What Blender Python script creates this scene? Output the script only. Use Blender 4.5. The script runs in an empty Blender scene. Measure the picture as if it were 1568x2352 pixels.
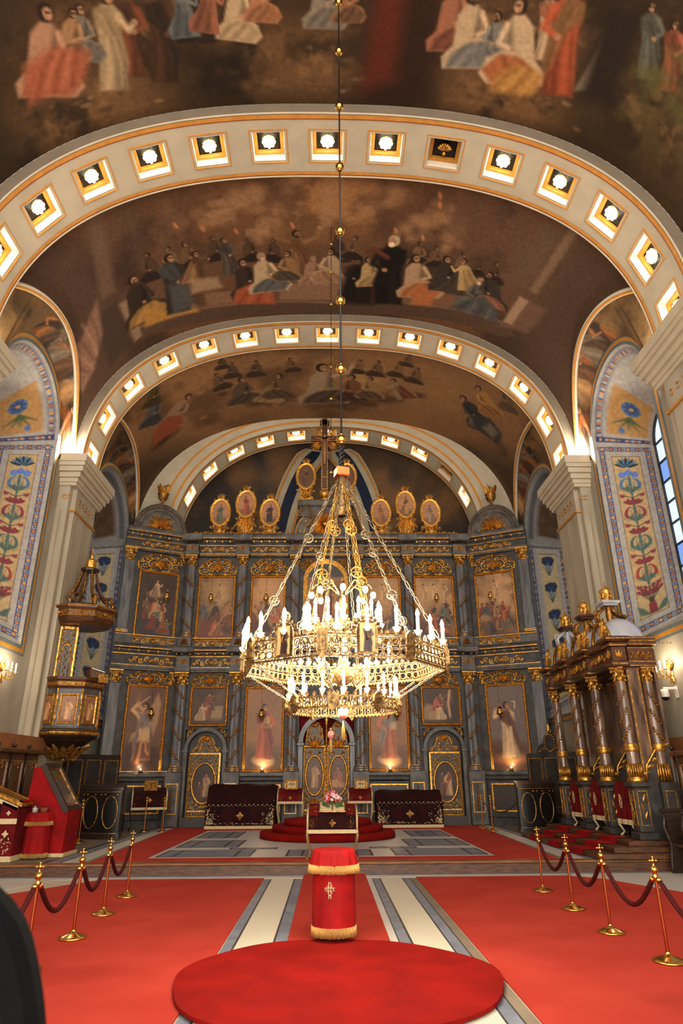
import bpy, math, random
import numpy as np
from mathutils import Matrix, Vector
SC = bpy.context.scene
COL = SC.collection
PI = math.pi
rnd = random.Random(7)

# ------------------------------------------------------------------ camera
F_PX = 1494.0
PITCH, YAW, ROLL = math.radians(22.1), math.radians(1.2), math.radians(-0.35)
CAM = Vector((0.05, 0.0, 1.75))
fw = Vector((math.sin(YAW)*math.cos(PITCH), math.cos(YAW)*math.cos(PITCH), math.sin(PITCH)))
r0 = Vector((math.cos(YAW), -math.sin(YAW), 0)); u0 = r0.cross(fw)
rt = r0*math.cos(ROLL)+u0*math.sin(ROLL); up = u0*math.cos(ROLL)-r0*math.sin(ROLL)
cd = bpy.data.cameras.new('camera'); cam = bpy.data.objects.new('camera', cd); COL.objects.link(cam)
cam.matrix_world = Matrix(((rt.x, up.x, -fw.x, CAM.x), (rt.y, up.y, -fw.y, CAM.y), (rt.z, up.z, -fw.z, CAM.z), (0, 0, 0, 1)))
cd.sensor_fit = 'HORIZONTAL'; cd.sensor_width = 36.0; cd.lens = F_PX/1568*36.0
cd.clip_start = 0.05; cd.clip_end = 200
cd.dof.use_dof = True; cd.dof.focus_distance = 14.0; cd.dof.aperture_fstop = 5.0
SC.camera = cam

# ------------------------------------------------------------------ world (soft daylight entering from the open west end and the windows)
w = bpy.data.worlds.new('world'); SC.world = w; w.use_nodes = True
bg = w.node_tree.nodes['Background']; bg.inputs[0].default_value = (1.0, 0.92, 0.82, 1); bg.inputs[1].default_value = 3.6
SC.view_settings.view_transform = 'Standard'; SC.view_settings.look = 'None'
SC.view_settings.exposure = 0.78; SC.view_settings.gamma = 1.0
SC.view_settings.use_curve_mapping = False
# strengths of the church's lamps and an added pair of floodlights
COFFER_W, CANDLE_W, UPLIGHT_W, SCONCE_W, PICTURE_W = 11.0, 4.8, 150.0, 12.0, 4.0

# ------------------------------------------------------------------ mesh builder
class MB:
    def __init__(s): s.v = []; s.f = []; s.sm = []
    def add(s, vs, fs, M=None, smooth=False):
        o = len(s.v)
        if M is not None: vs = [M @ Vector(p) for p in vs]
        s.v.extend([tuple(p) for p in vs]); s.f.extend([tuple(i+o for i in q) for q in fs]); s.sm.extend([smooth]*len(fs)); return s
    def box(s, x0, x1, y0, y1, z0, z1, M=None):
        return s.add([(x0,y0,z0),(x1,y0,z0),(x1,y1,z0),(x0,y1,z0),(x0,y0,z1),(x1,y0,z1),(x1,y1,z1),(x0,y1,z1)],
                     [(0,3,2,1),(4,5,6,7),(0,1,5,4),(1,2,6,5),(2,3,7,6),(3,0,4,7)], M)
    def bbox(s, x0, x1, y0, y1, z0, z1, b=.01, M=None):      # chamfered box (edges cut along the visible top and front)
        vs = []; 
        for z, i in ((z0, b), (z0+b, 0), (z1-b, 0), (z1, b)):
            vs += [(x0+i,y0+i,z),(x1-i,y0+i,z),(x1-i,y1-i,z),(x0+i,y1-i,z)]
        fs = [(3,2,1,0),(12,13,14,15)]
        for k in range(3):
            for j in range(4): a=k*4+j; c=k*4+(j+1)%4; fs.append((a,c,c+4,a+4))
        return s.add(vs, fs, M)
    def lathe(s, prof, seg=16, c=(0,0,0), M=None, a0=0.0, a1=2*PI, smooth=True, sx=1, sy=1):
        full = abs(a1-a0-2*PI) < 1e-6; n = seg if full else seg+1
        vs = []; fs = []
        for r, z in prof:
            for i in range(n):
                a = a0+(a1-a0)*i/seg; vs.append((c[0]+r*sx*math.cos(a), c[1]+r*sy*math.sin(a), c[2]+z))
        for k in range(len(prof)-1):
            for i in range(seg):
                j = (i+1) % n if full else i+1
                fs.append((k*n+i, k*n+j, (k+1)*n+j, (k+1)*n+i))
        return s.add(vs, fs, M, smooth)
    def tube(s, pts, r, seg=6, closed=False, M=None, smooth=True, flat=1.0, up=None):
        P = [Vector(p) for p in pts]; n = len(P)
        R = r if isinstance(r, (list, tuple)) else [r]*n
        vs = []; fs = []; ref = Vector(up) if up else None; prev = None
        for i in range(n):
            a = P[(i-1) % n] if (closed or i) else P[0]; b = P[(i+1) % n] if (closed or i < n-1) else P[-1]
            t = (b-a); t = t.normalized() if t.length > 1e-9 else Vector((0,0,1))
            if ref is not None: h = ref
            elif prev is not None: h = prev
            else: h = Vector((0,0,1)) if abs(t.z) < .9 else Vector((1,0,0))
            e1 = (h - t*h.dot(t)); e1 = e1.normalized() if e1.length > 1e-6 else t.orthogonal().normalized()
            prev = e1; e2 = t.cross(e1)
            for k in range(seg):
                q = 2*PI*k/seg+PI/seg; vs.append(P[i]+e1*(math.cos(q)*R[i]*flat)+e2*(math.sin(q)*R[i]))
        m = n if closed else n-1
        for i in range(m):
            j = (i+1) % n
            for k in range(seg): l = (k+1) % seg; fs.append((i*seg+k, i*seg+l, j*seg+l, j*seg+k))
        if not closed: fs += [tuple(range(seg-1, -1, -1)), tuple((n-1)*seg+k for k in range(seg))]
        return s.add(vs, fs, M, smooth)
    def prism(s, poly, y0, y1, M=None, smooth=False):        # polygon in x,z pushed along y
        n = len(poly); vs = [(x,y0,z) for x,z in poly]+[(x,y1,z) for x,z in poly]
        fs = [tuple(range(n)), tuple(range(2*n-1, n-1, -1))]+[(i,n+i,n+(i+1)%n,(i+1)%n) for i in range(n)]
        return s.add(vs, fs, M, smooth)
    def slab(s, poly, z0, z1, M=None):                       # polygon in x,y pushed along z
        n = len(poly); vs = [(x,y,z0) for x,y in poly]+[(x,y,z1) for x,y in poly]
        fs = [tuple(range(n-1,-1,-1)), tuple(range(n, 2*n))]+[(i,(i+1)%n,n+(i+1)%n,n+i) for i in range(n)]
        return s.add(vs, fs, M)
    def strip(s, A, B, M=None, smooth=True, flip=False):     # quads between two point rows
        n = len(A); vs = list(A)+list(B)
        fs = [((i,i+1,n+i+1,n+i) if not flip else (i,n+i,n+i+1,i+1)) for i in range(n-1)]
        return s.add(vs, fs, M, smooth)
    def sweep(s, path, prof, M=None, closed=False):          # path in x,y; profile (offset to the right of travel, z); mitred
        n = len(path); vs = []; fs = []; m = len(prof)
        for i in range(n):
            p = Vector(path[i]); 
            a = Vector(path[(i-1) % n]) if (closed or i) else None; b = Vector(path[(i+1) % n]) if (closed or i < n-1) else None
            d1 = (p-a).normalized() if a is not None else (b-p).normalized(); d2 = (b-p).normalized() if b is not None else d1
            n1 = Vector((d1.y,-d1.x)); n2 = Vector((d2.y,-d2.x)); nn = (n1+n2).normalized(); k = 1/max(.3, nn.dot(n1))
            for o, z in prof: q = p+nn*(o*k); vs.append((q.x, q.y, z))
        for i in range(n if closed else n-1):
            j = (i+1) % n
            for k in range(m-1): fs.append((i*m+k, j*m+k, j*m+k+1, i*m+k+1))
        if not closed: fs += [tuple(range(m)), tuple((n-1)*m+k for k in range(m-1,-1,-1))]
        return s.add(vs, fs, M)
    def frame(s, x0, x1, z0, z1, prof, M=None):              # rectangular moulding facing -y; prof (inset, y)
        vs = []; fs = []; m = len(prof)
        for sx, sz in ((x0,z0),(x1,z0),(x1,z1),(x0,z1)):
            dx = 1 if sx == x0 else -1; dz = 1 if sz == z0 else -1
            for i, y in prof: vs.append((sx+dx*i, y, sz+dz*i))
        for c in range(4):
            d = (c+1) % 4
            for k in range(m-1): fs.append((c*m+k, d*m+k, d*m+k+1, c*m+k+1))
        return s.add(vs, fs, M)
    def oval(s, cx, cz, a, b, prof, seg=28, M=None, top=None):  # elliptical moulding facing -y; prof (outward offset, y)
        vs = []; fs = []; m = len(prof)
        for i in range(seg):
            t = 2*PI*i/seg; nx, nz = math.cos(t)/a, math.sin(t)/b; l = math.hypot(nx, nz)
            for o, y in prof: vs.append((cx+a*math.cos(t)+nx/l*o, y, cz+b*math.sin(t)+nz/l*o))
        for i in range(seg):
            j = (i+1) % seg
            for k in range(m-1): fs.append((i*m+k, j*m+k, j*m+k+1, i*m+k+1))
        return s.add(vs, fs, M, True)
    def leaf(s, x, z, ang, L, W, y=0, th=.02, M=None, curl=0.0):  # acanthus-like leaf with a raised rib, in x,z facing -y
        ca, sa = math.cos(ang), math.sin(ang); rows = [(0,.18),(.25,.8),(.5,1),(.75,.72),(1,.06)]; vs = []
        for t, ww in rows:
            cu = curl*t*t*L; px, pz = x+ca*L*t-sa*cu, z+sa*L*t+ca*cu; hw = W*ww/2
            vs += [(px-sa*hw, y, pz+ca*hw), (px, y-th*(1-.3*t), pz), (px+sa*hw, y, pz-ca*hw)]
        fs = []
        for k in range(4): a = 3*k; fs += [(a,a+1,a+4,a+3),(a+1,a+2,a+5,a+4)]
        return s.add(vs, fs, M)
    def scroll(s, x, z, r, turns, ang, d=1, w=.02, y=0, M=None, seg=4, n=None):   # spiral volute in x,z
        n = n or max(8, int(14*turns)); P = []; R = []
        for i in range(n+1):
            t = i/n; a = ang+d*turns*2*PI*t; q = r*(1-.86*t); P.append((x+q*math.cos(a), y, z+q*math.sin(a))); R.append(w*(1-.45*t))
        P.append((x, y-w*.3, z)); R.append(w*.9)
        return s.tube(P, R, seg, M=M, up=(0,1,0), flat=.8)
    def curve(s, pts, w, y=0, M=None, seg=4, taper=.5):      # x,z curve as a rounded ribbon
        n = len(pts); return s.tube([(p[0], y, p[1]) for p in pts], [w*(1-(1-taper)*i/max(1,n-1)) for i in range(n)], seg, M=M, up=(0,1,0), flat=.8)
    def ball(s, c, r, seg=10, rings=6, M=None, sz=1.0):
        return s.lathe([(max(1e-4, r*math.sin(PI*k/rings)), -r*sz*math.cos(PI*k/rings)) for k in range(rings+1)], seg, c, M)
    def mesh(s, name):
        me = bpy.data.meshes.new(name); me.from_pydata(s.v, [], s.f)
        me.polygons.foreach_set('use_smooth', s.sm); me.update(); return me

WM = {}                                                       # world matrices by object
def T(x=0, y=0, z=0, rz=0, s=1): return Matrix.Translation((x,y,z)) @ Matrix.Rotation(rz,4,'Z') @ Matrix.Scale(s,4)
def thing(name, label, cat, loc=(0,0,0), rz=0, group=None):
    o = bpy.data.objects.new(name, None); COL.objects.link(o); o.location = loc; o.rotation_euler = (0,0,rz); o.empty_display_size = .1
    WM[o.name] = T(*loc, rz); o['label'] = label; o['category'] = cat
    if group: o['group'] = group
    return o
def tag(o, label, cat, group=None):
    o['label'] = label; o['category'] = cat
    if group: o['group'] = group
    return o
def put(name, me, mat, parent=None, M=None, local=False, label=None):  # object from a mesh; M is a world matrix unless local
    o = bpy.data.objects.new(name, me); COL.objects.link(o)
    if mat and not me.materials: me.materials.append(mat)
    M = M if M is not None else Matrix()
    if parent is not None:
        o.parent = parent; P = WM[parent.name]
        if local: o.matrix_basis = M; WM[o.name] = P @ M
        else: o.matrix_basis = P.inverted() @ M; WM[o.name] = M.copy()
    else: o.matrix_basis = M; WM[o.name] = M.copy()
    if label: o['label'] = label
    return o
def part(name, mb, mat, parent, label=None, local=True, M=None):
    me = mb.mesh(name) if isinstance(mb, MB) else mb
    return put(name, me, mat, parent, M, local, label)
def wpart(name, mb, mat, parent, label=None): return part(name, mb, mat, parent, label, local=False)
def struct(name, mb, mat, parent=None):
    o = put(name, mb.mesh(name) if isinstance(mb, MB) else mb, mat, parent)
    if parent is None: o['kind'] = 'structure'
    return o
def clone(root, loc=None, rz=None, label=None, name=None):
    def cp(o, par):
        c = o.copy(); COL.objects.link(c); c.parent = par
        for ch in [x for x in o.children]: cp(ch, c)
        return c
    c = cp(root, None)
    if loc is not None: c.location = loc
    if rz is not None: c.rotation_euler = (0,0,rz)
    WM[c.name] = T(*c.location, c.rotation_euler[2])
    if label: c['label'] = label
    return c

# ------------------------------------------------------------------ materials
def lin(c): return tuple(((x/255)/12.92 if x/255 <= .04045 else ((x/255+.055)/1.055)**2.4) for x in c)
MATS = {}
def mat(name, rgb, rough=.6, metal=0.0, var=.12, scale=6.0, bump=0.0, bscale=40.0, rgb2=None, spec=.4, emit=None, es=0.0, sheen=0.0, stretch=(1,1,1), detail=4.0, trans=0.0, alpha=1.0, coat=0.0):
    m = bpy.data.materials.new(name); m.use_nodes = True; nt = m.node_tree; b = nt.nodes['Principled BSDF']
    c1 = lin(rgb); c2 = lin(rgb2) if rgb2 else tuple(x*(1-var*2) for x in c1)
    tc = nt.nodes.new('ShaderNodeTexCoord'); mp = nt.nodes.new('ShaderNodeMapping'); mp.inputs['Scale'].default_value = stretch
    nz = nt.nodes.new('ShaderNodeTexNoise'); nz.inputs['Scale'].default_value = scale; nz.inputs['Detail'].default_value = detail
    rp = nt.nodes.new('ShaderNodeValToRGB'); rp.color_ramp.elements[0].position = .35; rp.color_ramp.elements[1].position = .65
    rp.color_ramp.elements[0].color = (*c2, 1); rp.color_ramp.elements[1].color = (*c1, 1)
    L = nt.links.new
    L(tc.outputs['Object'], mp.inputs[0]); L(mp.outputs[0], nz.inputs['Vector']); L(nz.outputs[0], rp.inputs[0]); L(rp.outputs[0], b.inputs['Base Color'])
    b.inputs['Roughness'].default_value = rough; b.inputs['Metallic'].default_value = metal; b.inputs['Specular IOR Level'].default_value = spec
    if sheen: b.inputs['Sheen Weight'].default_value = sheen; b.inputs['Sheen Tint'].default_value = (*c1, 1)
    if coat: b.inputs['Coat Weight'].default_value = coat
    if trans: b.inputs['Transmission Weight'].default_value = trans
    if alpha < 1: b.inputs['Alpha'].default_value = alpha
    if emit: b.inputs['Emission Color'].default_value = (*lin(emit), 1); b.inputs['Emission Strength'].default_value = es
    if bump:
        n2 = nt.nodes.new('ShaderNodeTexNoise'); n2.inputs['Scale'].default_value = bscale; n2.inputs['Detail'].default_value = 3
        bp = nt.nodes.new('ShaderNodeBump'); bp.inputs['Strength'].default_value = bump; bp.inputs['Distance'].default_value = .02
        L(mp.outputs[0], n2.inputs['Vector']); L(n2.outputs[0], bp.inputs['Height']); L(bp.outputs[0], b.inputs['Normal'])
    MATS[name] = m; return m
def painted(name, rough=.6, spec=.25, es=0.0):               # paint colours carried by the surface's own colour attribute
    m = bpy.data.materials.new(name); m.use_nodes = True; nt = m.node_tree; b = nt.nodes['Principled BSDF']; L = nt.links.new
    at = nt.nodes.new('ShaderNodeAttribute'); at.attribute_name = 'paint'
    tc = nt.nodes.new('ShaderNodeTexCoord'); nz = nt.nodes.new('ShaderNodeTexNoise'); nz.inputs['Scale'].default_value = 9; nz.inputs['Detail'].default_value = 6
    mr = nt.nodes.new('ShaderNodeMapRange'); mr.inputs[1].default_value = .3; mr.inputs[2].default_value = .7; mr.inputs[3].default_value = .82; mr.inputs[4].default_value = 1.12
    mx = nt.nodes.new('ShaderNodeVectorMath'); mx.operation = 'SCALE'
    L(tc.outputs['Object'], nz.inputs['Vector']); L(nz.outputs[0], mr.inputs[0]); L(at.outputs['Color'], mx.inputs[0]); L(mr.outputs[0], mx.inputs['Scale']); L(mx.outputs[0], b.inputs['Base Color'])
    b.inputs['Roughness'].default_value = rough; b.inputs['Specular IOR Level'].default_value = spec
    MATS[name] = m; return m
def glow(name, rgb, s):
    m = bpy.data.materials.new(name); m.use_nodes = True; nt = m.node_tree; nt.nodes.remove(nt.nodes['Principled BSDF'])
    e = nt.nodes.new('ShaderNodeEmission'); e.inputs[0].default_value = (*lin(rgb), 1); e.inputs[1].default_value = s
    nt.links.new(e.outputs[0], nt.nodes['Material Output'].inputs[0]); MATS[name] = m; return m

GOLD = mat('gilding', (232,176,82), .34, .85, .25, 18, rgb2=(150,98,38), bump=.25, bscale=60)
GOLDP = mat('gold_paint', (196,136,52), .5, .15, .12, 10)
OLDGOLD = mat('old_gilding', (176,124,54), .45, .75, .3, 16, rgb2=(84,54,24), bump=.3)
BRASS = mat('brass', (225,178,88), .2, 1.0, .1, 8)
COPPER = mat('copper_tube', (196,112,64), .25, 1.0, .1, 8)
SLATE = mat('slate_paint', (90,84,78), .45, 0, .2, 3.5, rgb2=(54,51,48), bump=.1, spec=.45)
SLATED = mat('dark_slate_paint', (64,60,56), .5, 0, .25, 4, rgb2=(38,35,33))
COLM = mat('column_marbling', (100,97,98), .35, 0, .2, 2.5, rgb2=(60,58,60), stretch=(3,3,.5), spec=.5)
PLASTER = mat('cream_plaster', (188,175,150), .75, 0, .06, 2.0, bump=.05)
PLASTERW = mat('white_plaster', (216,204,180), .7, 0, .04, 3)
WALLM = mat('veined_wall', (164,155,138), .55, 0, .1, .9, rgb2=(140,131,114), stretch=(1,1,.6), bump=.04, detail=9)
PILM = mat('pilaster_marble', (170,160,140), .5, 0, .1, 1.2, rgb2=(148,138,118), stretch=(1.5,1.5,.4), detail=9)
TAUPE = mat('taupe_paint', (122,108,90), .7, 0, .08, 2)
OCHRE = mat('ochre_line', (206,140,58), .6, 0, .1, 6)
OXBLOOD = mat('red_line', (150,72,36), .6, 0, .1, 6)
TEAL = mat('grey_teal_paint', (98,108,108), .65, 0, .1, 4)
WOOD = mat('walnut', (96,58,32), .42, 0, .25, 5, rgb2=(54,30,16), stretch=(1,1,6), bump=.1, spec=.5)
WOODL = mat('oak', (140,92,52), .42, 0, .2, 5, rgb2=(98,60,32), stretch=(.6,6,6), spec=.5)
WOODD = mat('dark_wood', (52,36,24), .4, 0, .25, 5, rgb2=(28,19,13), stretch=(1,1,5), spec=.5)
DADO = mat('russet_dado', (146,92,54), .55, 0, .12, 3)
STONE = mat('beige_stone', (196,184,160), .4, 0, .07, 2, spec=.5, bump=.03)
STONEB = mat('blue_grey_stone', (124,130,142), .38, 0, .12, 3, rgb2=(100,106,118), spec=.5)
STONED = mat('dark_stone', (58,56,56), .4, 0, .15, 5, spec=.5)
STONEW = mat('pale_stone', (196,190,182), .35, 0, .06, 2.5, spec=.5)
CARPET = mat('red_carpet', (162,54,42), .95, 0, .12, 1.1, rgb2=(147,44,33), bump=.35, bscale=180, sheen=.25, spec=.1)
CARPET2 = mat('deep_red_carpet', (128,15,8), .95, 0, .1, 2.2, rgb2=(108,11,6), bump=.4, bscale=220, sheen=.2, spec=.1)
REDCLOTH = mat('red_cloth', (146,7,9), .8, 0, .12, 3, rgb2=(114,4,6), sheen=.15, spec=.2)
VELVET = mat('burgundy_velvet', (46,10,10), .85, 0, .2, 4, rgb2=(28,6,6), sheen=.15, spec=.15)
VELVETR = mat('crimson_velvet', (104,12,16), .85, 0, .2, 4, rgb2=(72,7,10), sheen=.2, spec=.15)
ROPEM = mat('rope_velvet', (66,9,9), .8, 0, .2, 30, sheen=.15, spec=.2)
FRINGE = mat('gold_fringe', (206,164,92), .6, .2, .3, 60, rgb2=(150,104,44), stretch=(6,6,.4))
CREAM = mat('cream_trim', (206,184,138), .7, 0, .1, 20)
BLACK = mat('black_paint', (22,20,19), .4, 0, .1, 5)
BLACKC = mat('black_coat', (9,9,11), .9, 0, .15, 12, spec=.1)
GREYD = mat('dome_grey', (176,176,184), .3, 0, .06, 2, spec=.6)
WHITEP = mat('white_plastic', (222,216,206), .35, 0, .03, 4)
BROWNMAR = mat('brown_marbling', (128,100,80), .3, 0, .3, 4, rgb2=(64,46,36), stretch=(2,2,.4), spec=.55, coat=.3)
SILVERG = mat('pierced_gilt_metal', (150,118,70), .4, .75, .25, 30, rgb2=(74,56,34))
CHAINM = mat('aged_silver', (150,132,104), .4, .75, .2, 20, rgb2=(96,82,62))
PAINT = painted('oil_paint', .42, .35)
FRESCO = painted('fresco_paint', .8, .15)
GLASS = mat('window_lead', (40,46,52), .5)
LAMP = glow('lamp_glow', (255,232,186), 5)
FLAME = glow('candle_bulb_glow', (255,236,200), 30)
PANE = glow('daylit_pane', (178,200,226), 1.15)
PANEB = glow('daylit_blue_pane', (112,142,200), .9)

# ------------------------------------------------------------------ painting on a surface's own coordinates
def vnoise(x, y, seed=0, octv=4):
    r = np.random.RandomState(seed); out = np.zeros_like(x); amp = 1.0; tot = 0
    for o in range(octv):
        g = r.rand(64, 64); xi = np.floor(x).astype(int); yi = np.floor(y).astype(int); fx = x-xi; fy = y-yi
        fx = fx*fx*(3-2*fx); fy = fy*fy*(3-2*fy)
        a = g[xi % 64, yi % 64]; b = g[(xi+1) % 64, yi % 64]; c = g[xi % 64, (yi+1) % 64]; d = g[(xi+1) % 64, (yi+1) % 64]
        out += amp*((a*(1-fx)+b*fx)*(1-fy)+(c*(1-fx)+d*fx)*fy); tot += amp; amp *= .5; x = x*2.03+17.1; y = y*2.03+5.7
    return out/tot
class Canvas:
    def __init__(s, x, y, rgb): s.x = np.asarray(x, float); s.y = np.asarray(y, float); s.c = np.tile(np.array(rgb, float), (len(s.x), 1)); s.k = 0; s.minw = 0
    def mixw(s, idx, w, rgb):
        w = w[:, None]; s.c[idx] = s.c[idx]*(1-w)+np.array(rgb, float)*w
    def near(s, x0, x1, y0, y1): return np.nonzero((s.x > x0) & (s.x < x1) & (s.y > y0) & (s.y < y1))[0]
    def clouds(s, rgb, scale, amt=.8, seed=0, lo=.45, hi=.7, sy=1.0, box=None):
        idx = s.near(*box) if box else np.arange(len(s.x))
        n = vnoise(s.x[idx]*scale, s.y[idx]*scale*sy, seed); w = np.clip((n-lo)/(hi-lo), 0, 1)*amt
        if box:
            mx = np.minimum((s.x[idx]-box[0]), (box[1]-s.x[idx]))/((box[1]-box[0])*.3); my = np.minimum((s.y[idx]-box[2]), (box[3]-s.y[idx]))/((box[3]-box[2])*.3)
            w = w*np.clip(mx, 0, 1)*np.clip(my, 0, 1)
        s.mixw(idx, w, rgb)
    def ell(s, cx, cy, rx, ry, rgb, a=1.0, soft=.15, rot=0):
        R = max(rx, ry)*1.3; idx = s.near(cx-R, cx+R, cy-R, cy+R)
        if not len(idx): return
        dx, dy = s.x[idx]-cx, s.y[idx]-cy; c, q = math.cos(rot), math.sin(rot); X = dx*c+dy*q; Y = -dx*q+dy*c
        d = np.sqrt((X/rx)**2+(Y/ry)**2); s.mixw(idx, np.clip((1+soft-d)/(2*soft), 0, 1)*a, rgb)
    def poly(s, pts, rgb, a=1.0, soft=.03):
        P = np.array(pts, float); x0, y0 = P.min(0)-soft; x1, y1 = P.max(0)+soft; idx = s.near(x0, x1, y0, y1)
        if not len(idx): return
        x, y = s.x[idx], s.y[idx]; ins = np.zeros(len(idx), bool); dist = np.full(len(idx), 1e9); n = len(P)
        for i in range(n):
            ax, ay = P[i]; bx, by = P[(i+1) % n]
            cr = ((ay > y) != (by > y)) & (x < (bx-ax)*(y-ay)/((by-ay) if abs(by-ay) > 1e-12 else 1e-12)+ax); ins ^= cr
            L = (bx-ax)**2+(by-ay)**2+1e-12; t = np.clip(((x-ax)*(bx-ax)+(y-ay)*(by-ay))/L, 0, 1)
            dist = np.minimum(dist, np.hypot(x-ax-t*(bx-ax), y-ay-t*(by-ay)))
        sd = np.where(ins, dist, -dist); s.mixw(idx, np.clip(.5+sd/(2*soft), 0, 1)*a, rgb)
    def line(s, pts, w, rgb, a=1.0, soft=None, taper=1.0):
        P = np.array(pts, float); w = max(w, s.minw); sf = max(soft or w*.6, s.minw*.7); x0, y0 = P.min(0)-w-sf; x1, y1 = P.max(0)+w+sf; idx = s.near(x0, x1, y0, y1)
        if not len(idx): return
        x, y = s.x[idx], s.y[idx]; best = np.full(len(idx), 1e9); n = len(P)
        for i in range(n-1):
            ax, ay = P[i]; bx, by = P[i+1]; L = (bx-ax)**2+(by-ay)**2+1e-12; t = np.clip(((x-ax)*(bx-ax)+(y-ay)*(by-ay))/L, 0, 1)
            ww = w*(1-(1-taper)*(i+t)/(n-1)); best = np.minimum(best, np.hypot(x-ax-t*(bx-ax), y-ay-t*(by-ay))-ww)
        s.mixw(idx, np.clip(.5-best/(2*sf), 0, 1)*a, rgb)
    def figure(s, x, y, h, robe, mantle=None, pose='stand', lean=0.0, flip=1, skin=(178,132,96), hair=(46,32,24), arm=None, shade=.55, wing=None, beard=False, light=1.0):
        s.k += 1; rr = random.Random(s.k*31+int(abs(x)*100)); c, q = math.cos(lean), math.sin(lean)
        def t(p): X, Y = p[0]*flip*h, p[1]*h; return (x+X*c+Y*q, y-X*q+Y*c)
        def tp(ps): return [t(p) for p in ps]
        mul = lambda col, k: tuple(min(255, v*k) for v in col)
        sf = .02*h
        if mantle is None: mantle = mul(robe, .7)
        if wing:
            s.poly(tp([(-.05,.78),(-.22,.98),(-.36,.86),(-.34,.5),(-.24,.22),(-.12,.5)]), wing, .85, sf*1.4)
            s.poly(tp([(.05,.78),(.2,1.0),(.32,.9),(.34,.55),(.22,.3),(.1,.5)]), mul(wing, .85), .8, sf*1.4)
        if pose == 'stand':
            s.poly(tp([(-.15,0),(.16,0),(.14,.3),(.12,.6),(.14,.77),(.06,.85),(-.06,.85),(-.13,.78),(-.11,.5)]), robe, 1, sf)
            s.poly(tp([(.03,0),(.16,0),(.14,.3),(.12,.6),(.13,.74),(.06,.5)]), mul(robe, shade), .7, sf*1.5)
            s.poly(tp([(-.14,.81),(.03,.85),(.12,.62),(.19,.3),(.15,.14),(.06,.4),(-.05,.6),(-.14,.66)]), mantle, .95, sf)
            for k in range(4): u = -.1+.06*k; s.line(tp([(u*1.2, .04), (u+.02, .3), (u*.6, .55)]), .016*h, mul(robe, 1.2 if k % 2 else .68), .45, .02*h)
            for k in range(2): s.line(tp([(.1+.04*k, .25), (.05+.03*k, .5), (-.06+.03*k, .75)]), .016*h, mul(mantle, .65 if k else 1.22), .45, .02*h)
            arm = arm or [(.12,.76),(.2,.6),(.07,.52)]
        elif pose == 'sit':
            s.poly(tp([(-.34,.0),(.36,.02),(.46,.16),(.36,.34),(.16,.42),(.14,.72),(.06,.8),(-.07,.8),(-.17,.68),(-.22,.3),(-.36,.16)]), robe, 1, sf)
            s.poly(tp([(-.3,.02),(.3,.03),(.42,.2),(.2,.38),(-.06,.32),(-.24,.18)]), mantle, .95, sf*1.4)
            s.poly(tp([(.04,.42),(.15,.42),(.14,.72),(.08,.78)]), mul(robe, shade), .7, sf*1.5)
            for k in range(4): s.line(tp([(-.24+.1*k, .05), (-.12+.11*k, .22), (.02+.07*k, .33)]), .024*h, mul(mantle, 1.2 if k % 2 else .66), .45, .03*h)
            arm = arm or [(.13,.7),(.22,.5),(.06,.42)]
        elif pose == 'kneel':
            s.poly(tp([(-.36,0),(.26,0),(.22,.2),(.17,.5),(.14,.74),(.02,.82),(-.12,.74),(-.2,.45),(-.38,.2)]), robe, 1, sf)
            s.poly(tp([(-.34,.02),(.1,.02),(.04,.4),(-.1,.7),(-.2,.45)]), mantle, .9, sf*1.5)
            for k in range(3): s.line(tp([(-.26+.12*k, .04), (-.16+.1*k, .3), (-.06+.05*k, .6)]), .024*h, mul(mantle, 1.2 if k % 2 else .66), .45, .03*h)
            arm = arm or [(.1,.7),(.26,.6),(.3,.74)]
        s.line(tp(arm), .036*h, mul(robe, 1.12), 1, sf, .7)
        hx, hy = arm[-1]; s.ell(*t((hx, hy)), .03*h, .03*h, skin, 1, .3)
        yy = .915 if pose == 'stand' else .89
        k = 1.0 if pose == 'stand' else 1.35
        s.ell(*t((-.008,yy+.008)), .058*h*k, .07*h*k, hair, 1, .15); s.ell(*t((.014,yy-.006)), .038*h*k, .052*h*k, skin, 1, .2)
        if beard: s.ell(*t((.016,yy-.045*k)), .032*h*k, .035*h*k, mul(hair, 1.4), .9, .25)
        s.ell(*t((.03,yy-.004)), .012*h*k, .03*h*k, mul(skin, 1.25), .6, .5); s.line(tp([(.0,yy+.006),(.04,yy+.006)]), .006*h*k, mul(hair, .8), .7)
    def colors(s, tint=(1,1,1), desat=0.0):
        c = s.c/255*np.array(tint); g_ = c.mean(1, keepdims=True); c = np.clip(c*(1-desat)+g_*desat*np.array((1.1,1.0,.88)), 0, 1); l = np.where(c <= .04045, c/12.92, ((c+.055)/1.055)**2.4)
        return np.concatenate([l, np.ones((len(l), 1))], 1).astype('f4')
def grid_mesh(name, P, nu, nv, colors, smooth=False, flip=False):   # P: (nv+1)*(nu+1) points row by row
    me = bpy.data.meshes.new(name); n = nu+1
    i = np.arange(nv)[:, None]*n+np.arange(nu)[None, :]
    q = np.stack([i, i+1, i+n+1, i+n], -1).reshape(-1, 4)
    if flip: q = q[:, ::-1]
    me.vertices.add(len(P)); me.vertices.foreach_set('co', np.asarray(P, 'f4').ravel())
    me.loops.add(q.size); me.loops.foreach_set('vertex_index', q.ravel().astype('i4'))
    me.polygons.add(len(q)); me.polygons.foreach_set('loop_start', np.arange(0, q.size, 4, dtype='i4')); me.polygons.foreach_set('loop_total', np.full(len(q), 4, 'i4'))
    if smooth: me.polygons.foreach_set('use_smooth', np.ones(len(q), bool))
    me.update(calc_edges=True)
    a = me.attributes.new('paint', 'FLOAT_COLOR', 'POINT'); a.data.foreach_set('color', colors.ravel())
    return me
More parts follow.
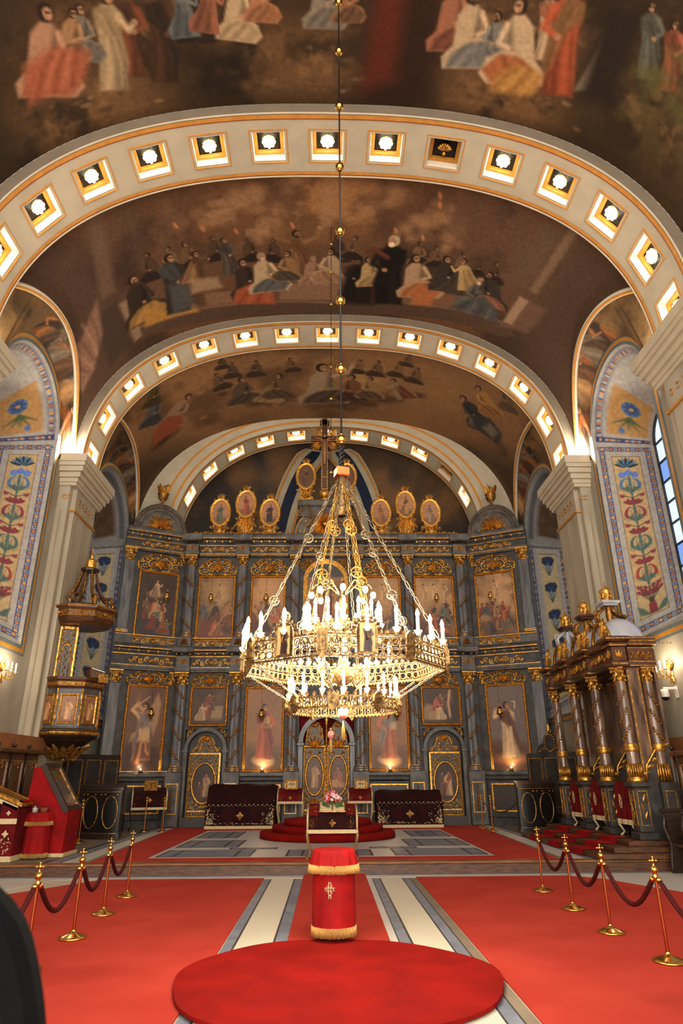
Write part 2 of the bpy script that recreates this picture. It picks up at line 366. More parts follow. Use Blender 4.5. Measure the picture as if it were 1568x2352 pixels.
def flat_painting(name, W, H, nu, nv, paintfn, bg):            # picture plane in x,z centred on x, base at z=0, facing -y
    u = np.linspace(0, W, nu+1); v = np.linspace(0, H, nv+1); U, V = np.meshgrid(u, v); U, V = U.ravel(), V.ravel()
    cv = Canvas(U, V, bg); paintfn(cv, W, H)
    P = np.stack([U-W/2, np.zeros_like(U), V], 1)
    return grid_mesh(name, P, nu, nv, cv.colors((.97,.88,.76)))
# ================================================================== STRUCTURE
class Arc:                                                    # superelliptic vault profile, measured by arc length from the left springing
    def __init__(s, a, b, z0, n, N=900):
        ph = np.linspace(0, PI, N); c = np.cos(ph); x = -a*np.sign(c)*np.abs(c)**(2/n); z = z0+b*np.maximum(np.sin(ph), 0)**(2/n)
        s.x, s.z = x, z; s.s = np.concatenate([[0], np.cumsum(np.hypot(np.diff(x), np.diff(z)))]); s.L = s.s[-1]; s.z0 = z0
    def pos(s, q): return float(np.interp(q, s.s, s.x)), float(np.interp(q, s.s, s.z))
    def frame(s, q):
        x, z = s.pos(q); x1, z1 = s.pos(min(s.L, q+.05)); x0, z0 = s.pos(max(0, q-.05)); l = math.hypot(x1-x0, z1-z0); tx, tz = (x1-x0)/l, (z1-z0)/l
        return (x, z), (tx, tz), (tz, -tx)
    def s_at_z(s, z): h = len(s.s)//2; return float(np.interp(z, s.z[:h], s.s[:h]))
VAULT = Arc(7.8, 6.0, 10.24, 2.5)
SOFF = Arc(7.52, 5.72, 10.24, 2.5)
SOFF3 = Arc(6.34, 5.46, 10.4, 2.3)
WX = 7.9
LUN = {1: (14.5, 3.35), 2: (20.5, 4.45)}
def zl(b, y):
    c, h = LUN[b]; t = abs(y-c)/h; return 10.3+3.0*math.sqrt(max(0, 1-t*t))
WIN = {1: dict(yc=15.2, hw=1.8, zs=10.85, sill=4.93, hw2=.85, zs2=10.3, sill2=5.55, dx=1.3),
       2: dict(yc=22.3, hw=2.1, zs=10.25, sill=3.62, hw2=1.15, zs2=9.8, sill2=4.4, dx=1.3)}

# ---- floor
fb = MB(); fb.box(-9.2, 9.2, -4, 14.2, -.2, 0); floor = struct('floor', fb, STONE)
def floor_band(x0, x1, y0, y1, m, h=.004, name='floor_band'):
    b = MB(); b.box(x0, x1, y0, y1, 0.0005, h); return struct(name, b, m, floor)
RIB = mat('ribbed_stone', (206,196,172), .5, 0, .05, 3)
nt = RIB.node_tree; wv = nt.nodes.new('ShaderNodeTexWave'); wv.wave_type = 'BANDS'; wv.bands_direction = 'X'; wv.inputs['Scale'].default_value = 17.0; wv.inputs['Distortion'].default_value = .15
tcx = nt.nodes.new('ShaderNodeTexCoord'); nt.links.new(tcx.outputs['Object'], wv.inputs['Vector'])
rw = nt.nodes.new('ShaderNodeValToRGB'); rw.color_ramp.elements[0].position = .12; rw.color_ramp.elements[1].position = .3; rw.color_ramp.elements[0].color = (.30,.25,.19,1); rw.color_ramp.elements[1].color = (*lin((212,202,180)),1)
nt.links.new(wv.outputs[0], rw.inputs[0]); nt.links.new(rw.outputs[0], nt.nodes['Principled BSDF'].inputs['Base Color'])
YF = 13.62
for x0, x1, m in ((-1.12,-1.01,STONEB),(-1.01,-.985,STONED),(-.985,-.58,RIB),(-.58,-.555,STONED),(-.555,-.42,STONEB),
                  (.76,.85,STONEW),(.85,.865,STONED),(.865,.985,STONEB),(.985,1.01,STONED),(1.02,1.40,RIB),(1.40,1.42,STONED),(1.42,1.54,STONEB),(1.54,1.556,STONED),(1.556,1.66,TAUPE)):
    floor_band(x0, x1, -2, YF, m)
floor_band(-6.6, 6.6, 13.74, 14.02, STONEW); floor_band(-6.6, 6.6, 14.02, 14.19, STONEB)
for sg in (-1, 1):
    b = MB(); b.slab([(sg*5.0,13.74),(sg*6.6,13.74),(sg*7.4,9.0),(sg*6.7,9.0)][::sg], .0005, .004); struct('floor_band', b, STONEW, floor)
# ---- dais (raised floor before the screen) with its wooden step
db = MB(); db.box(-9.2, 9.2, 14.26, 32, 0, .205); dais = struct('floor_dais', db, TAUPE)
sb = MB(); sb.box(-9.2, 9.2, 14.2, 14.262, 0, .17); step = struct('step_riser', sb, WOOD, dais)
sb = MB(); sb.bbox(-9.2, 9.2, 14.16, 14.44, .17, .212, .012); struct('step_nosing', sb, WOODL, dais)
b = MB(); b.box(-3.66, 3.50, 14.98, 22.3, .2055, .212); struct('dais_paving', b, STONEW, dais)
def panel(x0, x1, y0, y1, cut=None):
    z0 = .2125
    b = MB(); b.box(x0, x1, y0, y1, z0-.001, z0+.002); struct('paving_slab', b, STONEB, dais)
    b = MB(); e = .05
    for q in ((x0,x1,y0,y0+e),(x0,x1,y1-e,y1),(x0,x0+e,y0,y1),(x1-e,x1,y0,y1),(x0+.32,x0+.32+e,y0,y1),(x1-.32-e,x1-.32,y0,y1)): b.box(*q, z0, z0+.0035)
    struct('paving_border', b, STONED, dais)
for sg in (-1, 1):
    for x0, x1, y0, y1 in ((1.95,3.42,17.2,19.0),(2.3,3.42,19.7,21.9),(1.45,3.42,15.25,16.6),(1.0,2.1,16.72,17.05)):
        a, c = (x0, x1) if sg > 0 else (-x1-.12, -x0-.12); panel(a, c, y0, y1)
panel(-.85, 1.0, 15.25, 16.5)
for sg in (-1, 1):                                            # pale and blue border strips outside the dais carpet
    b = MB(); b.slab([(sg*4.75,14.46),(sg*5.15,14.46),(sg*5.35,23.6),(sg*5.0,23.6)][::sg], .206, .211); struct('paving_strip', b, STONEW, dais)
    b = MB(); b.slab([(sg*5.2,14.46),(sg*5.42,14.46),(sg*5.56,23.6),(sg*5.4,23.6)][::sg], .206, .211); struct('paving_strip', b, STONEB, dais)
    b = MB(); b.slab([(sg*5.47,14.46),(sg*5.56,14.46),(sg*5.66,23.6),(sg*5.6,23.6)][::sg], .206, .211); struct('paving_strip', b, STONED, dais)

# ---- side walls with deep window embrasures
def bay_of(y): return 1 if 12.2 <= y <= 17.9 else (2 if 19.4 <= y <= 24.8 else 0)
def arch_z(wd, y): d = wd['hw']**2-(y-wd['yc'])**2; return wd['zs']+math.sqrt(max(0, d))
def border_roundels(cv, x0, y0, x1, y1, w=.17, vertical=True, c1=(172,114,70), c2=(36,58,108)):
    L = (y1-y0) if vertical else (x1-x0); n = max(2, int(L/(w*1.25)))
    cv.poly([(x0,y0),(x1,y0),(x1,y1),(x0,y1)], (166,162,156), 1, .008)
    for o in (.02, w-.02): cv.line([(x0+o,y0),(x0+o,y1)] if vertical else [(x0,y0+o),(x1,y0+o)], .013, (50,64,108), 1, .008)
    for k in range(n):
        t = (k+.5)/n; cx, cy = (x0+w/2, y0+L*t) if vertical else (x0+L*t, y0+w/2)
        cv.ell(cx, cy, w*.40, w*.40, c2, 1, .12); cv.ell(cx, cy, w*.29, w*.29, c1 if k % 3 else (204,150,84), 1, .15)
        t2 = k/n; qx, qy = (x0+w/2, y0+L*t2) if vertical else (x0+L*t2, y0+w/2); cv.line([(qx-.02,qy),(qx+.02,qy)], .018, c2, .9, .01)
BL, RD, GR, DG, BG = (80,114,152), (118,66,68), (80,102,94), (52,60,54), (180,154,112)
def heart(cv, cx, y, s, col):
    for q in (-1, 1):
        cv.ell(cx+q*.17*s, y+.05*s, .13*s, .21*s, col, 1, .08, q*.35); cv.ell(cx+q*.13*s, y+.07*s, .075*s, .15*s, BG, 1, .12, q*.3)
        for k in range(4): cv.ell(cx+q*.12*s, y-.02*s+.05*s*k, .016*s, .013*s, DG, 1, .3)
        cv.poly([(cx+q*.02*s,y-.3*s),(cx+q*.28*s,y-.12*s),(cx+q*.06*s,y-.05*s)], GR, 1, .01)
    cv.line([(cx,y-.35*s),(cx,y+.3*s)], .035*s, GR, 1, .008)
def lotus(cv, cx, y, s, col):
    for a in (-1.15,-.6,0,.6,1.15): cv.ell(cx+math.sin(a)*.17*s, y-.02*s+math.cos(a)*.05*s, .06*s, .13*s, col, 1, .12, -a)
    cv.line([(cx-.2*s,y-.1*s),(cx+.2*s,y-.1*s)], .016*s, BG, 1, .01)
def buds(cv, cx, y, s, col):
    for q in (-1, 1):
        cv.line([(cx,y-.05*s),(cx+q*.15*s,y+.0*s),(cx+q*.24*s,y+.07*s)], .013*s, DG, 1, .008); cv.poly([(cx+q*.2*s,y+.04*s),(cx+q*.36*s,y+.12*s),(cx+q*.34*s,y-.02*s),(cx+q*.24*s,y-.03*s)], col, 1, .012)
        for k in range(5): cv.ell(cx+q*(.18+.04*k)*s, y+(.2+.015*k*k*.4)*s, .014*s, .012*s, DG, .9, .3)
def flower_panel(cv, x0, x1, y0, y1):
    w = x1-x0; cx = (x0+x1)/2; s = w*1.25
    cv.poly([(x0,y0),(x1,y0),(x1,y1),(x0,y1)], BG, 1, .01); cv.clouds((188,152,100), 3, .6, 4, box=(x0,x1,y0,y1))
    for a, b2 in (((x0,y0),(x1,y0)),((x1,y0),(x1,y1)),((x1,y1),(x0,y1)),((x0,y1),(x0,y0))): cv.line([a,b2], .008, (90,70,50), 1, .006)
    y = y1-.12*s
    for k in range(9):
        a = (k-4)*.3; cv.ell(cx+math.sin(a)*.2*s, y-.32*s+math.cos(a)*.22*s, .045*s, .17*s, BL if k % 2 else DG, 1, .12, -a)
    y -= .55*s
    for dx, dy in ((-.18,-.04),(0,.04),(.18,-.04)):
        for a in range(5): cv.ell(cx+dx*s+.07*s*math.sin(a*1.256), y+dy*s+.07*s*math.cos(a*1.256), .05*s, .05*s, (84,124,196), 1, .2)
        cv.ell(cx+dx*s, y+dy*s, .022*s, .022*s, (200,90,50), 1, .3)
    y -= .42*s; cols = [BL, (134,60,68), GR, (150,66,60)]; k = 0
    cv.line([(cx,y0+.3*s),(cx,y+.3*s)], .022*s, GR, 1, .008)
    while y > y0+1.15*s:
        heart(cv, cx, y, s, cols[k % 4]); y -= .42*s; buds(cv, cx, y, s, (132,60,70)); y -= .22*s; lotus(cv, cx, y, s, (124,60,63)); y -= .40*s; k += 1
    cv.poly([(cx-.12*s,y0+.05*s),(cx+.13*s,y0+.05*s),(cx+.1*s,y0+.35*s),(cx,y0+.62*s),(cx-.1*s,y0+.35*s)], (120,56,60), 1, .015)
    for q in (-1, 1):
        cv.poly([(cx+q*.08*s,y0+.04*s),(cx+q*.36*s,y0+.12*s),(cx+q*.44*s,y0+.42*s),(cx+q*.26*s,y0+.3*s)], GR, 1, .015)
        for j in range(3):
            a = q*(.25+.25*j); cv.line([(cx,y0+.4*s),(cx+math.sin(a)*.42*s,y0+.5*s+math.cos(a)*.38*s)], .012*s, DG, 1, .008)
            cv.ell(cx+math.sin(a)*.45*s, y0+.5*s+math.cos(a)*.42*s, .05*s, .08*s, (122,58,62), 1, .15, -a)
def dark_flower_panel(cv, x0, x1, y0, y1):
    w = x1-x0; cx = (x0+x1)/2
    cv.poly([(x0,y0),(x1,y0),(x1,y1),(x0,y1)], (188,166,124), 1, .01)
    for a, b2 in (((x0,y0),(x1,y0)),((x1,y0),(x1,y1)),((x1,y1),(x0,y1)),((x0,y1),(x0,y0))): cv.line([a,b2], .012, (120,92,54), 1, .006)
    y = y0+.35
    while y < y1-.6:
        for k in range(5): a = (k-2)*.35; cv.line([(cx,y),(cx+math.sin(a)*.3,y+.5*math.cos(a))], .022, (72,78,62), 1, .012, .3)
        [cv.ell(cx+dx_*w, y+.62+dz_, w*r_, .11, (50,58,80), 1, .2, dx_*2) for dx_, dz_, r_ in ((-.2,.05,.16),(.0,.1,.2),(.2,.02,.17),(-.12,-.1,.15),(.12,-.12,.16),(.02,-.02,.22),(-.24,-.04,.1),(.25,.1,.09))]; cv.line([(cx-.1,y+.68),(cx,y+.55),(cx+.1,y+.64)], .012, (84,100,130), .8)
        cv.line([(cx,y+.5),(cx-.1,y+.38),(cx+.08,y+.28),(cx+.02,y+.1)], .03, (84,124,160), 1, .012); y += 1.15
def embrasure(sg, b, root):
    wd = WIN[b]; yc, hw, hw2 = wd['yc'], wd['hw'], wd['hw2']; dx = wd['dx']; X0, X1 = sg*WX, sg*(WX+dx)
    for side, nm in ((1, 'window_jamb'), (-1, 'window_jamb')):   # jambs: far (+1) and near (-1)
        nu, nv = (64, 250) if (side == 1 and b == 1) else ((40, 150) if side == 1 else (6, 24)); W = math.hypot(dx, hw-hw2)
        u = np.linspace(0, 1, nu+1); v = np.linspace(0, 1, nv+1); Ug, Vg = np.meshgrid(u, v); Ug, Vg = Ug.ravel(), Vg.ravel()
        X = X0+(X1-X0)*Ug; Y = yc+side*(hw+(hw2-hw)*Ug); z0 = wd['sill']+(wd['sill2']-wd['sill'])*Ug; z1 = wd['zs']+(wd['zs2']-wd['zs'])*Ug; Z = z0+(z1-z0)*Vg
        H = wd['zs']-wd['sill']; cu, cvv = Ug*W, Vg*H
        cv = Canvas(cu, cvv, (164,158,149))
        if b == 1:
            border_roundels(cv, .10, .18, .27, H-.12); border_roundels(cv, W-.30, .18, W-.13, H-.12)
            border_roundels(cv, .10, .10, W-.13, .27, vertical=False); border_roundels(cv, .10, H-.26, W-.13, H-.09, vertical=False)
            flower_panel(cv, .42, W-.46, .42, H-.42)
        else:
            border_roundels(cv, .10, .10, .27, H-.1, c1=(170,122,70), c2=(72,92,128)); cv.poly([(.3,.12),(.36,.12),(.36,H-.1),(.3,H-.1)], (150,146,144), 1, .01)
            border_roundels(cv, W-.36, .10, W-.2, H-.1, c1=(96,88,78), c2=(70,66,62)); border_roundels(cv, .10, .08, W-.2, .24, vertical=False, c1=(170,122,70), c2=(72,92,128))
            dark_flower_panel(cv, .46, W-.5, .4, H-.35); cv.poly([(0,H-.1),(W,H-.1),(W,H),(0,H)], (96,94,94), 1, .02)
        put(nm, grid_mesh(nm, np.stack([X, Y, Z], 1), nu, nv, cv.colors()), FRESCO, root)
    # painted soffit of the embrasure
    na, nd = (120, 30) if b == 1 else (60, 16)
    th = np.linspace(0, PI, na+1); d = np.linspace(0, 1, nd+1); Tg, Dg = np.meshgrid(th, d); Tg, Dg = Tg.ravel(), Dg.ravel()
    r = hw+(hw2-hw)*Dg; X = X0+(X1-X0)*Dg; Y = yc+r*np.cos(Tg); Z = wd['zs']+(wd['zs2']-wd['zs'])*Dg+r*np.sin(Tg)
    cv = Canvas(Tg*1.6, Dg*1.6, (164,158,149) if b == 1 else (138,134,128))
    if b == 1:
        border_roundels(cv, .06, .10, 5.0, .27, vertical=False); border_roundels(cv, .06, .10, .23, 1.5)
        cv.poly([(.36,.42),(1.9,.42),(1.9,1.45),(.36,1.45)], (176,134,84), 1, .012)
        cv.ell(1.35, .98, .3, .3, (196,160,60), 1, .06); cv.ell(1.35, .98, .26, .26, (88,110,150), 1, .08)
        for k in range(8): a = k*PI/4; cv.ell(1.35+.13*math.cos(a), .98+.13*math.sin(a), .09, .04, (60,80,120), 1, .2, a)
        cv.ell(1.35, .98, .06, .06, (190,150,100), 1, .2)
        for k in range(5): a = (k-2)*.45+PI; cv.line([(1.0,.98),(1.0+.45*math.cos(a),.98+.45*math.sin(a)*1.2)], .05, (78,92,62), 1, .03, .2)
        cv.ell(.52, .8, .1, .07, (78,110,168), 1, .2)
    else:
        cv.poly([(.2,.12),(5,.12),(5,.32),(.2,.32)], (92,92,96), 1, .012); cv.poly([(.35,.5),(4.6,.5),(4.6,1.3),(.35,1.3)], (84,66,48), 1, .02); cv.clouds((120,100,80), 3, .6, 3, box=(.3,4.6,.5,1.3))
    put('window_soffit', grid_mesh('window_soffit', np.stack([X, Y, Z], 1), na, nd, cv.colors(), True), FRESCO, root)
    # sloping sill, glazed window with lead cames
    m = MB(); m.add([(X0,yc-hw,wd['sill']),(X0,yc+hw,wd['sill']),(X1,yc+hw2,wd['sill2']),(X1,yc-hw2,wd['sill2'])], [(0,1,2,3)]); wpart('window_sill', m, PLASTER, root)
    if True:
        rows = 9; zs = np.linspace(wd['sill2'], wd['zs2'], rows); ys = np.linspace(yc-hw2, yc+hw2, 4)
        for i in range(rows-1):
            for j in range(3):
                m = MB(); g = .02; X = X1+sg*.02; a = [(X,ys[j]+g,zs[i]+g),(X,ys[j+1]-g,zs[i]+g),(X,ys[j+1]-g,zs[i+1]-g),(X,ys[j]+g,zs[i+1]-g)]; c = [(p[0]+sg*.012,p[1],p[2]) for p in a]
                m.add(a+c, [(0,1,2,3),(7,6,5,4),(0,4,5,1),(1,5,6,2),(2,6,7,3),(3,7,4,0)]); wpart('pane', m, PANEB if (i+j) % 4 == 0 else PANE, root)
        m = MB(); n = 16; A = [(X1+sg*.02, yc+(hw2-.02)*math.cos(PI*k/n), wd['zs2']+(hw2-.02)*math.sin(PI*k/n)) for k in range(n+1)]
        m.add(A+[(X1+sg*.02,yc,wd['zs2'])], [(k,k+1,n+1) for k in range(n)]); wpart('pane', m, PANE, root)
        m = MB()
        for z in zs: m.box(min(X1-sg*.03, X1+sg*.05), max(X1-sg*.03, X1+sg*.05), yc-hw2, yc+hw2, z-.022, z+.022)
        for y in ys: m.box(min(X1-sg*.03, X1+sg*.05), max(X1-sg*.03, X1+sg*.05), y-.022, y+.022, wd['sill2'], wd['zs2'])
        m.tube([(X1, yc+hw2*math.cos(PI*k/n), wd['zs2']+hw2*math.sin(PI*k/n)) for k in range(n+1)], .05, 5); m.tube([(X1,yc,wd['zs2']),(X1,yc,wd['zs2']+hw2)], .02, 4)
        wpart('lead_grid', m, GLASS, root)
    # grey and gold painted border round the opening on the wall face
    n = 24; pts = [(yc-hw, wd['sill'])]+[(yc-hw*math.cos(PI*k/n), wd['zs']+hw*math.sin(PI*k/n)) for k in range(n+1)]+[(yc+hw, wd['sill'])]
    def off(o): return [(yc-hw-o, wd['sill']-o)]+[(yc-(hw+o)*math.cos(PI*k/n), wd['zs']+(hw+o)*math.sin(PI*k/n)) for k in range(n+1)]+[(yc+hw+o, wd['sill']-o)]
    X = sg*(WX-.012)
    for o0, o1, mm, nm in ((0,.09,TEAL,'painted_border'),(.09,.19,GOLDP,'gold_border'),(.19,.25,TEAL,'painted_border')):
        m = MB(); A, B = off(o0), off(o1); m.strip([(X,)+p for p in A+[A[0]]], [(X,)+p for p in B+[B[0]]]); wpart(nm, m, mm, root)

for sg, nm in ((-1, 'wall_left'), (1, 'wall_right')):
    m = MB(); ys = sorted(set([-4.0, 12.2, 17.9, 19.4, 24.8, 26.4]+[round(w_['yc']+w_['hw']*math.cos(PI*k/28), 4) for w_ in WIN.values() for k in range(29)]+[12.2+.3*k for k in range(20)]+[19.4+.3*k for k in range(19)]))
    for y0, y1 in zip(ys[:-1], ys[1:]):
        yy = (y0+y1)/2; b = bay_of(yy); t0, t1 = (zl(b, y0), zl(b, y1)) if b else (10.6, 10.6); X = sg*WX
        wd = WIN.get(b)
        if b and abs(yy-wd['yc']) < wd['hw']:
            m.add([(X,y0,0),(X,y1,0),(X,y1,wd['sill']),(X,y0,wd['sill'])], [(0,1,2,3)]); m.add([(X,y0,arch_z(wd,y0)),(X,y1,arch_z(wd,y1)),(X,y1,t1),(X,y0,t0)], [(0,1,2,3)])
        else: m.add([(X,y0,0),(X,y1,0),(X,y1,t1),(X,y0,t0)], [(0,1,2,3)])
    wall = struct(nm, m, WALLM)
    for b in (1, 2):
        wroot = thing('window_%d' % (b+(0 if sg < 0 else 2)), 'x', 'x', (sg*WX, WIN[b]['yc'], WIN[b]['sill']))
        del wroot['label'], wroot['category']; wroot['kind'] = 'structure'
        embrasure(sg, b, wroot)
        # lunette mural above the window
        wd = WIN[b]; ya, yb = (12.2, 17.9) if b == 1 else (19.4, 24.8); nu, nv = (110, 70) if b == 1 else (80, 60)
        y = np.linspace(ya, yb, nu+1); lo = np.array([max(10.45, arch_z(wd, q)+.26) if abs(q-wd['yc']) < wd['hw']+.26 else 10.45 for q in y]); hi = np.array([zl(b, q) for q in y]); hi = np.maximum(hi, lo+.01)
        v = np.linspace(0, 1, nv+1); Z = lo[None, :]+(hi-lo)[None, :]*v[:, None]; Y = np.tile(y, (nv+1, 1)); Y, Z = Y.ravel(), Z.ravel()
        gx = np.array([-VAULT.pos(VAULT.s_at_z(zl(b, q)))[0]-.02 for q in y]); XX = (sg*((WX-.02)+(gx-(WX-.02))[None, :]*(v[:, None]**1.6))).ravel()
        Zc = Z+np.abs(np.abs(XX)-(WX-.02))*1.2; cv = Canvas(Y*sg*-1, Zc, (104,80,52)); cv.minw = .02; cv.clouds((134,102,62), .9, .8, 5+b, .45, .7); cv.clouds((58,44,32), 1.3, .8, 9+b+sg, .5, .75)
        q = sg*-1
        for k in range(7):
            yy = yb-.3-.5*k; h = 2.2-.1*k; zz = max(10.35, (arch_z(wd, yy)+.1) if abs(yy-wd['yc']) < wd['hw'] else 10.35)
            cv.figure(yy*q, zz, h, [(150,96,56),(92,78,62),(70,54,40),(160,118,76),(96,66,44),(120,104,84),(80,60,46)][(k+b) % 7], [(60,48,38),(140,84,46),(110,94,74)][k % 3], 'stand', 0, 1 if k % 2 else -1, skin=(150,110,78))
        put('lunette_mural', grid_mesh('lunette_mural', np.stack([XX, Y, Z], 1), nu, nv, cv.colors()), FRESCO, wall)

# ---- pilasters carrying the transverse arches
PILD = mat('pilaster_groove', (150,134,110), .6, 0, .1, 2)
def pilaster(sg, y0, y1, name, sub=None):
    X0 = WX
    def bx(m, xi, a, b_, z0, z1): m.box(min(sg*xi, sg*(X0-.002)), max(sg*xi, sg*(X0-.002)), a, b_, z0, z1)
    m = MB(); bx(m, 7.58, y0-.22, y1+.22, 0, 9.75); bx(m, 7.45, y0, y1, 0, 9.75); root = struct(name, m, PILM)
    m = MB(); bx(m, 7.40, y0-.06, y1+.06, 9.0, 9.06)
    wpart('astragal', m, GOLDP, root)
    m = MB()                                                  # raised edge mouldings of the sunk panels
    for a in (y0+.14, y0+.78, y1-.17): bx(m, 7.44, a, a+.035, .4, 8.98)
    for a in (X0-.36, X0-.16): m.box(min(sg*a, sg*(a+.04)), max(sg*a, sg*(a+.04)), y0-.235, y0-.2, .4, 8.98)
    wpart('panel_moulding', m, PILD, root)
    m = MB()
    for o, z0, z1 in ((.05,9.75,9.85),(.09,9.85,9.98),(.16,9.98,10.14),(.24,10.14,10.30),(.30,10.30,10.42),(.34,10.42,10.66)):
        bx(m, 7.45-o, y0-.22-o, y1+.22+o, z0, z1)
    wpart('capital', m, PLASTER, root)
    m = MB()
    for k in range(3):
        c = (sg*7.432, y0+.25+.28*k, 9.4); m.tube([(c[0], c[1]+.07*math.cos(t), c[2]+.07*math.sin(t)) for t in (.7,1.4,2.1,2.8,3.5,4.2,4.9,5.6)], .014, 4)
        c = (sg*7.432, y1-.25-.28*k, 9.4); m.tube([(c[0], c[1]+.07*math.cos(t), c[2]+.07*math.sin(t)) for t in (.7,1.4,2.1,2.8,3.5,4.2,4.9,5.6)], .014, 4)
    for k in range(2):
        c = (sg*(7.56+.14*k), y0-.235, 9.4); m.tube([(c[0]+.06*math.cos(t), c[1], c[2]+.07*math.sin(t)) for t in (.7,1.4,2.1,2.8,3.5,4.2,4.9,5.6)], .014, 4)
    wpart('frieze_relief', m, GOLDP, root)
    return root
n = 4
for y0, y1 in ((10.5, 12.15), (17.9, 19.5)):
    for sg in (-1, 1): pilaster(sg, y0, y1, 'trim_%d' % n); n += 1

# ---- vaults painted with crowded scenes
def vault_bay(name, y0, y1, nu, nv, b, paintfn, bg):
    ys = np.linspace(y0, y1, nv+1); P = []; S = []; V = []
    for y in ys:
        s0 = VAULT.s_at_z(zl(b, y)) if b else 0.0
        s = np.linspace(s0, VAULT.L-s0, nu+1); P.append(np.stack([np.interp(s, VAULT.s, VAULT.x), np.full_like(s, y), np.interp(s, VAULT.s, VAULT.z)], 1)); S.append(s-VAULT.L/2); V.append(np.full_like(s, y1-y))
    P = np.concatenate(P); cv = Canvas(np.concatenate(S), np.concatenate(V), bg); cv.minw = .024; paintfn(cv)
    me = grid_mesh(name, P, nu, nv, cv.colors((.98,.9,.8), .3), True); me.materials.append(FRESCO); o = struct(name, me, None)
    if b:
        for sg in (-1, 1):
            m = MB(); A = []; B = []; G = []
            for y in np.linspace(y0, y1, 41):
                z = zl(b, y); x = VAULT.pos(VAULT.s_at_z(z))[0]; A.append((-sg*x, y, z)); B.append((sg*(WX+.03), y, z)); G.append((-sg*(x+.03), y, z-.03))
            m.strip(A, B); wpart('lunette_vault', m, TAUPE, o)
            m = MB(); m.tube(G, .085, 6); wpart('groin_moulding', m, PLASTERW, o)
            m = MB(); m.tube([(g[0]-sg*.05, g[1], g[2]-.065) for g in G], .04, 5); wpart('groin_line', m, OCHRE, o)
    return o
SK, SK2 = (176,128,92), (150,104,72)
def mural_dome(cv):                                           # nearest vault: seated and standing crowd on rocky ground
    cv.clouds((70,50,30), .35, .8, 1, .4, .65); cv.clouds((44,34,22), .6, .7, 2, .5, .75)
    for x0, x1, y0, y1, c in ((-7,-3.6,.1,1.2,(118,84,48)),(-2.6,.9,.2,1.7,(112,78,44)),(2.4,5.4,.15,1.1,(120,84,46)),(6.0,9.0,.6,3.4,(92,78,40)),(-7,-2,1.2,2.6,(84,58,34)),(2,6,1,2.7,(90,62,38))):
        cv.clouds(c, 1.6, .95, 3, .3, .5, box=(x0-.5,x1+.5,y0-.4,y1+.4)); cv.clouds((150,112,66), 4, .5, 5, .55, .7, box=(x0,x1,y0,y1))
    for k in range(26): a = rnd.uniform(-6.5,6); b2 = rnd.uniform(.25,1.1); cv.ell(a, b2, rnd.uniform(.06,.16), .05, rnd.choice([(132,104,68),(108,82,52),(92,70,44)]), .8, .3)
    cv.clouds((40,30,20), .8, .9, 12, .42, .6, box=(-4.5,-1,-.2,1.5))
    F = cv.figure
    F(-3.6,.7,1.9,(74,48,30),(50,38,28),'stand',.15,skin=(90,62,44)); F(-2.8,1.4,1.3,(60,44,32),(44,36,28),'sit',.1); F(-2.9,1.55,1.0,(96,108,116),(70,82,92),'kneel',0)
    F(-4.25,.95,1.7,(120,62,36),(70,46,30),'stand',.2,skin=SK2); F(-4.7,.75,1.95,(176,154,118),(150,128,94),'stand',.22,1,SK,arm=[(.1,.74),(.2,.62),(.26,.7)])
    F(-5.15,1.45,1.1,(118,112,104),(96,96,96),'sit',.3); F(-5.4,1.55,1.0,(164,122,82),(120,88,58),'sit',.45)
    F(-6.1,1.05,1.75,(178,132,104),(172,86,56),'sit',.4,1,(178,128,98),(44,30,22)); cv.poly([(-6.5,1.05),(-5.2,1.15),(-4.95,1.6),(-5.6,1.9),(-6.3,1.75)],(178,88,58),1,.1)
    for k in range(5): cv.line([(-6.3+.2*k,1.1),(-6.0+.18*k,1.5),(-5.7+.14*k,1.75)],0.040,(206,118,84) if k%2 else (128,56,36),.5,.05)
    F(-1.95,1.4,1.2,(186,164,128),(168,146,112),'sit',.2); F(-1.4,1.75,1.0,(176,112,76),(150,96,60),'sit',.1); F(-2.5,1.6,1.0,(160,92,66),(120,70,48),'kneel',.2)
    F(-.1,1.62,1.2,(130,124,116),(108,104,100),'sit',.05); F(.4,1.75,.9,(150,100,64),(100,70,48),'sit',0)
    cv.poly([(.7,.05),(1.1,2.6),(2.3,2.6),(2.4,.2),(1.6,-.1)],(52,30,20),.95,.25); cv.poly([(.75,.3),(1.0,2.6),(1.6,2.6),(1.5,.6)],(110,36,20),.8,.2)
    F(2.6,1.3,1.4,(164,100,72),(120,66,46),'sit',-.05); F(3.05,1.0,1.6,(186,164,132),(112,118,122),'sit',-.1,skin=SK,beard=True); F(3.6,1.15,1.1,(120,122,124),(104,110,116),'sit',-.15,-1,beard=True)
    F(4.15,.85,1.75,(190,168,136),(176,92,44),'sit',-.2,-1); cv.poly([(3.6,.6),(4.6,.72),(4.7,1.2),(4.1,1.3),(3.7,1.0)],(186,130,52),1,.08)
    for k in range(4): cv.line([(3.7+.2*k,.65),(3.9+.18*k,1.0),(4.1+.14*k,1.2)],0.035,(222,168,84) if k%2 else (130,84,30),.5,.05)
    F(4.6,1.5,1.3,(186,160,130),(150,90,60),'stand',-.2); F(5.1,.9,2.2,(176,72,38),(130,92,52),'stand',-.2,-1,skin=SK); cv.poly([(5.4,1.1),(5.6,2.2),(5.7,1.2)],(178,170,150),.9,.04)
    cv.poly([(5.5,.9),(5.4,2.9),(6.2,2.9),(6.3,1.1)],(44,34,26),.95,.2); F(6.7,1.9,1.3,(92,98,92),(72,80,74),'stand',-.4); F(7.2,1.9,1.2,(170,84,56),(120,60,40),'stand',-.4)
    for k in range(8): cv.ell(rnd.uniform(6.6,7.8), rnd.uniform(1.5,2.6), .25, .15, (96,96,46), .5, .6)
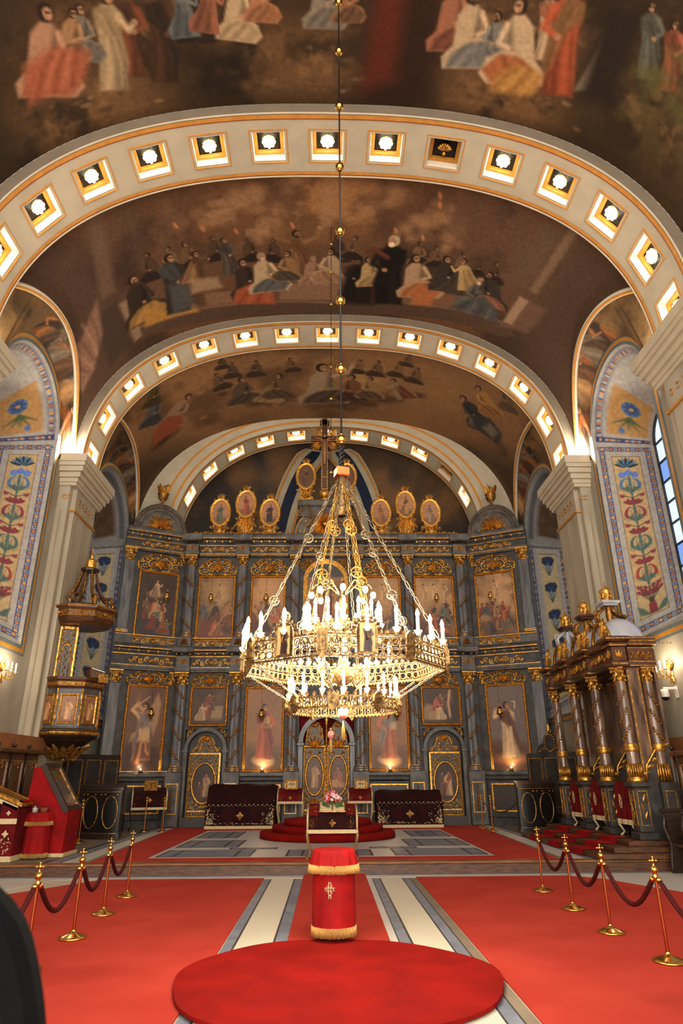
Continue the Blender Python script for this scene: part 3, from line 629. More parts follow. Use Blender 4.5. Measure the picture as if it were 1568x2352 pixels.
def mural_feast(cv):                                          # second vault: crowd behind a long parapet under smoky sky
    cv.clouds((110,72,44), .45, .9, 21, .35, .65); cv.clouds((64,46,38), .5, .85, 22, .5, .7)
    cv.clouds((122,82,48), .4, .9, 25, .3, .55, box=(-4,3,2.6,5.9))
    for cx, cy, r in ((-2.2,4.9,.7),(-1.6,4.2,.6),(-1.9,3.5,.5),(-.9,5.2,.6),(1.5,4.9,.7),(1.1,4.2,.45),(2.7,4.2,.6),(2.2,3.7,.5),(3.1,4.6,.5),(-3.3,4.3,.5),(-2.9,4.6,.45),(0,5.3,.5),(3.6,3.5,.5)):
        for k in range(6): cv.ell(cx+rnd.uniform(-.5,.5)*r, cy+rnd.uniform(-.5,.5)*r, r*rnd.uniform(.25,.5), r*rnd.uniform(.2,.4), (172,128,86), .42, .5)
    cv.clouds((186,130,70), 1.1, .8, 27, .45, .68, box=(-2.4,2.0,3.3,5.9)); cv.clouds((168,128,92), 1.4, .75, 29, .48, .66, box=(-5.2,4.6,3.0,5.7))
    cv.poly([(-11,-.2),(-7.0,-.2),(-6.6,3.0),(-7.2,6),(-11,6)],(84,62,52),.85,.5); cv.poly([(11,-.2),(6.6,-.2),(6.4,3.0),(7.0,6),(11,6)],(80,60,50),.85,.5)
    cv.poly([(-6.9,2.9),(-6.4,2.9),(-5.9,5.6),(-6.3,5.6)],(116,92,76),.8,.1); cv.poly([(-5.6,3.3),(-5.2,3.3),(-5.0,5.6),(-5.5,5.6)],(98,74,58),.6,.15)
    cv.poly([(6.15,2.9),(6.4,2.9),(6.75,5.4),(6.5,5.4)],(136,112,90),.8,.06); cv.poly([(5.4,2.9),(6.1,2.9),(6.4,5.4),(5.8,5.4)],(104,82,66),.6,.15)
    # parapet, benches
    cv.poly([(-6.3,.55),(-3.4,.12),(0,-.05),(3.0,.2),(5.9,.5),(6.3,.9),(5.9,1.2),(3.0,.85),(0,.6),(-3.4,.8),(-6.2,1.15)],(88,66,52),1,.06)
    cv.line([(-6.2,1.1),(-3.4,.78),(0,.6),(3,.82),(5.9,1.15)],.05,(134,104,80),.9,.04)
    cv.poly([(-3.9,.9),(-2.7,.8),(-2.7,1.3),(-3.9,1.5)],(142,104,78),.9,.05); cv.poly([(-1.6,.75),(.8,.7),(.8,1.5),(-1.5,1.5)],(146,110,84),.9,.05); cv.poly([(2.3,.85),(4.6,1.05),(4.5,1.6),(2.3,1.4)],(132,92,66),.9,.05)
    cv.poly([(-6.55,.6),(-6.2,.7),(-6.1,2.4),(-6.5,2.4)],(150,124,100),.9,.04); cv.poly([(-7.6,.4),(-6.5,.6),(-6.5,2.6),(-7.4,2.3)],(70,54,46),.9,.1)
    cv.poly([(-8.9,2.2),(-7.9,2.3),(-7.0,3.0),(-7.3,1.8),(-8.1,.9),(-8.9,.7)],(150,110,92),.95,.08)
    for k in range(5): cv.line([(-8.7+.32*k,2.3+.12*k),(-8.6+.3*k,1.6+.12*k),(-8.3+.18*k,1.0+.1*k)],0.048,(186,146,124) if k%2 else (108,74,62),.55,.05)
    cv.poly([(5.7,.9),(6.6,1.3),(6.9,2.6),(6.0,2.5),(5.8,1.6)],(112,84,68),.9,.08); cv.poly([(5.75,1.2),(6.05,1.25),(6.25,2.5),(5.95,2.5)],(166,138,112),.95,.04)
    F = cv.figure; D = (46,34,28)
    for x, y, h in ((-5.2,2.6,1.1),(-4.6,2.7,1.0),(-4.1,2.6,1.1),(-3.3,2.7,1.0),(-2.3,2.5,1.0),(-1.6,2.4,1.0),(.3,2.4,1.1),(.8,2.5,1.0),(2.7,2.5,.95),(3.2,2.5,.9),(4.0,2.5,.85),(4.5,2.6,.7),(5.0,2.5,.9)): F(x,y,h,rnd.choice([(84,62,44),(110,80,54),(70,52,40),(124,92,60)]),D,'sit',0,rnd.choice([1,-1]),skin=(164,118,80),beard=rnd.random()<.5)
    F(-3.0,2.1,1.5,(84,78,72),(66,60,56),'stand',0,1,SK,(40,36,34)); F(-.9,1.7,2.0,(134,96,54),(112,70,38),'stand',0,1,SK,arm=[(.12,.76),(.3,.86),(.34,1.04)],beard=True); cv.line([(-1.15,3.25),(-1.5,3.4),(-1.6,3.7)],.07,(134,96,54),1,.04)
    F(-5.9,1.15,2.0,(54,42,34),(176,130,54),'sit',.05,1,SK,beard=True); cv.poly([(-6.0,.95),(-4.2,.75),(-4.3,1.15),(-5.4,1.35),(-5.8,1.8)],(184,132,48),1,.07)
    F(-4.85,1.0,2.45,(50,44,42),(64,72,80),'stand',.1,1,SK); cv.poly([(-5.0,1.0),(-4.3,1.0),(-4.35,2.0),(-4.9,2.3)],(76,84,92),.9,.1); F(-4.1,2.0,1.3,(92,60,36),(150,112,70),'kneel',.2,1,SK); cv.poly([(-4.3,1.6),(-3.3,1.6),(-3.4,2.1),(-4.2,2.2)],(164,138,108),.9,.08)
    F(-2.5,1.0,1.7,(58,46,40),(176,82,48),'sit',-.05,1,SK); cv.poly([(-3.1,.8),(-1.7,.55),(-1.75,1.1),(-2.3,1.5),(-2.9,1.4)],(178,80,44),1,.07)
    for k in range(4): cv.line([(-2.9+.3*k,.75),(-2.6+.25*k,1.2)],0.048,(208,110,70) if k%2 else (120,46,24),.5,.05)
    F(-1.9,1.15,1.75,(190,168,132),(84,92,100),'sit',-.05,1,SK,(150,130,110),beard=True); F(-1.2,1.6,1.3,(150,112,70),(72,66,62),'sit',0,-1); F(-.5,1.4,1.3,(160,120,96),(150,112,92),'sit',.05,1,SK,(140,110,90)); F(.1,1.5,1.5,(176,150,120),(150,112,84),'sit',0,-1)
    cv.poly([(.3,.55),(1.5,.55),(1.4,1.7),(1.0,2.4),(.6,2.2)],(34,26,22),1,.12); F(.95,.8,1.8,(38,30,26),(30,24,20),'stand',0,-1,skin=SK2,beard=True); F(1.35,1.4,1.3,(186,160,100),(160,132,80),'sit',-.1,1,SK)
    F(2.0,.65,2.95,(34,26,22),(28,22,18),'stand',-.03,-1,SK,(190,170,140),beard=True); cv.line([(1.8,2.7),(1.45,2.95),(1.2,2.9)],.08,(110,54,34),1,.05)
    F(2.9,1.1,1.9,(180,150,116),(184,104,54),'sit',-.15,1,SK); cv.poly([(2.7,.75),(3.4,.8),(3.4,1.6),(2.8,1.7)],(188,106,54),1,.08); F(3.7,1.6,1.5,(58,52,48),(70,60,52),'sit',-.1,1)
    F(4.4,1.9,1.3,(186,160,104),(160,128,76),'kneel',-.3,-1,SK); F(4.75,1.1,1.5,(88,94,98),(98,106,90),'sit',-.05,-1,SK,(160,140,120),beard=True); F(5.3,1.5,1.5,(60,52,48),(150,92,66),'sit',-.3,-1,SK,beard=True)
    cv.poly([(4.0,.95),(5.6,1.0),(5.5,1.5),(4.9,1.9),(4.3,1.4)],(72,80,86),1,.1)
    for k in range(4): cv.line([(4.3+.3*k,1.0),(4.5+.25*k,1.45)],0.048,(118,126,130) if k%2 else (44,48,54),.5,.05)
    for x, y in ((-2.6,3.75),(-3.5,4.0),(-1.0,3.85),(1.95,3.75),(3.0,5.1),(3.05,4.8),(2.75,3.6),(-4.2,4.3)): cv.ell(x, y, .05, .12, (206,128,70), .9, .4, .3)
def mural_heaven(cv):                                         # third vault: figures seated on clouds
    cv.clouds((170,124,74), .4, .9, 31, .35, .65); cv.clouds((96,70,46), .6, .7, 32, .52, .75)
    cv.clouds((200,156,98), .7, .7, 34, .4, .7, box=(-4,4,1.0,5.4)); cv.poly([(-11,-.2),(-6,-.2),(-8.2,2.2),(-11,3)],(62,50,40),.8,.8); cv.poly([(11,-.2),(6,-.2),(8.2,2.2),(11,3)],(60,50,42),.8,.8)
    for cx, cy, r in ((-3.2,1.8,.8),(-1.8,1.5,.7),(-.6,1.2,.7),(.6,1.2,.8),(1.6,1.5,.7),(2.6,1.9,.6),(-3.9,2.6,.6),(3.6,2.4,.5),(-7.0,2.0,.9),(7.2,2.0,.9)):
        for k in range(6): cv.ell(cx+rnd.uniform(-.6,.6)*r, cy+rnd.uniform(-.4,.4)*r, r*rnd.uniform(.3,.6), r*rnd.uniform(.25,.4), rnd.choice([(92,68,44),(126,92,58),(72,52,36)]), .6, .4)
    F = cv.figure
    for x, y, h in ((-4.2,3.0,1.2),(-3.6,3.6,1.0),(-2.7,3.4,1.1),(-1.4,3.5,1.0),(1.2,3.4,1.0),(1.9,3.3,1.1),(2.7,3.4,1.1),(3.4,3.2,1.1),(-3.9,4.3,.8),(3.0,4.2,.8)): F(x,y,h,rnd.choice([(120,92,62),(96,80,62),(140,104,66)]),(70,54,42),'sit',0,rnd.choice([1,-1]),skin=(170,124,84))
    F(-3.5,1.7,1.9,(100,86,70),(84,72,60),'sit',.1,1); F(-2.6,1.5,1.7,(150,128,88),(170,140,90),'sit',.4,1); F(-1.9,1.7,1.8,(120,94,66),(90,76,60),'sit',0,-1)
    F(-.2,1.2,2.9,(170,150,120),(84,72,62),'sit',0,1,(180,136,98),arm=[(.14,.7),(.34,.8),(.4,.98)]); F(1.1,1.4,2.0,(134,86,56),(76,58,44),'sit',-.1,-1); F(1.8,1.7,1.6,(160,130,80),(96,76,54),'sit',-.1,-1); F(3.2,2.0,1.5,(150,130,104),(124,62,44),'kneel',-.5,-1)
    cv.line([(3.5,1.9),(4.0,1.5),(4.3,1.2)],.07,(160,116,80),1,.05); cv.line([(3.8,1.95),(4.5,1.6),(4.9,1.65)],.06,(160,116,80),1,.05)
    for x, y in ((-5.0,3.3),(-2.2,1.2),(2.3,1.1),(5.0,2.4),(-5.2,1.6)): cv.ell(x, y, .16, .14, (170,126,88), .8, .3); cv.ell(x+.02, y+.1, .07, .07, (150,106,72), .9, .3)
    F(-6.8,2.3,1.9,(164,128,100),(176,84,48),'sit',.9,1); cv.poly([(-7.6,1.9),(-6.4,1.7),(-6.0,2.3),(-6.6,2.9),(-7.3,2.6)],(172,80,46),.95,.1); F(-7.4,3.2,1.5,(84,94,104),(62,66,70),'sit',.7,1); F(-7.0,4.1,1.2,(96,86,50),(70,64,44),'sit',.6,1)
    F(6.7,2.2,1.9,(58,62,64),(112,112,108),'sit',-.9,-1); cv.poly([(7.4,1.9),(6.2,1.8),(5.9,2.5),(6.6,3.0),(7.4,2.7)],(60,64,66),.95,.1); cv.poly([(6.5,2.1),(7.1,2.0),(7.2,2.6),(6.7,2.8)],(132,128,120),.8,.1); F(6.8,3.3,1.6,(176,130,60),(150,106,50),'sit',-.8,-1); F(7.3,4.2,1.3,(120,104,72),(96,80,56),'sit',-.6,-1)
vault_bay('ceiling', -3.0, 5.6, 60, 20, 0, lambda cv: cv.clouds((70,50,30), .35, .8, 1, .4, .65), (56,42,26))
vault_bay('ceiling', 5.6, 10.45, 520, 190, 0, mural_dome, (56,42,26))
vault_bay('ceiling', 12.2, 17.9, 540, 190, 1, mural_feast, (104,74,54))
vault_bay('ceiling', 19.4, 24.8, 360, 130, 2, mural_heaven, (148,108,68))

# ---- transverse arches with coffers
def sq_ring(o, i, y): return None
CH = .38                                                      # half opening of a coffer
m = MB(); m.frame(-.46,.46,-.46,.46, [(0,.03),(0,-.008),(.026,-.008),(.026,.03)]); ME_LINE = m.mesh('painted_square')
m = MB(); m.frame(-CH,CH,-CH,CH, [(0,0),(.015,.20),(.05,.20)]); ME_WELL = m.mesh('coffer_well')
m = MB(); m.frame(-.345,.345,-.345,.345, [(-.02,.19),(-.01,.175),(.05,.175),(.06,.20),(.07,.26),(.09,.26)]); ME_CF = m.mesh('gilded_frame')
m = MB(); m.box(-.29,.29,.26,.275,-.29,.29); ME_PLATE = m.mesh('back_plate')
m = MB()
for k in range(8): a = k*PI/4; m.lathe([(.001,-.05),(.06,-.03),(.075,.02),(.05,.07),(.001,.09)], 8, (0,0,0), Matrix.Translation((.115*math.cos(a), .16, .115*math.sin(a))) @ Matrix.Rotation(-a,4,'Y') @ Matrix.Rotation(PI/2,4,'Y'), sx=.85)
m.ball((0,.14,0), .085, 10, 6); ME_PET = m.mesh('petals')
m = MB(); m.lathe([(.07,0),(.12,.02),(.10,.06),(.04,.08)], 12, (0,0,0), Matrix.Translation((0,.19,0)) @ Matrix.Rotation(-PI/2,4,'X'))
for k in range(8): a = (k+.5)*PI/4; m.leaf(.1*math.cos(a), .1*math.sin(a), a, .12, .06, .2, .03)
ME_RIM = m.mesh('rosette_cup')
m = MB()
for k in range(7): a = -.4-k*.4; m.lathe([(.001,-.11),(.035,-.05),(.045,.03),(.03,.08),(.001,.1)], 8, (0,0,0), Matrix.Translation((.09*math.cos(a), .17, .03+.09*math.sin(a))) @ Matrix.Rotation(-a,4,'Y') @ Matrix.Rotation(PI/2,4,'Y'))
m.lathe([(.001,-.05),(.05,-.02),(.05,.03),(.001,.06)], 8, (0,.17,.12)); ME_OFF = m.mesh('gilt_petals')
COFF = []
def arch(name, arc, y0, y1, faces, ks, pitch=1.42):
    yc = (y0+y1)/2; mid = arc.L/2; m = MB()
    cells = [mid+k*pitch for k in ks]; cuts = []
    def row(s): return [(arc.pos(s)[0], y, arc.pos(s)[1]) for y in (y0, yc-CH, yc+CH, y1)]
    edges = [0.0]
    for s in cells: edges += [s-pitch/2, s-CH, s+CH, s+pitch/2]
    edges = [e for e in edges if 0 <= e <= arc.L]+[arc.L]; E2 = []
    for e in sorted(edges):
        if not E2 or e-E2[-1] > .01: E2.append(e)
    for s0, s1 in zip(E2[:-1], E2[1:]):
        hole = any(abs((s0+s1)/2-c) < .05 for c in cells); sub = [s0, s1] if hole else list(np.linspace(s0, s1, max(2, int((s1-s0)/.3)+1)))
        for a, c in zip(sub[:-1], sub[1:]):
            A, B = row(a), row(c)
            for j in range(3):
                if hole and j == 1: continue
                for f0, f1 in (zip((0,.25,.5,.75), (.25,.5,.75,1)) if hole else ((0,1),)):
                    A_2, B_2 = row(a+(c-a)*f0), row(a+(c-a)*f1); m.add([A_2[j], A_2[j+1], B_2[j+1], B_2[j]], [(0,1,2,3)], None, True)
    root = struct(name, m, PLASTER)
    # front and back faces up to the vault
    ss = np.linspace(0, 1, 121)
    for y, up_ in faces:
        m = MB(); m.strip([(arc.pos(t*arc.L)[0], y, arc.pos(t*arc.L)[1]) for t in ss], [(up_.pos(t*up_.L)[0], y, up_.pos(t*up_.L)[1]) for t in ss]); wpart('arch_face', m, TAUPE if y < 20 else PLASTER, root)
    for yy, ww, mm in ((y0+.10,.05,OCHRE),(y0+.16,.012,OXBLOOD),(y1-.12,.045,OCHRE),(y1-.07,.012,OXBLOOD)):
        m = MB(); A = []; B = []
        for t in ss: (x, z), tg, nn = arc.frame(t*arc.L); A.append((x+nn[0]*.012, yy-ww, z+nn[1]*.012)); B.append((x+nn[0]*.012, yy+ww, z+nn[1]*.012))
        m.strip(A, B); wpart('painted_line', m, mm, root)
    for k in (0, 1):                                          # white roll mouldings on both edges
        m = MB(); m.tube([(arc.frame(t*arc.L)[0][0], (y0+.02, y1-.02)[k], arc.frame(t*arc.L)[0][1]) for t in ss], .024, 6); wpart('roll_moulding', m, PLASTER, root)
    for s, k in zip(cells, ks):
        if s < .5 or s > arc.L-.5: continue
        (x, z), (tx, tz), (nx, nz) = arc.frame(s)
        # local x along arc, local y out of the room, local z along nave
        M = Matrix(((tx, -nx, 0, x), (0, 0, 1, yc), (tz, -nz, 0, z), (0, 0, 0, 1)))
        xa, za = arc.pos(s-CH); xb, zb_ = arc.pos(s+CH); sag = ((xa+xb)/2-x)*nx+((za+zb_)/2-z)*nz; M = M @ T(0, -max(0, sag), 0)
        w_ = put('coffer', ME_WELL, PLASTERW, root, M); put('gilded_frame', ME_CF, GOLDP, w_, M); put('back_plate', ME_PLATE, BLACK, w_, M); put('painted_square', ME_LINE, OCHRE, w_, M @ T(0, -max(0, sag)*.55, 0))
        COFF.append((name, k, M))
    return root
arch('trim_1', SOFF, 10.45, 12.2, [(10.45, VAULT), (12.2, VAULT)], range(-7, 8))
arch('trim_2', SOFF, 17.9, 19.4, [(17.9, VAULT), (19.4, VAULT)], range(-7, 8))
a3 = arch('trim_3', SOFF3, 24.8, 26.3, [(24.8, VAULT), (26.305, Arc(7.3, 6.5, 10.4, 2.3))], range(-5, 6), 1.4)
m = MB()
for sg in (-1, 1): m.box(min(sg*6.34, sg*WX), max(sg*6.34, sg*WX), 24.8, 26.3, 0, 10.4)
wpart('arch_pier', m, PLASTER, a3)
for o, ww in ((.22,.05),(.62,.05)):                           # ochre lines on the face of the sanctuary arch
    m = MB(); A = []; B = []
    for t in np.linspace(.02, .98, 101):
        (x, z), tg, nn = SOFF3.frame(t*SOFF3.L); A.append((x-nn[0]*(o-ww), 24.79, z-nn[1]*(o-ww))); B.append((x-nn[0]*(o+ww), 24.79, z-nn[1]*(o+ww)))
    m.strip(A, B); wpart('painted_line', m, OCHRE, a3)
ORD = ['', 'first', 'second', 'third', 'fourth', 'fifth', 'sixth', 'seventh', 'eighth', 'ninth', 'tenth']
for name, k, M in COFF:
    off = (name == 'trim_1' and k == 2) or (name == 'trim_3' and k == 4)
    o = bpy.data.objects.new('coffer_lamp', None); COL.objects.link(o); o.matrix_basis = M; WM[o.name] = M.copy(); o.empty_display_size = .1
    an = {'trim_1': 'large arch over the ropes', 'trim_2': 'middle arch on pilasters', 'trim_3': 'arch above the icon screen'}[name]
    if off: tag(o, 'unlit gilded flower lamp in a dark coffer of the '+an, 'ceiling lamp'); put('gilt_petals', ME_OFF, GOLD, o, M)
    else:
        side = 'pulpit' if k < 0 else 'stall'
        tag(o, 'lit flower lamp at the crown of the '+an if k == 0 else 'lit flower lamp, %s from the crown on the %s side, %s' % (ORD[abs(k)], side, an), 'ceiling lamp', 'lit coffer lamps of the '+an)
        put('petals', ME_PET, LAMP, o, M @ T(0,.03,0) @ Matrix.Scale(.84,4)); put('rosette_cup', ME_RIM, GOLD, o, M @ T(0,.03,0) @ Matrix.Scale(.84,4))
        l = bpy.data.lights.new('coffer_light', 'POINT'); l.energy = COFFER_W; l.color = (1,.9,.74); l.shadow_soft_size = .12
        lo = bpy.data.objects.new('coffer_light', l); COL.objects.link(lo); lo.parent = o; lo.location = (0,.045,0)

# ---- apse half dome behind the screen
na, nb = 120, 50
ang = np.linspace(PI, 0, na+1); el = np.linspace(0, PI/2, nb+1); A_, E_ = np.meshgrid(ang, el); A_, E_ = A_.ravel(), E_.ravel()
ax, ay, az = 6.5, 4.6, 5.62
sc_, ss_ = np.maximum(np.cos(E_), 0)**(2/2.3), np.maximum(np.sin(E_), 0)**(2/2.3)
P = np.stack([ax*sc_*np.cos(A_), 26.3+ay*sc_*np.sin(A_), 10.4+az*ss_], 1)
cv = Canvas(P[:, 0], P[:, 2], (92,72,54)); cv.clouds((62,58,60), .6, .8, 41, .4, .65); cv.clouds((140,102,66), .8, .7, 42, .5, .7)
for sg in (-1, 1):
    cv.figure(sg*3.2, 13.1, 1.9, (120,86,54), (84,60,42), 'sit', sg*-.5, -sg); cv.figure(sg*4.5, 11.0, 2.0, (74,58,44), (54,44,36), 'stand', 0, sg); cv.poly([(sg*2.3,12.6),(sg*3.2,12.9),(sg*3.4,13.5),(sg*2.6,13.2)], (150,118,84), .7, .15); cv.figure(sg*2.6, 10.9, 1.5, (120,92,64), (70,56,44), 'stand', 0, -sg)
cv.figure(0, 12.4, 2.2, (110,80,52), (60,52,60), 'sit', 0, 1)
me = grid_mesh('apse_dome', P, na, nb, cv.colors(), True); apse = put('wall_back', me, FRESCO); apse['kind'] = 'structure'
m = MB(); seg = 40
m.strip([(ax*math.cos(PI-PI*k/seg), 26.3+ay*math.sin(PI*k/seg), 0) for k in range(seg+1)], [(ax*math.cos(PI-PI*k/seg), 26.3+ay*math.sin(PI*k/seg), 10.4) for k in range(seg+1)]); wpart('apse_wall', m, TAUPE, apse)
BLUE = mat('rib_blue', (32,40,62), .7, 0, .1, 4)
for phi in (PI*.37, PI*.63):
    def rib(off, inset, e0=0.0, e1=1.40, N=30):
        R_ = []
        for k in range(N+1):
            e = e0+(e1-e0)*k/N; a = phi+off/max(.25, math.cos(e)*1.0); s_ = 1-inset
            ce, se = math.cos(e)**(2/2.3), math.sin(e)**(2/2.3); R_.append((ax*s_*ce*math.cos(a), 26.3+ay*s_*ce*math.sin(a), 10.4+az*s_*se))
        return R_
    for o0, o1, ins, mm, nm in ((-.135,.135,.012,PLASTER,'vault_rib'),(-.05,.05,.02,BLUE,'rib_inlay'),(-.125,-.105,.02,OCHRE,'rib_line'),(.105,.125,.02,OCHRE,'rib_line')):
        m = MB(); m.strip(rib(o0*.8, ins), rib(o1*.8, ins)); wpart(nm, m, mm, apse)
# ================================================================== GILDED ORNAMENT (shared meshes, facing -y)
def orn_cartouche():                                          # width 1, height .46
    m = MB()
    for q in (-1, 1):
        for x, z, r, t, a, d in ((.16,.17,.12,1.5,PI*.5,-1),(.33,.13,.10,1.5,PI*.2,1),(.09,.31,.065,1.2,-.5,1),(.25,.29,.07,1.3,PI,-1),(.43,.07,.055,1.3,PI*.5,-1),(.40,.22,.05,1.2,0,1),(.20,.04,.035,1.1,PI,1)):
            m.scroll(q*x, z, r, t, a if q > 0 else PI-a, d*q, .017)
        m.curve([(0,.02),(q*.2,.0),(q*.4,.01),(q*.49,.03)], .018); m.curve([(q*.49,.03),(q*.48,.2),(q*.36,.34),(q*.18,.42),(0,.44)], .015, taper=1)
        for x, z, a, L in ((.3,.22,1.2,.14),(.47,.14,1.9,.12),(.22,.37,2.6,.13),(.38,.3,2.2,.12),(.12,.1,.3,.12)): m.leaf(q*x, z, a if q > 0 else PI-a, L, .05, -.01, .025)
    for k in range(7): a = PI/2+(k-3)*.36; m.leaf(.01*(k-3), .08, a, .3-.025*abs(k-3), .06, -.02, .035)
    m.ball((0,-.03,.08), .035, 8, 5); m.leaf(0, .36, PI/2, .12, .08, -.015, .03); return m.mesh('gilded_cartouche')
def orn_frieze():                                             # length 1, height .17, centred
    m = MB()
    for q in (-1, 1):
        for x, z, r, t, a, d in ((.10,.01,.06,1.4,PI*.9,-1),(.23,-.01,.06,1.4,PI*1.1,1),(.36,.01,.055,1.4,PI*.9,-1),(.46,-.01,.03,1.2,PI,1)): m.scroll(q*x, z, r, t, a if q > 0 else PI-a, d*q, .012)
        m.curve([(q*.02,-.03),(q*.12,.06),(q*.2,-.06),(q*.32,.06),(q*.44,-.05),(q*.5,0)], .01, taper=.8)
        for x, a in ((.16,.8),(.29,-.8),(.41,.8)): m.leaf(q*x, 0, a if q > 0 else PI-a, .07, .03, -.01, .02)
    for k in range(5): a = PI/2+(k-2)*.5; m.leaf(0, -.05, a, .12, .035, -.015, .02)
    return m.mesh('gilded_scroll_frieze')
def orn_capital():                                            # width .5, height .45, base at z=0, on axis
    m = MB(); m.lathe([(.15,0),(.17,.02),(.15,.04),(.15,.25),(.2,.38)], 12, sy=.75); m.bbox(-.25,.25,-.19,.19,.39,.45,.012)
    for row, (z, L, n) in enumerate(((.04,.18,8),(.16,.2,8))):
        for k in range(n):
            a = 2*PI*(k+.5*row)/n
            if math.sin(a) > .4: continue
            m.leaf(0, 0, PI/2, L, .1, -.02, .04, Matrix.Rotation(a+PI/2,4,'Z') @ Matrix.Translation((0,-.145,z)) @ Matrix.Rotation(-.25,4,'X'))
    for sx in (-1, 1):
        m.scroll(sx*.2, .33, .055, 1.5, PI/2, sx, .02, -.17); m.scroll(sx*.07, .34, .035, 1.3, PI/2, -sx, .014, -.17)
    m.leaf(0, .33, PI/2, .1, .08, -.18, .03); return m.mesh('gilded_capital')
def orn_sprig():                                              # diagonal leaf garland on a column, about .5 long
    m = MB(); m.curve([(-.16,-.22),(-.04,-.05),(.06,.08),(.17,.22)], .012)
    for t in (0,.2,.4,.6,.8,1):
        x, z = -.16+.33*t, -.22+.44*t
        for s_ in (-1, 1): m.leaf(x, z, .93+s_*.75, .11, .045, -.012, .02)
    m.leaf(.17,.22,.93,.1,.04,-.012,.02); return m.mesh('gilded_garland')
def orn_fan():                                                # half-round fan, radius 1
    m = MB()
    for k in range(11): a = PI*(k+.5)/11; m.leaf(.12*math.cos(a), .06+.1*math.sin(a), a, .6, .14, -.03, .06)
    for q in (-1, 1):
        for x, z, r, t, a in ((.5,.16,.15,1.5,PI*.6),(.74,.12,.12,1.4,PI*.5),(.34,.42,.13,1.4,PI*.2),(.58,.42,.12,1.3,0),(.2,.66,.1,1.3,0),(.42,.66,.08,1.2,0)): m.scroll(q*x, z, r, t, a if q > 0 else PI-a, q, .03, -.03)
    m.curve([(-.9,.03),(-.5,.0),(0,.05),(.5,.0),(.9,.03)], .03, taper=1); m.ball((0,-.06,.1), .08, 8, 5); return m.mesh('gilded_fan')
def orn_oval():                                               # frame of an oval icon: a=.36 b=.55 centred; palmette on top, foot scrolls below
    m = MB(); m.oval(0, 0, .34, .53, [(-.03,-.01),(-.02,-.05),(.0,-.03),(.03,-.07),(.06,-.07),(.085,-.03),(.09,.03)], 32)
    for k in range(5): a = PI/2+(k-2)*.45; m.leaf(0, .6, a, .22, .08, -.03, .035)
    for q in (-1, 1):
        m.scroll(q*.1, .64, .06, 1.3, PI/2, q, .018, -.03); m.scroll(q*.16, -.62, .09, 1.4, PI/2, -q, .022, -.03); m.scroll(q*.32, -.66, .07, 1.3, PI, q, .02, -.03)
        for t in (-2.7,-2.3,-1.9,-.35,.35,.8): m.leaf(q*.4*math.cos(t+PI/2+PI/2) if False else q*(.41*abs(math.cos(t))), .6*math.sin(t), (PI/2+.3 if t > -.5 else -PI/2-.2) if q > 0 else (PI/2-.3 if t > -.5 else -PI/2+.2), .16, .06, -.03, .03)
    for k in range(5): a = -PI/2+(k-2)*.5; m.leaf(0, -.56, a, .2, .07, -.03, .03)
    return m.mesh('oval_frame')
def orn_crest():                                              # running cresting, length 1
    m = MB()
    for k in range(5):
        x = -.4+.2*k; m.scroll(x, .08, .07, 1.4, PI, 1 if k % 2 else -1, .018, 0); m.curve([(x-.1,.02),(x,.04),(x+.1,.02)], .016, taper=1); m.leaf(x+.1, .03, PI/2, .12, .05, -.01, .03)
    return m.mesh('gilded_cresting')
OC, OF, OCAP, OSP, OFAN, OOV, OCR = orn_cartouche(), orn_frieze(), orn_capital(), orn_sprig(), orn_fan(), orn_oval(), orn_crest()
def S3(sx, sy, sz): return Matrix.Diagonal((sx, sy, sz, 1))
def orn(name, me, parent, M, mt=None): return put(name, me, mt or GOLD, parent, M)

# ================================================================== ICON SCREEN
IY = 24.2
ico = thing('icon_screen', 'tall dark grey carved wooden icon screen with gilded capitals and scrollwork', 'icon screen', (0, IY, .205))
CW = [(-5.42, IY), (5.42, IY)]; LW = [(-7.55, 23.15), (-5.42, IY)]; RW = [(5.42, IY), (7.55, 23.15)]; FULL = [LW[0], LW[1], RW[0], RW[1]]
ML = Matrix.Translation((-6.485, 23.675, 0)) @ Matrix.Rotation(math.atan2(1.05, 2.13), 4, 'Z')
MR = Matrix.Translation((6.485, 23.675, 0)) @ Matrix.Rotation(-math.atan2(1.05, 2.13), 4, 'Z')
MC = Matrix.Translation((0, IY, 0))
DADOP = [(-.15,.205),(.13,.205),(.13,.42),(.07,.46),(.07,1.58),(.12,1.64),(.12,1.74),(-.15,1.74)]
for path in ([LW[0], LW[1], (-4.97, IY)], [(-3.48, IY), (-.99, IY)], [(.96, IY), (3.36, IY)], [(4.83, IY), RW[0], RW[1]]):
    m = MB(); m.sweep(path, DADOP); wpart('dado', m, SLATED, ico)
    m = MB(); m.sweep(path, [(-.15,1.74),(.2,1.74),(.24,1.78),(.24,1.86),(.17,1.92),(-.15,1.92)]); wpart('ledge', m, SLATE, ico)
def wallpoly(x0, x1, z0, z1, nm='screen_wall', mt=None, y0=0, y1=.12):
    m = MB(); m.box(x0, x1, IY+y0, IY+y1, z0, z1); wpart(nm, m, mt or SLATED, ico)
wallpoly(-5.42,-4.97,1.92,5.3); wallpoly(-3.48,-.99,1.92,5.3); wallpoly(.96,3.36,1.92,5.3); wallpoly(4.83,5.42,1.92,5.3); wallpoly(-4.97,-3.48,3.3,5.3); wallpoly(3.36,4.83,3.3,5.3); wallpoly(-.99,.96,3.75,5.3); wallpoly(-5.42,5.42,6.1,9.7)
for path in (LW, RW):
    for z0, z1 in ((1.92,5.3),(6.1,9.7)): m = MB(); m.sweep(path, [(-.12,z0),(0,z0),(0,z1),(-.12,z1)]); wpart('screen_wall', m, SLATED, ico)
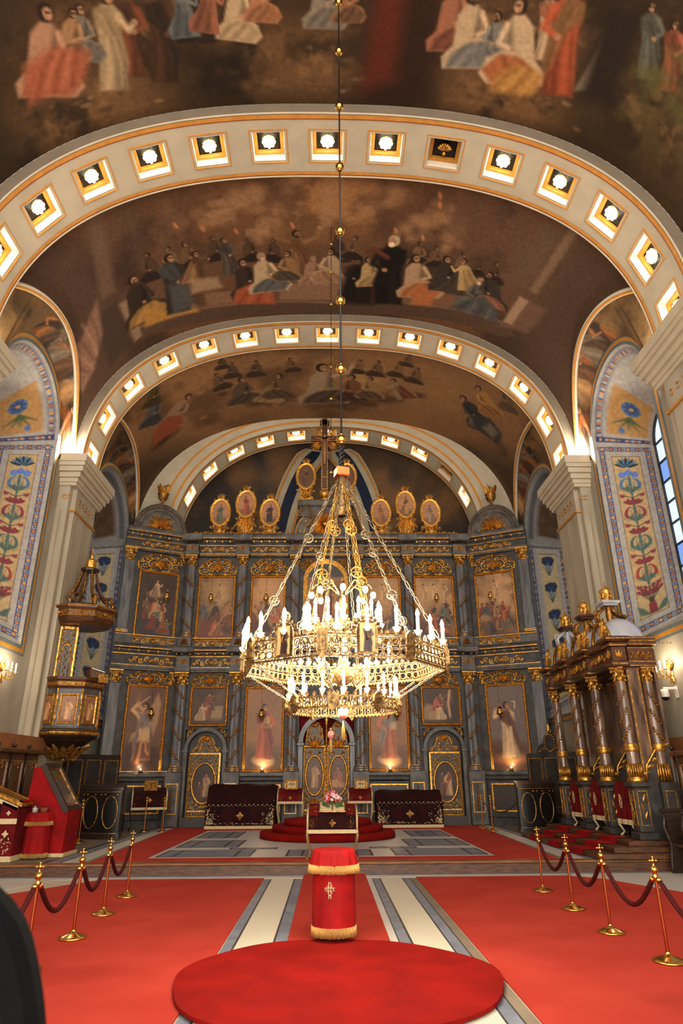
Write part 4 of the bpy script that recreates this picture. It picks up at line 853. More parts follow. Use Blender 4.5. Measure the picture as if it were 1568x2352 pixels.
for nm, prof, mt in (('architrave', [(-.15,5.26),(.16,5.26),(.16,5.32),(.19,5.33),(.19,5.41),(.1,5.42),(-.15,5.42)], SLATE), ('frieze', [(-.15,5.42),(.12,5.42),(.12,5.80),(-.15,5.80)], SLATED),
                     ('cornice', [(-.15,5.80),(.16,5.80),(.18,5.86),(.26,5.90),(.26,5.95),(.40,5.99),(.42,6.06),(.46,6.12),(-.15,6.12)], SLATE), ('predella', [(-.15,6.12),(.1,6.12),(.1,6.48),(.13,6.5),(-.15,6.5)], SLATE),
                     ('architrave', [(-.15,9.66),(.14,9.66),(.14,9.72),(.17,9.73),(.17,9.8),(-.15,9.8)], SLATE), ('frieze', [(-.15,9.80),(.11,9.80),(.11,10.08),(-.15,10.08)], SLATED),
                     ('cornice', [(-.15,10.08),(.15,10.08),(.2,10.16),(.28,10.20),(.28,10.27),(.42,10.32),(.45,10.40),(.5,10.47),(-.15,10.47)], SLATE)):
    m = MB(); m.sweep(FULL, prof); wpart(nm, m, mt, ico)
for z, o in ((5.425,.125),(5.805,.165),(6.0,.41),(9.735,.175),(10.085,.155),(10.31,.425),(1.93,.175),(6.49,.135)):   # thin gilt fillets along the mouldings
    m = MB(); m.sweep(FULL if z > 5 else LW, [(o-.02,z-.012),(o+.012,z-.012),(o+.012,z+.012),(o-.02,z+.012)]); wpart('gilt_fillet', m, GOLD, ico)
for z, o, step in ((5.915,.275,.3),(10.225,.295,.3)):         # gilded drops under the cornices
    m = MB()
    for (ax_, ay_), (bx_, by_) in zip(FULL[:-1], FULL[1:]):
        L = math.hypot(bx_-ax_, by_-ay_); d = Vector(((bx_-ax_)/L, (by_-ay_)/L)); nn = Vector((d.y, -d.x)); k = int(L/step)
        for i in range(k):
            p = Vector((ax_, ay_))+d*(L*(i+.5)/k)+nn*o; m.add([(p.x-.06,p.y,z+.04),(p.x+.06,p.y,z+.04),(p.x+.03,p.y-.03,z-.05),(p.x-.03,p.y-.03,z-.05),(p.x,p.y-.05,z+.03)], [(0,3,4),(3,2,4),(2,1,4),(1,0,4)])
    o_ = wpart('dentil_row', m, GOLD, ico); o_['kind'] = 'stuff'
# columns
def column(r, h, flutes=True):
    m = MB(); m.lathe([(r*1.5,0),(r*1.5,.05),(r*1.35,.07),(r*1.4,.11),(r*1.15,.15),(r*1.05,.18)], 18)
    n = 40; prof = [(1.0,.18),(1.02,h*.3),(1.0,h*.5),(.9,h)]
    vs = []; fs = []
    for q, z in prof:
        for i in range(n): a = 2*PI*i/n; rr = r*q*(1 if i % 2 else .93); vs.append((rr*math.cos(a), rr*math.sin(a), z))
    for k in range(len(prof)-1):
        for i in range(n): j = (i+1) % n; fs.append((k*n+i, k*n+j, (k+1)*n+j, (k+1)*n+i))
    m.add(vs, fs, None, False); return m.mesh('column')
CLO, CUP = column(.175, 2.88), column(.155, 2.78)
m = MB()
for z, r in ((.03,.262),(.09,.245),(.165,.2)): m.lathe([(r-.01,z-.016),(r+.008,z),(r-.01,z+.016)], 18)
CBASE = m.mesh('gilt_base_ring')
COLX = (-5.2, -3.25, -1.22, 1.16, 3.10, 5.11)
for i, x in enumerate(COLX):
    for tier, (z, me, h, sc) in enumerate(((1.92, CLO, 2.88, 1.0), (6.5, CUP, 2.76, .9))):
        if tier == 1 and i in (2, 3): sc = .9
        M = T(x, IY-.16, z); c = put('column', me, COLM, ico, M); put('gilt_base_ring', CBASE, GOLD, c, M @ S3(sc, sc, 1))
        orn('capital', OCAP, ico, T(x, IY-.16, z+h) @ S3(1.02*sc, 1.1, 1.0 if tier == 0 else .9))
        q = -1 if i >= 3 else 1
        if i in (1, 4): q = -q
        for k in range(4 if tier == 0 else 3): orn('gilded_garland', OSP, c, T(x, IY-.16-.175*sc, z+.5+.7*k*(1 if tier == 0 else 1.15)) @ S3(-q*.95, 1.6, .85))
        m = MB()                                              # blocks of the entablature breaking forward above each column, and the pedestal
        zb = (5.26, 5.42, 5.80, 6.12) if tier == 0 else (9.66, 9.80, 10.08, 10.47); wdt = .27
        m.box(x-wdt, x+wdt, IY-.40, IY, zb[0], zb[1]-.01); m.box(x-wdt+.03, x+wdt-.03, IY-.37, IY, zb[1], zb[2]); m.bbox(x-wdt-.1, x+wdt+.1, IY-.56, IY, zb[2]+.1, zb[3]+.005, .04)
        wpart('entablature_block', m, SLATE, ico); orn('gilded_rosette', OF, ico, T(x, IY-.375, (zb[1]+zb[2])/2) @ S3(.42, 1, 1.5))
        m = MB()
        if tier == 0: m.bbox(x-.27, x+.27, IY-.42, IY, .205, 1.92, .03)
        else: m.bbox(x-.24, x+.24, IY-.40, IY, 6.12, 6.5, .02)
        wpart('pedestal', m, SLATE, ico)
        if tier == 0:
            m = MB(); m.frame(x-.2, x+.2, .6, 1.55, [(0,IY-.42),(.0,IY-.435),(.025,IY-.435),(.025,IY-.42)]); wpart('gilt_panel_frame', m, GOLD, ico)
            orn('gilded_palmette', OCR, ico, T(x, IY-.43, .8) @ Matrix.Rotation(PI/2,4,'Y') @ S3(.5,1,.4) @ T(-.3,0,-.2))
            for k in range(3): orn('gilded_garland', OSP, ico, T(x-.02, IY-.425, .78+.25*k) @ Matrix.Rotation(-.6,4,'Y') @ S3(.45,1,.5))
        else: orn('gilded_palmette', OFAN, ico, T(x, IY-.405, 6.2) @ S3(.17, .8, .3))
for MM, q in ((ML, -1), (MR, 1)):                             # outer pilasters
    for z, h in ((1.92, 2.88), (6.5, 2.76)):
        m = MB(); m.bbox(q*.98-.17, q*.98+.17, -.14, 0, z, z+h, .02, MM); m.bbox(q*.98-.2, q*.98+.2, -.19, 0, z, z+.14, .03, MM); wpart('pilaster', m, COLM, ico)
        m = MB(); m.box(q*.98-.21, q*.98+.21, -.2, -.1, z+.05, z+.075, MM); m.box(q*.98-.21, q*.98+.21, -.2, -.1, z+.11, z+.13, MM); wpart('gilt_fillet', m, GOLD, ico)
        orn('capital', OCAP, ico, MM @ T(q*.98, -.02, z+h) @ S3(.95, 1, 1))
        m = MB(); m.bbox(-q*.98-.1, -q*.98+.1, -.1, 0, z, z+h, .02, MM); wpart('pilaster', m, SLATED, ico); orn('capital', OCAP, ico, MM @ T(-q*.98, 0, z+h) @ S3(.5, .8, 1))
# gilded friezes in each bay
BAYS = [(MC, -4.22, 1.4), (MC, -2.23, 1.4), (MC, -.03, 1.7), (MC, 2.13, 1.4), (MC, 4.08, 1.4), (ML, .17, 1.6), (MR, -.17, 1.6)]
for MM, x, wdt in BAYS:
    orn('gilded_scroll_frieze', OF, ico, MM @ T(x, -.13, 5.61) @ S3(wdt, 1, 1.9)); orn('gilded_scroll_frieze', OF, ico, MM @ T(x, -.12, 9.94) @ S3(wdt, 1, 1.5)); orn('gilded_scroll_frieze', OF, ico, MM @ T(x, -.11, 6.3) @ S3(wdt*.95, 1, 1.6))
    if x > -1 and MM is MC and x < 1: continue
    orn('gilded_cartouche', OC, ico, MM @ T(x, -.04, 4.78) @ S3(wdt*.98, 1.4, 1.08)); orn('gilded_cartouche', OC, ico, MM @ T(x, -.04, 8.94) @ S3(wdt*1.06, 1.4, 1.5))
# dado panels under the large icons
for MM, x, wdt in ((MC,-2.23,1.3),(MC,2.13,1.3),(ML,.17,1.5),(MR,-.17,1.5)):
    m = MB(); m.frame(x-wdt/2, x+wdt/2, .62, 1.5, [(0,-.07),(0,-.1),(.045,-.1),(.06,-.08),(.06,-.07)], MM); wpart('gilt_panel_frame', m, GOLD, ico)
    m = MB(); m.box(x-wdt/2+.06, x+wdt/2-.06, -.076, -.06, .68, 1.44, MM); wpart('dado_panel', m, WOODD, ico)
# door niches
for x in (-4.225, 4.1):
    m = MB(); n = 20; R0, R1, zc = .62, .74, 2.62
    m.strip([(x-R1*math.cos(PI*k/n), IY-.1, zc+R1*math.sin(PI*k/n)) for k in range(n+1)], [(x-R0*math.cos(PI*k/n), IY-.1, zc+R0*math.sin(PI*k/n)) for k in range(n+1)])
    m.strip([(x-R0*math.cos(PI*k/n), IY-.1, zc+R0*math.sin(PI*k/n)) for k in range(n+1)], [(x-R0*math.cos(PI*k/n), IY+.25, zc+R0*math.sin(PI*k/n)) for k in range(n+1)])
    m.strip([(x-R1*math.cos(PI*k/n), IY-.1, zc+R1*math.sin(PI*k/n)) for k in range(n+1)], [(x-R1*math.cos(PI*k/n), IY+.02, zc+R1*math.sin(PI*k/n)) for k in range(n+1)])
    for q in (-1, 1): m.box(min(x+q*R0, x+q*R1), max(x+q*R0, x+q*R1), IY-.1, IY+.25, .205, zc); m.box(min(x+q*.6, x+q*.8), max(x+q*.6, x+q*.8), IY-.14, IY+.1, zc-.08, zc)
    wpart('door_arch', m, SLATE, ico)
    m = MB(); m.box(x-.75, x+.75, IY+.22, IY+.26, .2, 3.4); wpart('niche_back', m, SLATED, ico); m = MB(); m.box(x-.62, x+.62, IY-.3, IY+.2, .205, .5); wpart('threshold', m, WOODD, ico)
    for q in (-1, 1):
        m = MB(); m.scroll(x+q*.58, 3.25, .09, 1.4, PI/2, q, .02, IY-.06); m.leaf(x+q*.66, 3.0, PI/2, .2, .1, IY-.06, .03); m.leaf(x+q*.6, 3.3, PI/2+q*1.2, .25, .09, IY-.06, .03); wpart('gilded_spandrel', m, GOLD, ico)
m = MB(); n = 24; R0, R1, zc, x = .82, .98, 2.85, -.02
for Ra, Rb, y0, y1 in ((R1,R0,IY-.12,IY-.12),(R0,R0,IY-.12,IY+.3),(R1,R1,IY-.12,IY+.02)):
    m.strip([(x-Ra*math.cos(PI*k/n), y0, zc+Ra*math.sin(PI*k/n)) for k in range(n+1)], [(x-Rb*math.cos(PI*k/n), y1, zc+Rb*math.sin(PI*k/n)) for k in range(n+1)])
for q in (-1, 1): m.box(min(x+q*R0, x+q*R1), max(x+q*R0, x+q*R1), IY-.12, IY+.3, .205, zc); m.bbox(min(x+q*.78, x+q*1.02), max(x+q*.78, x+q*1.02), IY-.18, IY+.1, zc-.12, zc, .02)
wpart('royal_door_arch', m, COLM, ico)
m = MB(); m.box(-1.0, .98, IY+.3, IY+.34, .2, 4.0); wpart('sanctuary_curtain', m, VELVETR, ico)
# half-round pediments over the side bays, central pediment, cresting
for MM in (ML, MR):
    m = MB(); n = 28; zc, R1 = 10.5, 1.0
    m.prism([(R1*math.cos(PI*k/n), zc+R1*1.12*math.sin(PI*k/n)) for k in range(n+1)], -.12, .1, MM); wpart('pediment', m, SLATE, ico)
    m = MB()
    for r_, w_ in ((.98,.035),(.74,.03)): m.tube([MM @ Vector((r_*math.cos(PI*k/n), -.13, zc+r_*1.12*math.sin(PI*k/n))) for k in range(n+1)], w_, 5)
    wpart('pediment_moulding', m, SLATE, ico)
    for k in range(11): a = PI*(k+.5)/11; orn('gilded_leaf', OSP, ico, MM @ T(.86*math.cos(a), -.13, zc+.86*1.12*math.sin(a)) @ Matrix.Rotation(-a-.6,4,'Y') @ S3(.5,1,.42))
    orn('gilded_fan', OFAN, ico, MM @ T(0, -.13, zc+.02) @ S3(.66, 1, .82))
m = MB(); n = 26; zc = 10.5
m.prism([(1.27*math.cos(PI*k/n)*(1 if 1 else 1)-.06, zc+1.25*math.sin(PI*k/n)) for k in range(n+1)], IY-.15, IY+.2); m.bbox(-1.2, 1.06, IY-.3, IY+.2, 11.72, 12.02, .05); m.box(-1.12, .98, IY-.2, IY+.2, 11.3, 11.72)
wpart('central_pediment', m, SLATE, ico)
for r_ in (1.2, .88):
    m = MB(); m.tube([(-.06+r_*math.cos(PI*k/n), IY-.16, zc+r_*math.sin(PI*k/n)) for k in range(n+1)], .025, 5); wpart('gilt_fillet', m, GOLD, ico)
for k in range(7): a = PI*(k+.5)/7; m = MB(); m.lathe([(.001,.02),(.04,.015),(.055,0)], 8, (0,0,0), T(-.06+1.05*math.cos(a), IY-.15, zc+1.03*math.sin(a)) @ Matrix.Rotation(PI/2,4,'X')); wpart('gilded_boss', m, GOLD, ico)
for q in (-1, 1): orn('gilded_garland', OSP, ico, T(-.06+q*1.02, IY-.22, 11.45) @ S3(-q*.8,1.2,1.1)); orn('gilded_garland', OSP, ico, T(-.06+q*.65, IY-.22, 11.55) @ Matrix.Rotation(q*.9,4,'Y') @ S3(.8,1.2,.9))
m = MB(); r2 = random.Random(3)
for k in range(44): a = 2*PI*k/44; L = (.72 if k % 2 else .5)*r2.uniform(.85,1.1); m.leaf(-.1+.1*math.cos(a), 10.98+.1*math.sin(a), a, L, .05, IY-.2, .03)
m.ball((-.1, IY-.22, 10.98), .12, 10, 6); wpart('gilded_sunburst', m, GOLD, ico)
for x in (-4.75,-3.75,-2.75,-1.85, 1.75, 2.65, 3.65, 4.6): orn('gilded_cresting', OCR, ico, T(x, IY-.2, 10.48) @ S3(.98, 1.3, 1.25))
# ================================================================== ICONS AND DOORS OF THE SCREEN
def framed_icon(label, MM, x, z, W, H, fn, bg, nu=44, nv=84, arched=False, name='framed_icon', y=-.05, fr=.09):
    base = MM @ T(x, y, z); o = bpy.data.objects.new(name, None); COL.objects.link(o); o.empty_display_size = .1
    o.location = base.translation; o.rotation_euler = (0, 0, base.to_euler().z); WM[o.name] = T(*o.location, o.rotation_euler[2]); tag(o, label, 'painting', 'framed icons of the screen')
    me = flat_painting('painted_panel', W-2*fr*.8, H-2*fr*.8, nu, nv, fn, bg); part('painted_panel', me, PAINT, o, M=T(0, -.01, fr*.8))
    m = MB(); m.frame(-W/2, W/2, 0, H, [(0,.02),(0,-.06),(.02,-.075),(.04,-.05),(.06,-.06),(fr,-.02),(fr,.0)]); part('gilt_frame', m, GOLD, o)
    m = MB(); m.box(-W/2, W/2, .0, .03, 0, H); part('backing_board', m, WOODD, o); return o
def scene(seed, n, sky=(150,118,84), ground=(70,50,38), top=None, glowc=None):
    def fn(cv, W, H):
        r = random.Random(seed); cv.clouds(sky, 1.6, .85, seed, .3, .6); cv.poly([(0,-.1),(W,-.1),(W,H*.32),(0,H*.36)], ground, .9, .2); cv.clouds((50,36,28), 2.2, .7, seed+1, .5, .75)
        if glowc: cv.ell(W*.5, H*.75, W*.45, H*.25, glowc, .75, .6)
        cols = [(110,58,40),(72,78,92),(150,120,84),(60,48,42),(168,140,108),(128,86,52),(92,96,92),(170,92,58)]
        for k in range(n): F = r.uniform(.1,.9)*W; cv.figure(F, H*r.uniform(.22,.34), H*r.uniform(.26,.34), r.choice(cols), r.choice(cols), r.choice(['stand','stand','sit']), 0, r.choice([1,-1]), skin=(172,128,94))
        for k in range(max(2, n//2)): F = r.uniform(.15,.85)*W; cv.figure(F, H*r.uniform(.06,.14), H*r.uniform(.22,.3), r.choice(cols), r.choice(cols), r.choice(['kneel','sit']), 0, r.choice([1,-1]), skin=(172,128,94))
        if top:
            for dx, c1, c2, ps in top: cv.ell(W*(.5+dx), H*.66, W*.22, H*.05, (176,150,116), .6, .5); cv.figure(W*(.5+dx), H*.64, H*.26, c1, c2, ps, 0, 1, skin=(184,140,104))
        cv.line([(0,H*.02),(W,H*.02)], .03, (52,38,28), .8)
    return fn
def saint(robe, mantle, sky=(146,110,76), cloud=True, lean=0, arm=None, flip=1, extra=None, shift=.5, ground=(64,46,34)):
    def fn(cv, W, H):
        cv.clouds(sky, 1.1, .9, 5, .25, .6); cv.poly([(0,-.1),(W,-.1),(W,H*.2),(0,H*.26)], ground, .8, .3)
        if cloud:
            for k in range(7): cv.ell(W*(shift+.16*math.sin(k*1.7)), H*(.1+.02*math.cos(k*2.3)), W*.16, H*.05, (190,158,120), .7, .4)
        if extra: extra(cv, W, H, 0)
        cv.figure(W*shift, H*.13, H*.68, robe, mantle, 'stand', lean, flip, skin=(176,128,92), arm=arm)
        if extra: extra(cv, W, H, 1)
    return fn
def warrior_extra(cv, W, H, ph):
    if ph == 0:
        cv.poly([(W*.62,H*.72),(W*.8,H*.93),(W*.9,H*.8),(W*.86,H*.58),(W*.76,H*.4),(W*.66,H*.55)], (176,146,120), .85, .05); cv.poly([(W*.4,H*.74),(W*.26,H*.9),(W*.2,H*.76),(W*.34,H*.6)], (150,122,98), .7, .05)
        cv.clouds((60,34,26), 2, .9, 8, .4, .6, box=(0,W,0,H*.4)); cv.ell(W*.35, H*.12, W*.12, H*.05, (150,70,40), .7, .5)
    else:
        cv.poly([(W*.36,H*.5),(W*.66,H*.48),(W*.64,H*.36),(W*.4,H*.36)], (196,168,134), 1, .02); cv.poly([(W*.38,H*.36),(W*.64,H*.36),(W*.5,H*.28)], (180,150,118), .9, .02); cv.poly([(W*.3,H*.13),(W*.72,H*.13),(W*.68,H*.33),(W*.34,H*.33)], (76,46,34), .85, .05)
        cv.line([(W*.46,H*.34),(W*.44,H*.2),(W*.4,H*.1)], .05, (178,128,92), 1, .03); cv.line([(W*.58,H*.34),(W*.6,H*.24),(W*.66,H*.2)], .05, (168,118,84), 1, .03)
        cv.line([(W*.3,H*.78),(W*.58,H*.88)], .014, (210,190,160), 1, .01); cv.line([(W*.42,H*.72),(W*.28,H*.78)], .05, (190,160,128), 1, .03); cv.line([(W*.36,H*.66),(W*.68,H*.5)], .05, (120,124,140), .9, .03); cv.poly([(W*.22,H*.36),(W*.34,H*.46),(W*.2,H*.44),(W*.14,H*.33)], (176,150,124), .8, .03)
def book_extra(cv, W, H, ph):
    if ph == 1: cv.poly([(W*.54,H*.56),(W*.72,H*.58),(W*.7,H*.48),(W*.53,H*.47)], (190,170,130), .9, .015)
def child_extra(cv, W, H, ph):
    if ph == 1: cv.figure(W*.58, H*.5, H*.18, (190,160,110), (150,100,60), 'sit', 0, -1, skin=(186,140,104))
def cart_extra(cv, W, H, ph):
    if ph == 0: cv.poly([(0,H*.02),(W,H*.05),(W,H*.3),(0,H*.35)], (84,52,34), .9, .1); cv.ell(W*.55, H*.12, W*.4, H*.06, (216,150,90), .8, .6); cv.poly([(0,H*.34),(W,H*.32),(W,H*1.1),(0,H*1.1)], (112,104,112), .55, .3)
    else: cv.poly([(W*.5,H*.14),(W*.62,H*.14),(W*.6,H*.5),(W*.52,H*.5)], (206,186,160), .95, .015); cv.line([(W*.66,H*.8),(W*.74,H*.8),(W*.72,H*.72)], .02, (214,196,170), .9)
framed_icon('tall icon of a sword-raising winged warrior in a white tunic', ML, .17, 1.86, 1.42, 2.92, saint((196,164,128),(130,112,118),(118,86,66),False,0,[(.12,.76),(.24,.86),(.14,.98)],-1,warrior_extra,ground=(40,28,24)), (96,70,56), 60, 120)
framed_icon('tall icon of a figure in red robes holding a child above a cloud', MC, -2.22, 1.9, 1.42, 2.86, saint((172,92,62),(120,56,48),(150,112,78),True,0,[(.12,.74),(.2,.62),(.08,.58)],1,child_extra), (138,104,74), 60, 120)
framed_icon('tall icon of a figure in pale blue robes standing on a cloud', MC, 2.18, 1.9, 1.45, 2.86, saint((176,106,74),(124,124,134),(150,112,78),True,0,None,-1,book_extra), (138,104,74), 60, 120)
framed_icon('tall icon of a white-shirted figure with a brown mantle on a glowing hill', MR, -.17, 1.86, 1.42, 2.92, saint((200,176,150),(92,60,46),(110,100,106),False,0,[(-.12,.76),(-.24,.72),(-.2,.86)],1,cart_extra), (104,92,96), 60, 120)
def altar(rob, tab, seed):
    def fn(cv, W, H):
        cv.clouds((84,60,42), 1.6, .8, seed, .35, .65); cv.poly([(W*.55,H*.05),(W*.9,H*.1),(W*.92,H*.5),(W*.6,H*.5)], tab, .95, .03); cv.poly([(0,0),(W,0),(W,H*.12),(0,H*.16)], (60,42,30), .8, .08); cv.poly([(W*.6,H*.8),(W*.9,H*.95),(W*.95,H*.6),(W*.75,H*.55)], (130,104,60), .5, .12)
        cv.figure(W*.42, H*.12, H*.75, rob, (110,52,40), 'stand', .1, 1); cv.figure(W*.62, H*.38, H*.42, (92,70,52), (70,54,42), 'stand', 0, -1); cv.figure(W*.3, H*.1, H*.5, (176,156,130), (150,132,110), 'kneel', 0, 1)
    return fn
framed_icon('small square icon of a red-robed figure bending over a pale altar', MC, -4.21, 3.4, 1.36, 1.38, altar((150,84,56),(150,130,96),3), (64,46,34), 50, 50)
def cave(cv, W, H):
    altar((176,150,120),(60,44,34),9)(cv, W, H); cv.poly([(0,H*.1),(W*.32,H*.1),(W*.36,H*.5),(W*.1,H*.55),(0,H*.4)], (150,126,100), .9, .05); cv.figure(W*.36, H*.35, H*.4, (178,90,56), (130,60,40), 'sit', 0, 1); cv.figure(W*.48, H*.1, H*.45, (196,176,146), (170,150,120), 'kneel', 0, -1)
    cv.line([(W*.74,H*.15),(W*.7,H*.55),(W*.76,H*.92)], .04, (196,168,130), 1, .03); cv.poly([(W*.56,0),(W,0),(W,H),(W*.84,H),(W*.8,H*.2)], (44,30,24), .8, .08)
framed_icon('small square icon of white-clad kneeling figures before a dark cave', MC, 4.08, 3.4, 1.44, 1.36, cave, (60,42,32), 50, 50)
framed_icon('upper icon of angels over a dark night crowd with one figure in red', ML, .17, 6.36, 1.5, 2.56, scene(11, 7, (66,50,46), (60,52,66), [(-.04,(176,152,128),(120,100,90),'kneel')]), (58,44,40))
framed_icon('upper icon of a newborn adored by kneeling shepherds in golden light', MC, -4.2, 6.36, 1.42, 2.54, scene(12, 6, (120,96,70), (104,58,38), [(.1,(176,150,112),(150,124,92),'kneel')], (190,160,116)), (112,88,64))
framed_icon('upper icon of a crowd beneath a tall pale column of cloud', MC, -2.25, 6.36, 1.34, 2.54, scene(13, 7, (160,122,84), (84,56,40), None, (196,160,116)), (138,104,72))
framed_icon('upper icon of robed figures gathered round a standing white figure', MC, 2.1, 6.36, 1.42, 2.54, scene(14, 6, (160,128,92), (96,66,48), [(0,(196,170,130),(170,140,104),'stand')], (190,160,116)), (146,114,80))
framed_icon('upper icon of three pale figures shining above fallen onlookers', MC, 4.07, 6.36, 1.56, 2.54, scene(15, 4, (170,136,98), (104,74,52), [(-.28,(190,164,124),(160,132,100),'stand'),(0,(206,184,146),(180,156,120),'stand'),(.28,(186,160,122),(150,124,94),'stand')], (206,174,128)), (150,118,84))
framed_icon('upper icon of a figure rising in clouds over a crowd in red and blue', MR, -.17, 6.36, 1.5, 2.56, scene(16, 8, (176,144,112), (92,66,60), [(0,(196,164,138),(166,132,112),'stand')], (196,164,130)), (150,122,98))
# central upper arched icon
o = thing('arched_icon', 'arched icon of an enthroned figure inside a broad gilded arch behind the chandelier', 'painting', (-.06, IY-.05, 6.5), 0, 'framed icons of the screen')
m = MB(); n = 24
def archpts(hw, h): return [(-hw, 0)]+[(-hw*math.cos(PI*k/n), h-hw+hw*math.sin(PI*k/n)) for k in range(n+1)]+[(hw, 0)]
A, B, C2 = archpts(.86, 3.05), archpts(.8, 2.98), archpts(.72, 2.88)
m.strip([(x,0,z) for x, z in A], [(x,-.08,z) for x, z in A]); m.strip([(x,-.08,z) for x, z in A], [(x,-.05,z) for x, z in B]); m.strip([(x,-.05,z) for x, z in B], [(x,-.01,z) for x, z in C2]); m.box(-.86,.86,-.08,0,-.0,.09); part('gilt_frame', m, GOLD, o)
def enth(cv, W, H): cv.clouds((150,112,72), 1.2, .8, 6, .3, .6); cv.figure(W*.5, H*.12, H*.62, (150,92,62), (84,76,92), 'sit', 0, 1); cv.figure(W*.2, H*.5, H*.3, (170,132,90), (130,96,64), 'kneel', 0, 1); cv.figure(W*.8, H*.5, H*.3, (170,132,90), (130,96,64), 'kneel', 0, -1)
part('painted_panel', flat_painting('painted_panel', 1.46, 2.3, 40, 60, enth, (120,88,60)), PAINT, o, M=T(0,-.006,.05)); m = MB(); m.prism(C2, -.004, .03); part('backing_board', m, WOODD, o)
for q in (-1, 1): orn('gilded_spandrel', OC, ico, T(-.06+q*.62, IY-.06, 9.25) @ Matrix.Rotation(q*.7,4,'Y') @ S3(.62,1,.8))
# oval icons above the cornice
OV = [(-4.26,11.5,(92,104,92),(76,84,80),'oval icon of a green-robed figure in a pale mist'),(-3.26,11.87,(160,84,62),(120,60,50),'oval icon of a red-robed figure, raised highest beside the green-robed one'),(-2.29,11.5,(60,46,42),(52,42,40),'oval icon of a hooded figure in dark robes by the blue vault rib'),
      (2.13,11.5,(150,104,70),(120,86,62),'oval icon of a brown-robed figure with folded hands'),(3.13,11.86,(176,136,84),(90,74,60),'oval icon of a yellow-robed figure leaning on a dark rock'),(4.11,11.5,(150,128,120),(112,96,94),'oval icon of a grey-robed figure walking with a small plaque'),
      (-.88,13.1,(96,70,50),(70,54,44),'oval icon of a dim brown figure on the tall pedestal beside the cross'),(.78,13.1,(120,82,56),(90,62,46),'oval icon of a red-brown figure, half hidden by the chandelier hub')]
for i, (x, z, c1, c2, lab) in enumerate(OV):
    o = thing('oval_icon', lab, 'painting', (x, IY-.12, z), 0, 'oval icons above the cornice')
    put('gilt_oval_frame', OOV, GOLD, o, T(x, IY-.12, z))
    def fn(cv, W, H): cv.clouds((150,116,98) if i < 6 else (92,66,48), 2, .7, 20+i, .3, .65); cv.poly([(0,0),(W,0),(W,H*.3),(0,H*.26)], (96,76,66), .8, .1); cv.figure(W*.5, H*.12, H*.7, c1, c2, 'stand', 0, 1 if i % 2 else -1)
    n_ = 40; U, V = np.meshgrid(np.linspace(-1,1,n_+1), np.linspace(-1,1,n_+1)); U, V = U.ravel(), V.ravel(); X = U*np.sqrt(1-V*V/2)*.34; Z = V*np.sqrt(1-U*U/2)*.53
    cv = Canvas(X+.34, Z+.53, (170,134,112) if i < 6 else (96,70,52)); fn(cv, .68, 1.06); part('painted_panel', grid_mesh('painted_panel', np.stack([X, np.zeros_like(X), Z], 1), n_, n_, cv.colors((.97,.88,.76))), PAINT, o, M=T(0,-.012,0))
    m = MB()
    if i in (1, 4):
        for k in range(7): a = -PI/2+(k-3)*.22; m.leaf(.03*(k-3), -.55, a, .78-.06*abs(k-3), .12, .0, .05)
        for q in (-1, 1): m.scroll(q*.18, -1.2, .12, 1.4, PI/2, q, .03); m.leaf(q*.1, -1.3, PI/2+q*-.5, .5, .14, -.02, .05)
        m.box(-.07,.07,0,.06,-1.4,-.5)
    elif i < 6:
        for q in (-1, 1): m.scroll(q*.16, -.85, .1, 1.4, PI/2, q, .028); m.leaf(q*.05, -.98, PI/2-q*.6, .35, .12, -.02, .04)
        m.box(-.06,.06,0,.06,-1.03,-.5)
    else:
        m.prism([(-.34,-1.08),(.34,-1.08),(.3,-1.0),(.16,-.8),(.2,-.6),(-.2,-.6),(-.16,-.8),(-.3,-1.0)], 0, .1)
        for q in (-1, 1): m.scroll(q*.18, -.78, .1, 1.4, PI/2, q, .025, -.02); m.scroll(q*.24, -.98, .07, 1.3, PI/2, -q, .02, -.02)
        for k in range(5): m.leaf(0, -.98, PI/2+(k-2)*.5, .28, .08, -.02, .04)
    part('gilded_foot', m, GOLD, o)
# cross over the central pediment
o = thing('crucifix', 'dark wooden cross with gilt edges and rays, standing on a gold orb', 'cross', (-.13, IY-.05, 12.02))
m = MB(); m.box(-.13,.13,-.06,.06,.5,3.82); m.box(-.56,.56,-.06,.06,2.72,2.98); m.box(-.2,.2,-.06,.06,3.5,3.72); part('cross_beams', m, WOOD, o)
m = MB()
for a in ((-.13,.5,3.82),(.105,.5,3.82)): m.box(a[0],a[0]+.025,-.075,-.06,a[1],a[2])
for z in (2.72,2.955): m.box(-.56,.56,-.075,-.06,z,z+.025)
for z in (.5,1.05,3.795): m.box(-.13,.13,-.078,-.06,z,z+.025)
part('gilt_edging', m, GOLD, o)
m = MB()
for q in (PI/4,3*PI/4,5*PI/4,7*PI/4):
    for k in range(5): a = q+(k-2)*.15; m.leaf(.22*math.cos(a), 2.85+.22*math.sin(a), a, .62-.08*abs(k-2), .06, .0, .03)
part('rays', m, GOLD, o)
m = MB(); m.lathe([(.001,0),(.2,0),(.22,.05),(.1,.1),(.08,.14)], 16); m.ball((0,0,.32), .2, 16, 10); part('orb', m, GOLD, o)
m = MB(); m.tube([(0,-.1,2.75),(0,-.1,2.3),(0,-.1,1.6)], [.07,.09,.05], 8); m.tube([(-.42,-.1,2.86),(-.2,-.1,2.8),(0,-.1,2.72),(.2,-.1,2.8),(.42,-.1,2.86)], .035, 6); m.ball((0,-.11,2.92), .07, 8, 6, sz=1.25); part('painted_body', m, mat('carved_body', (150,104,70), .6), o)
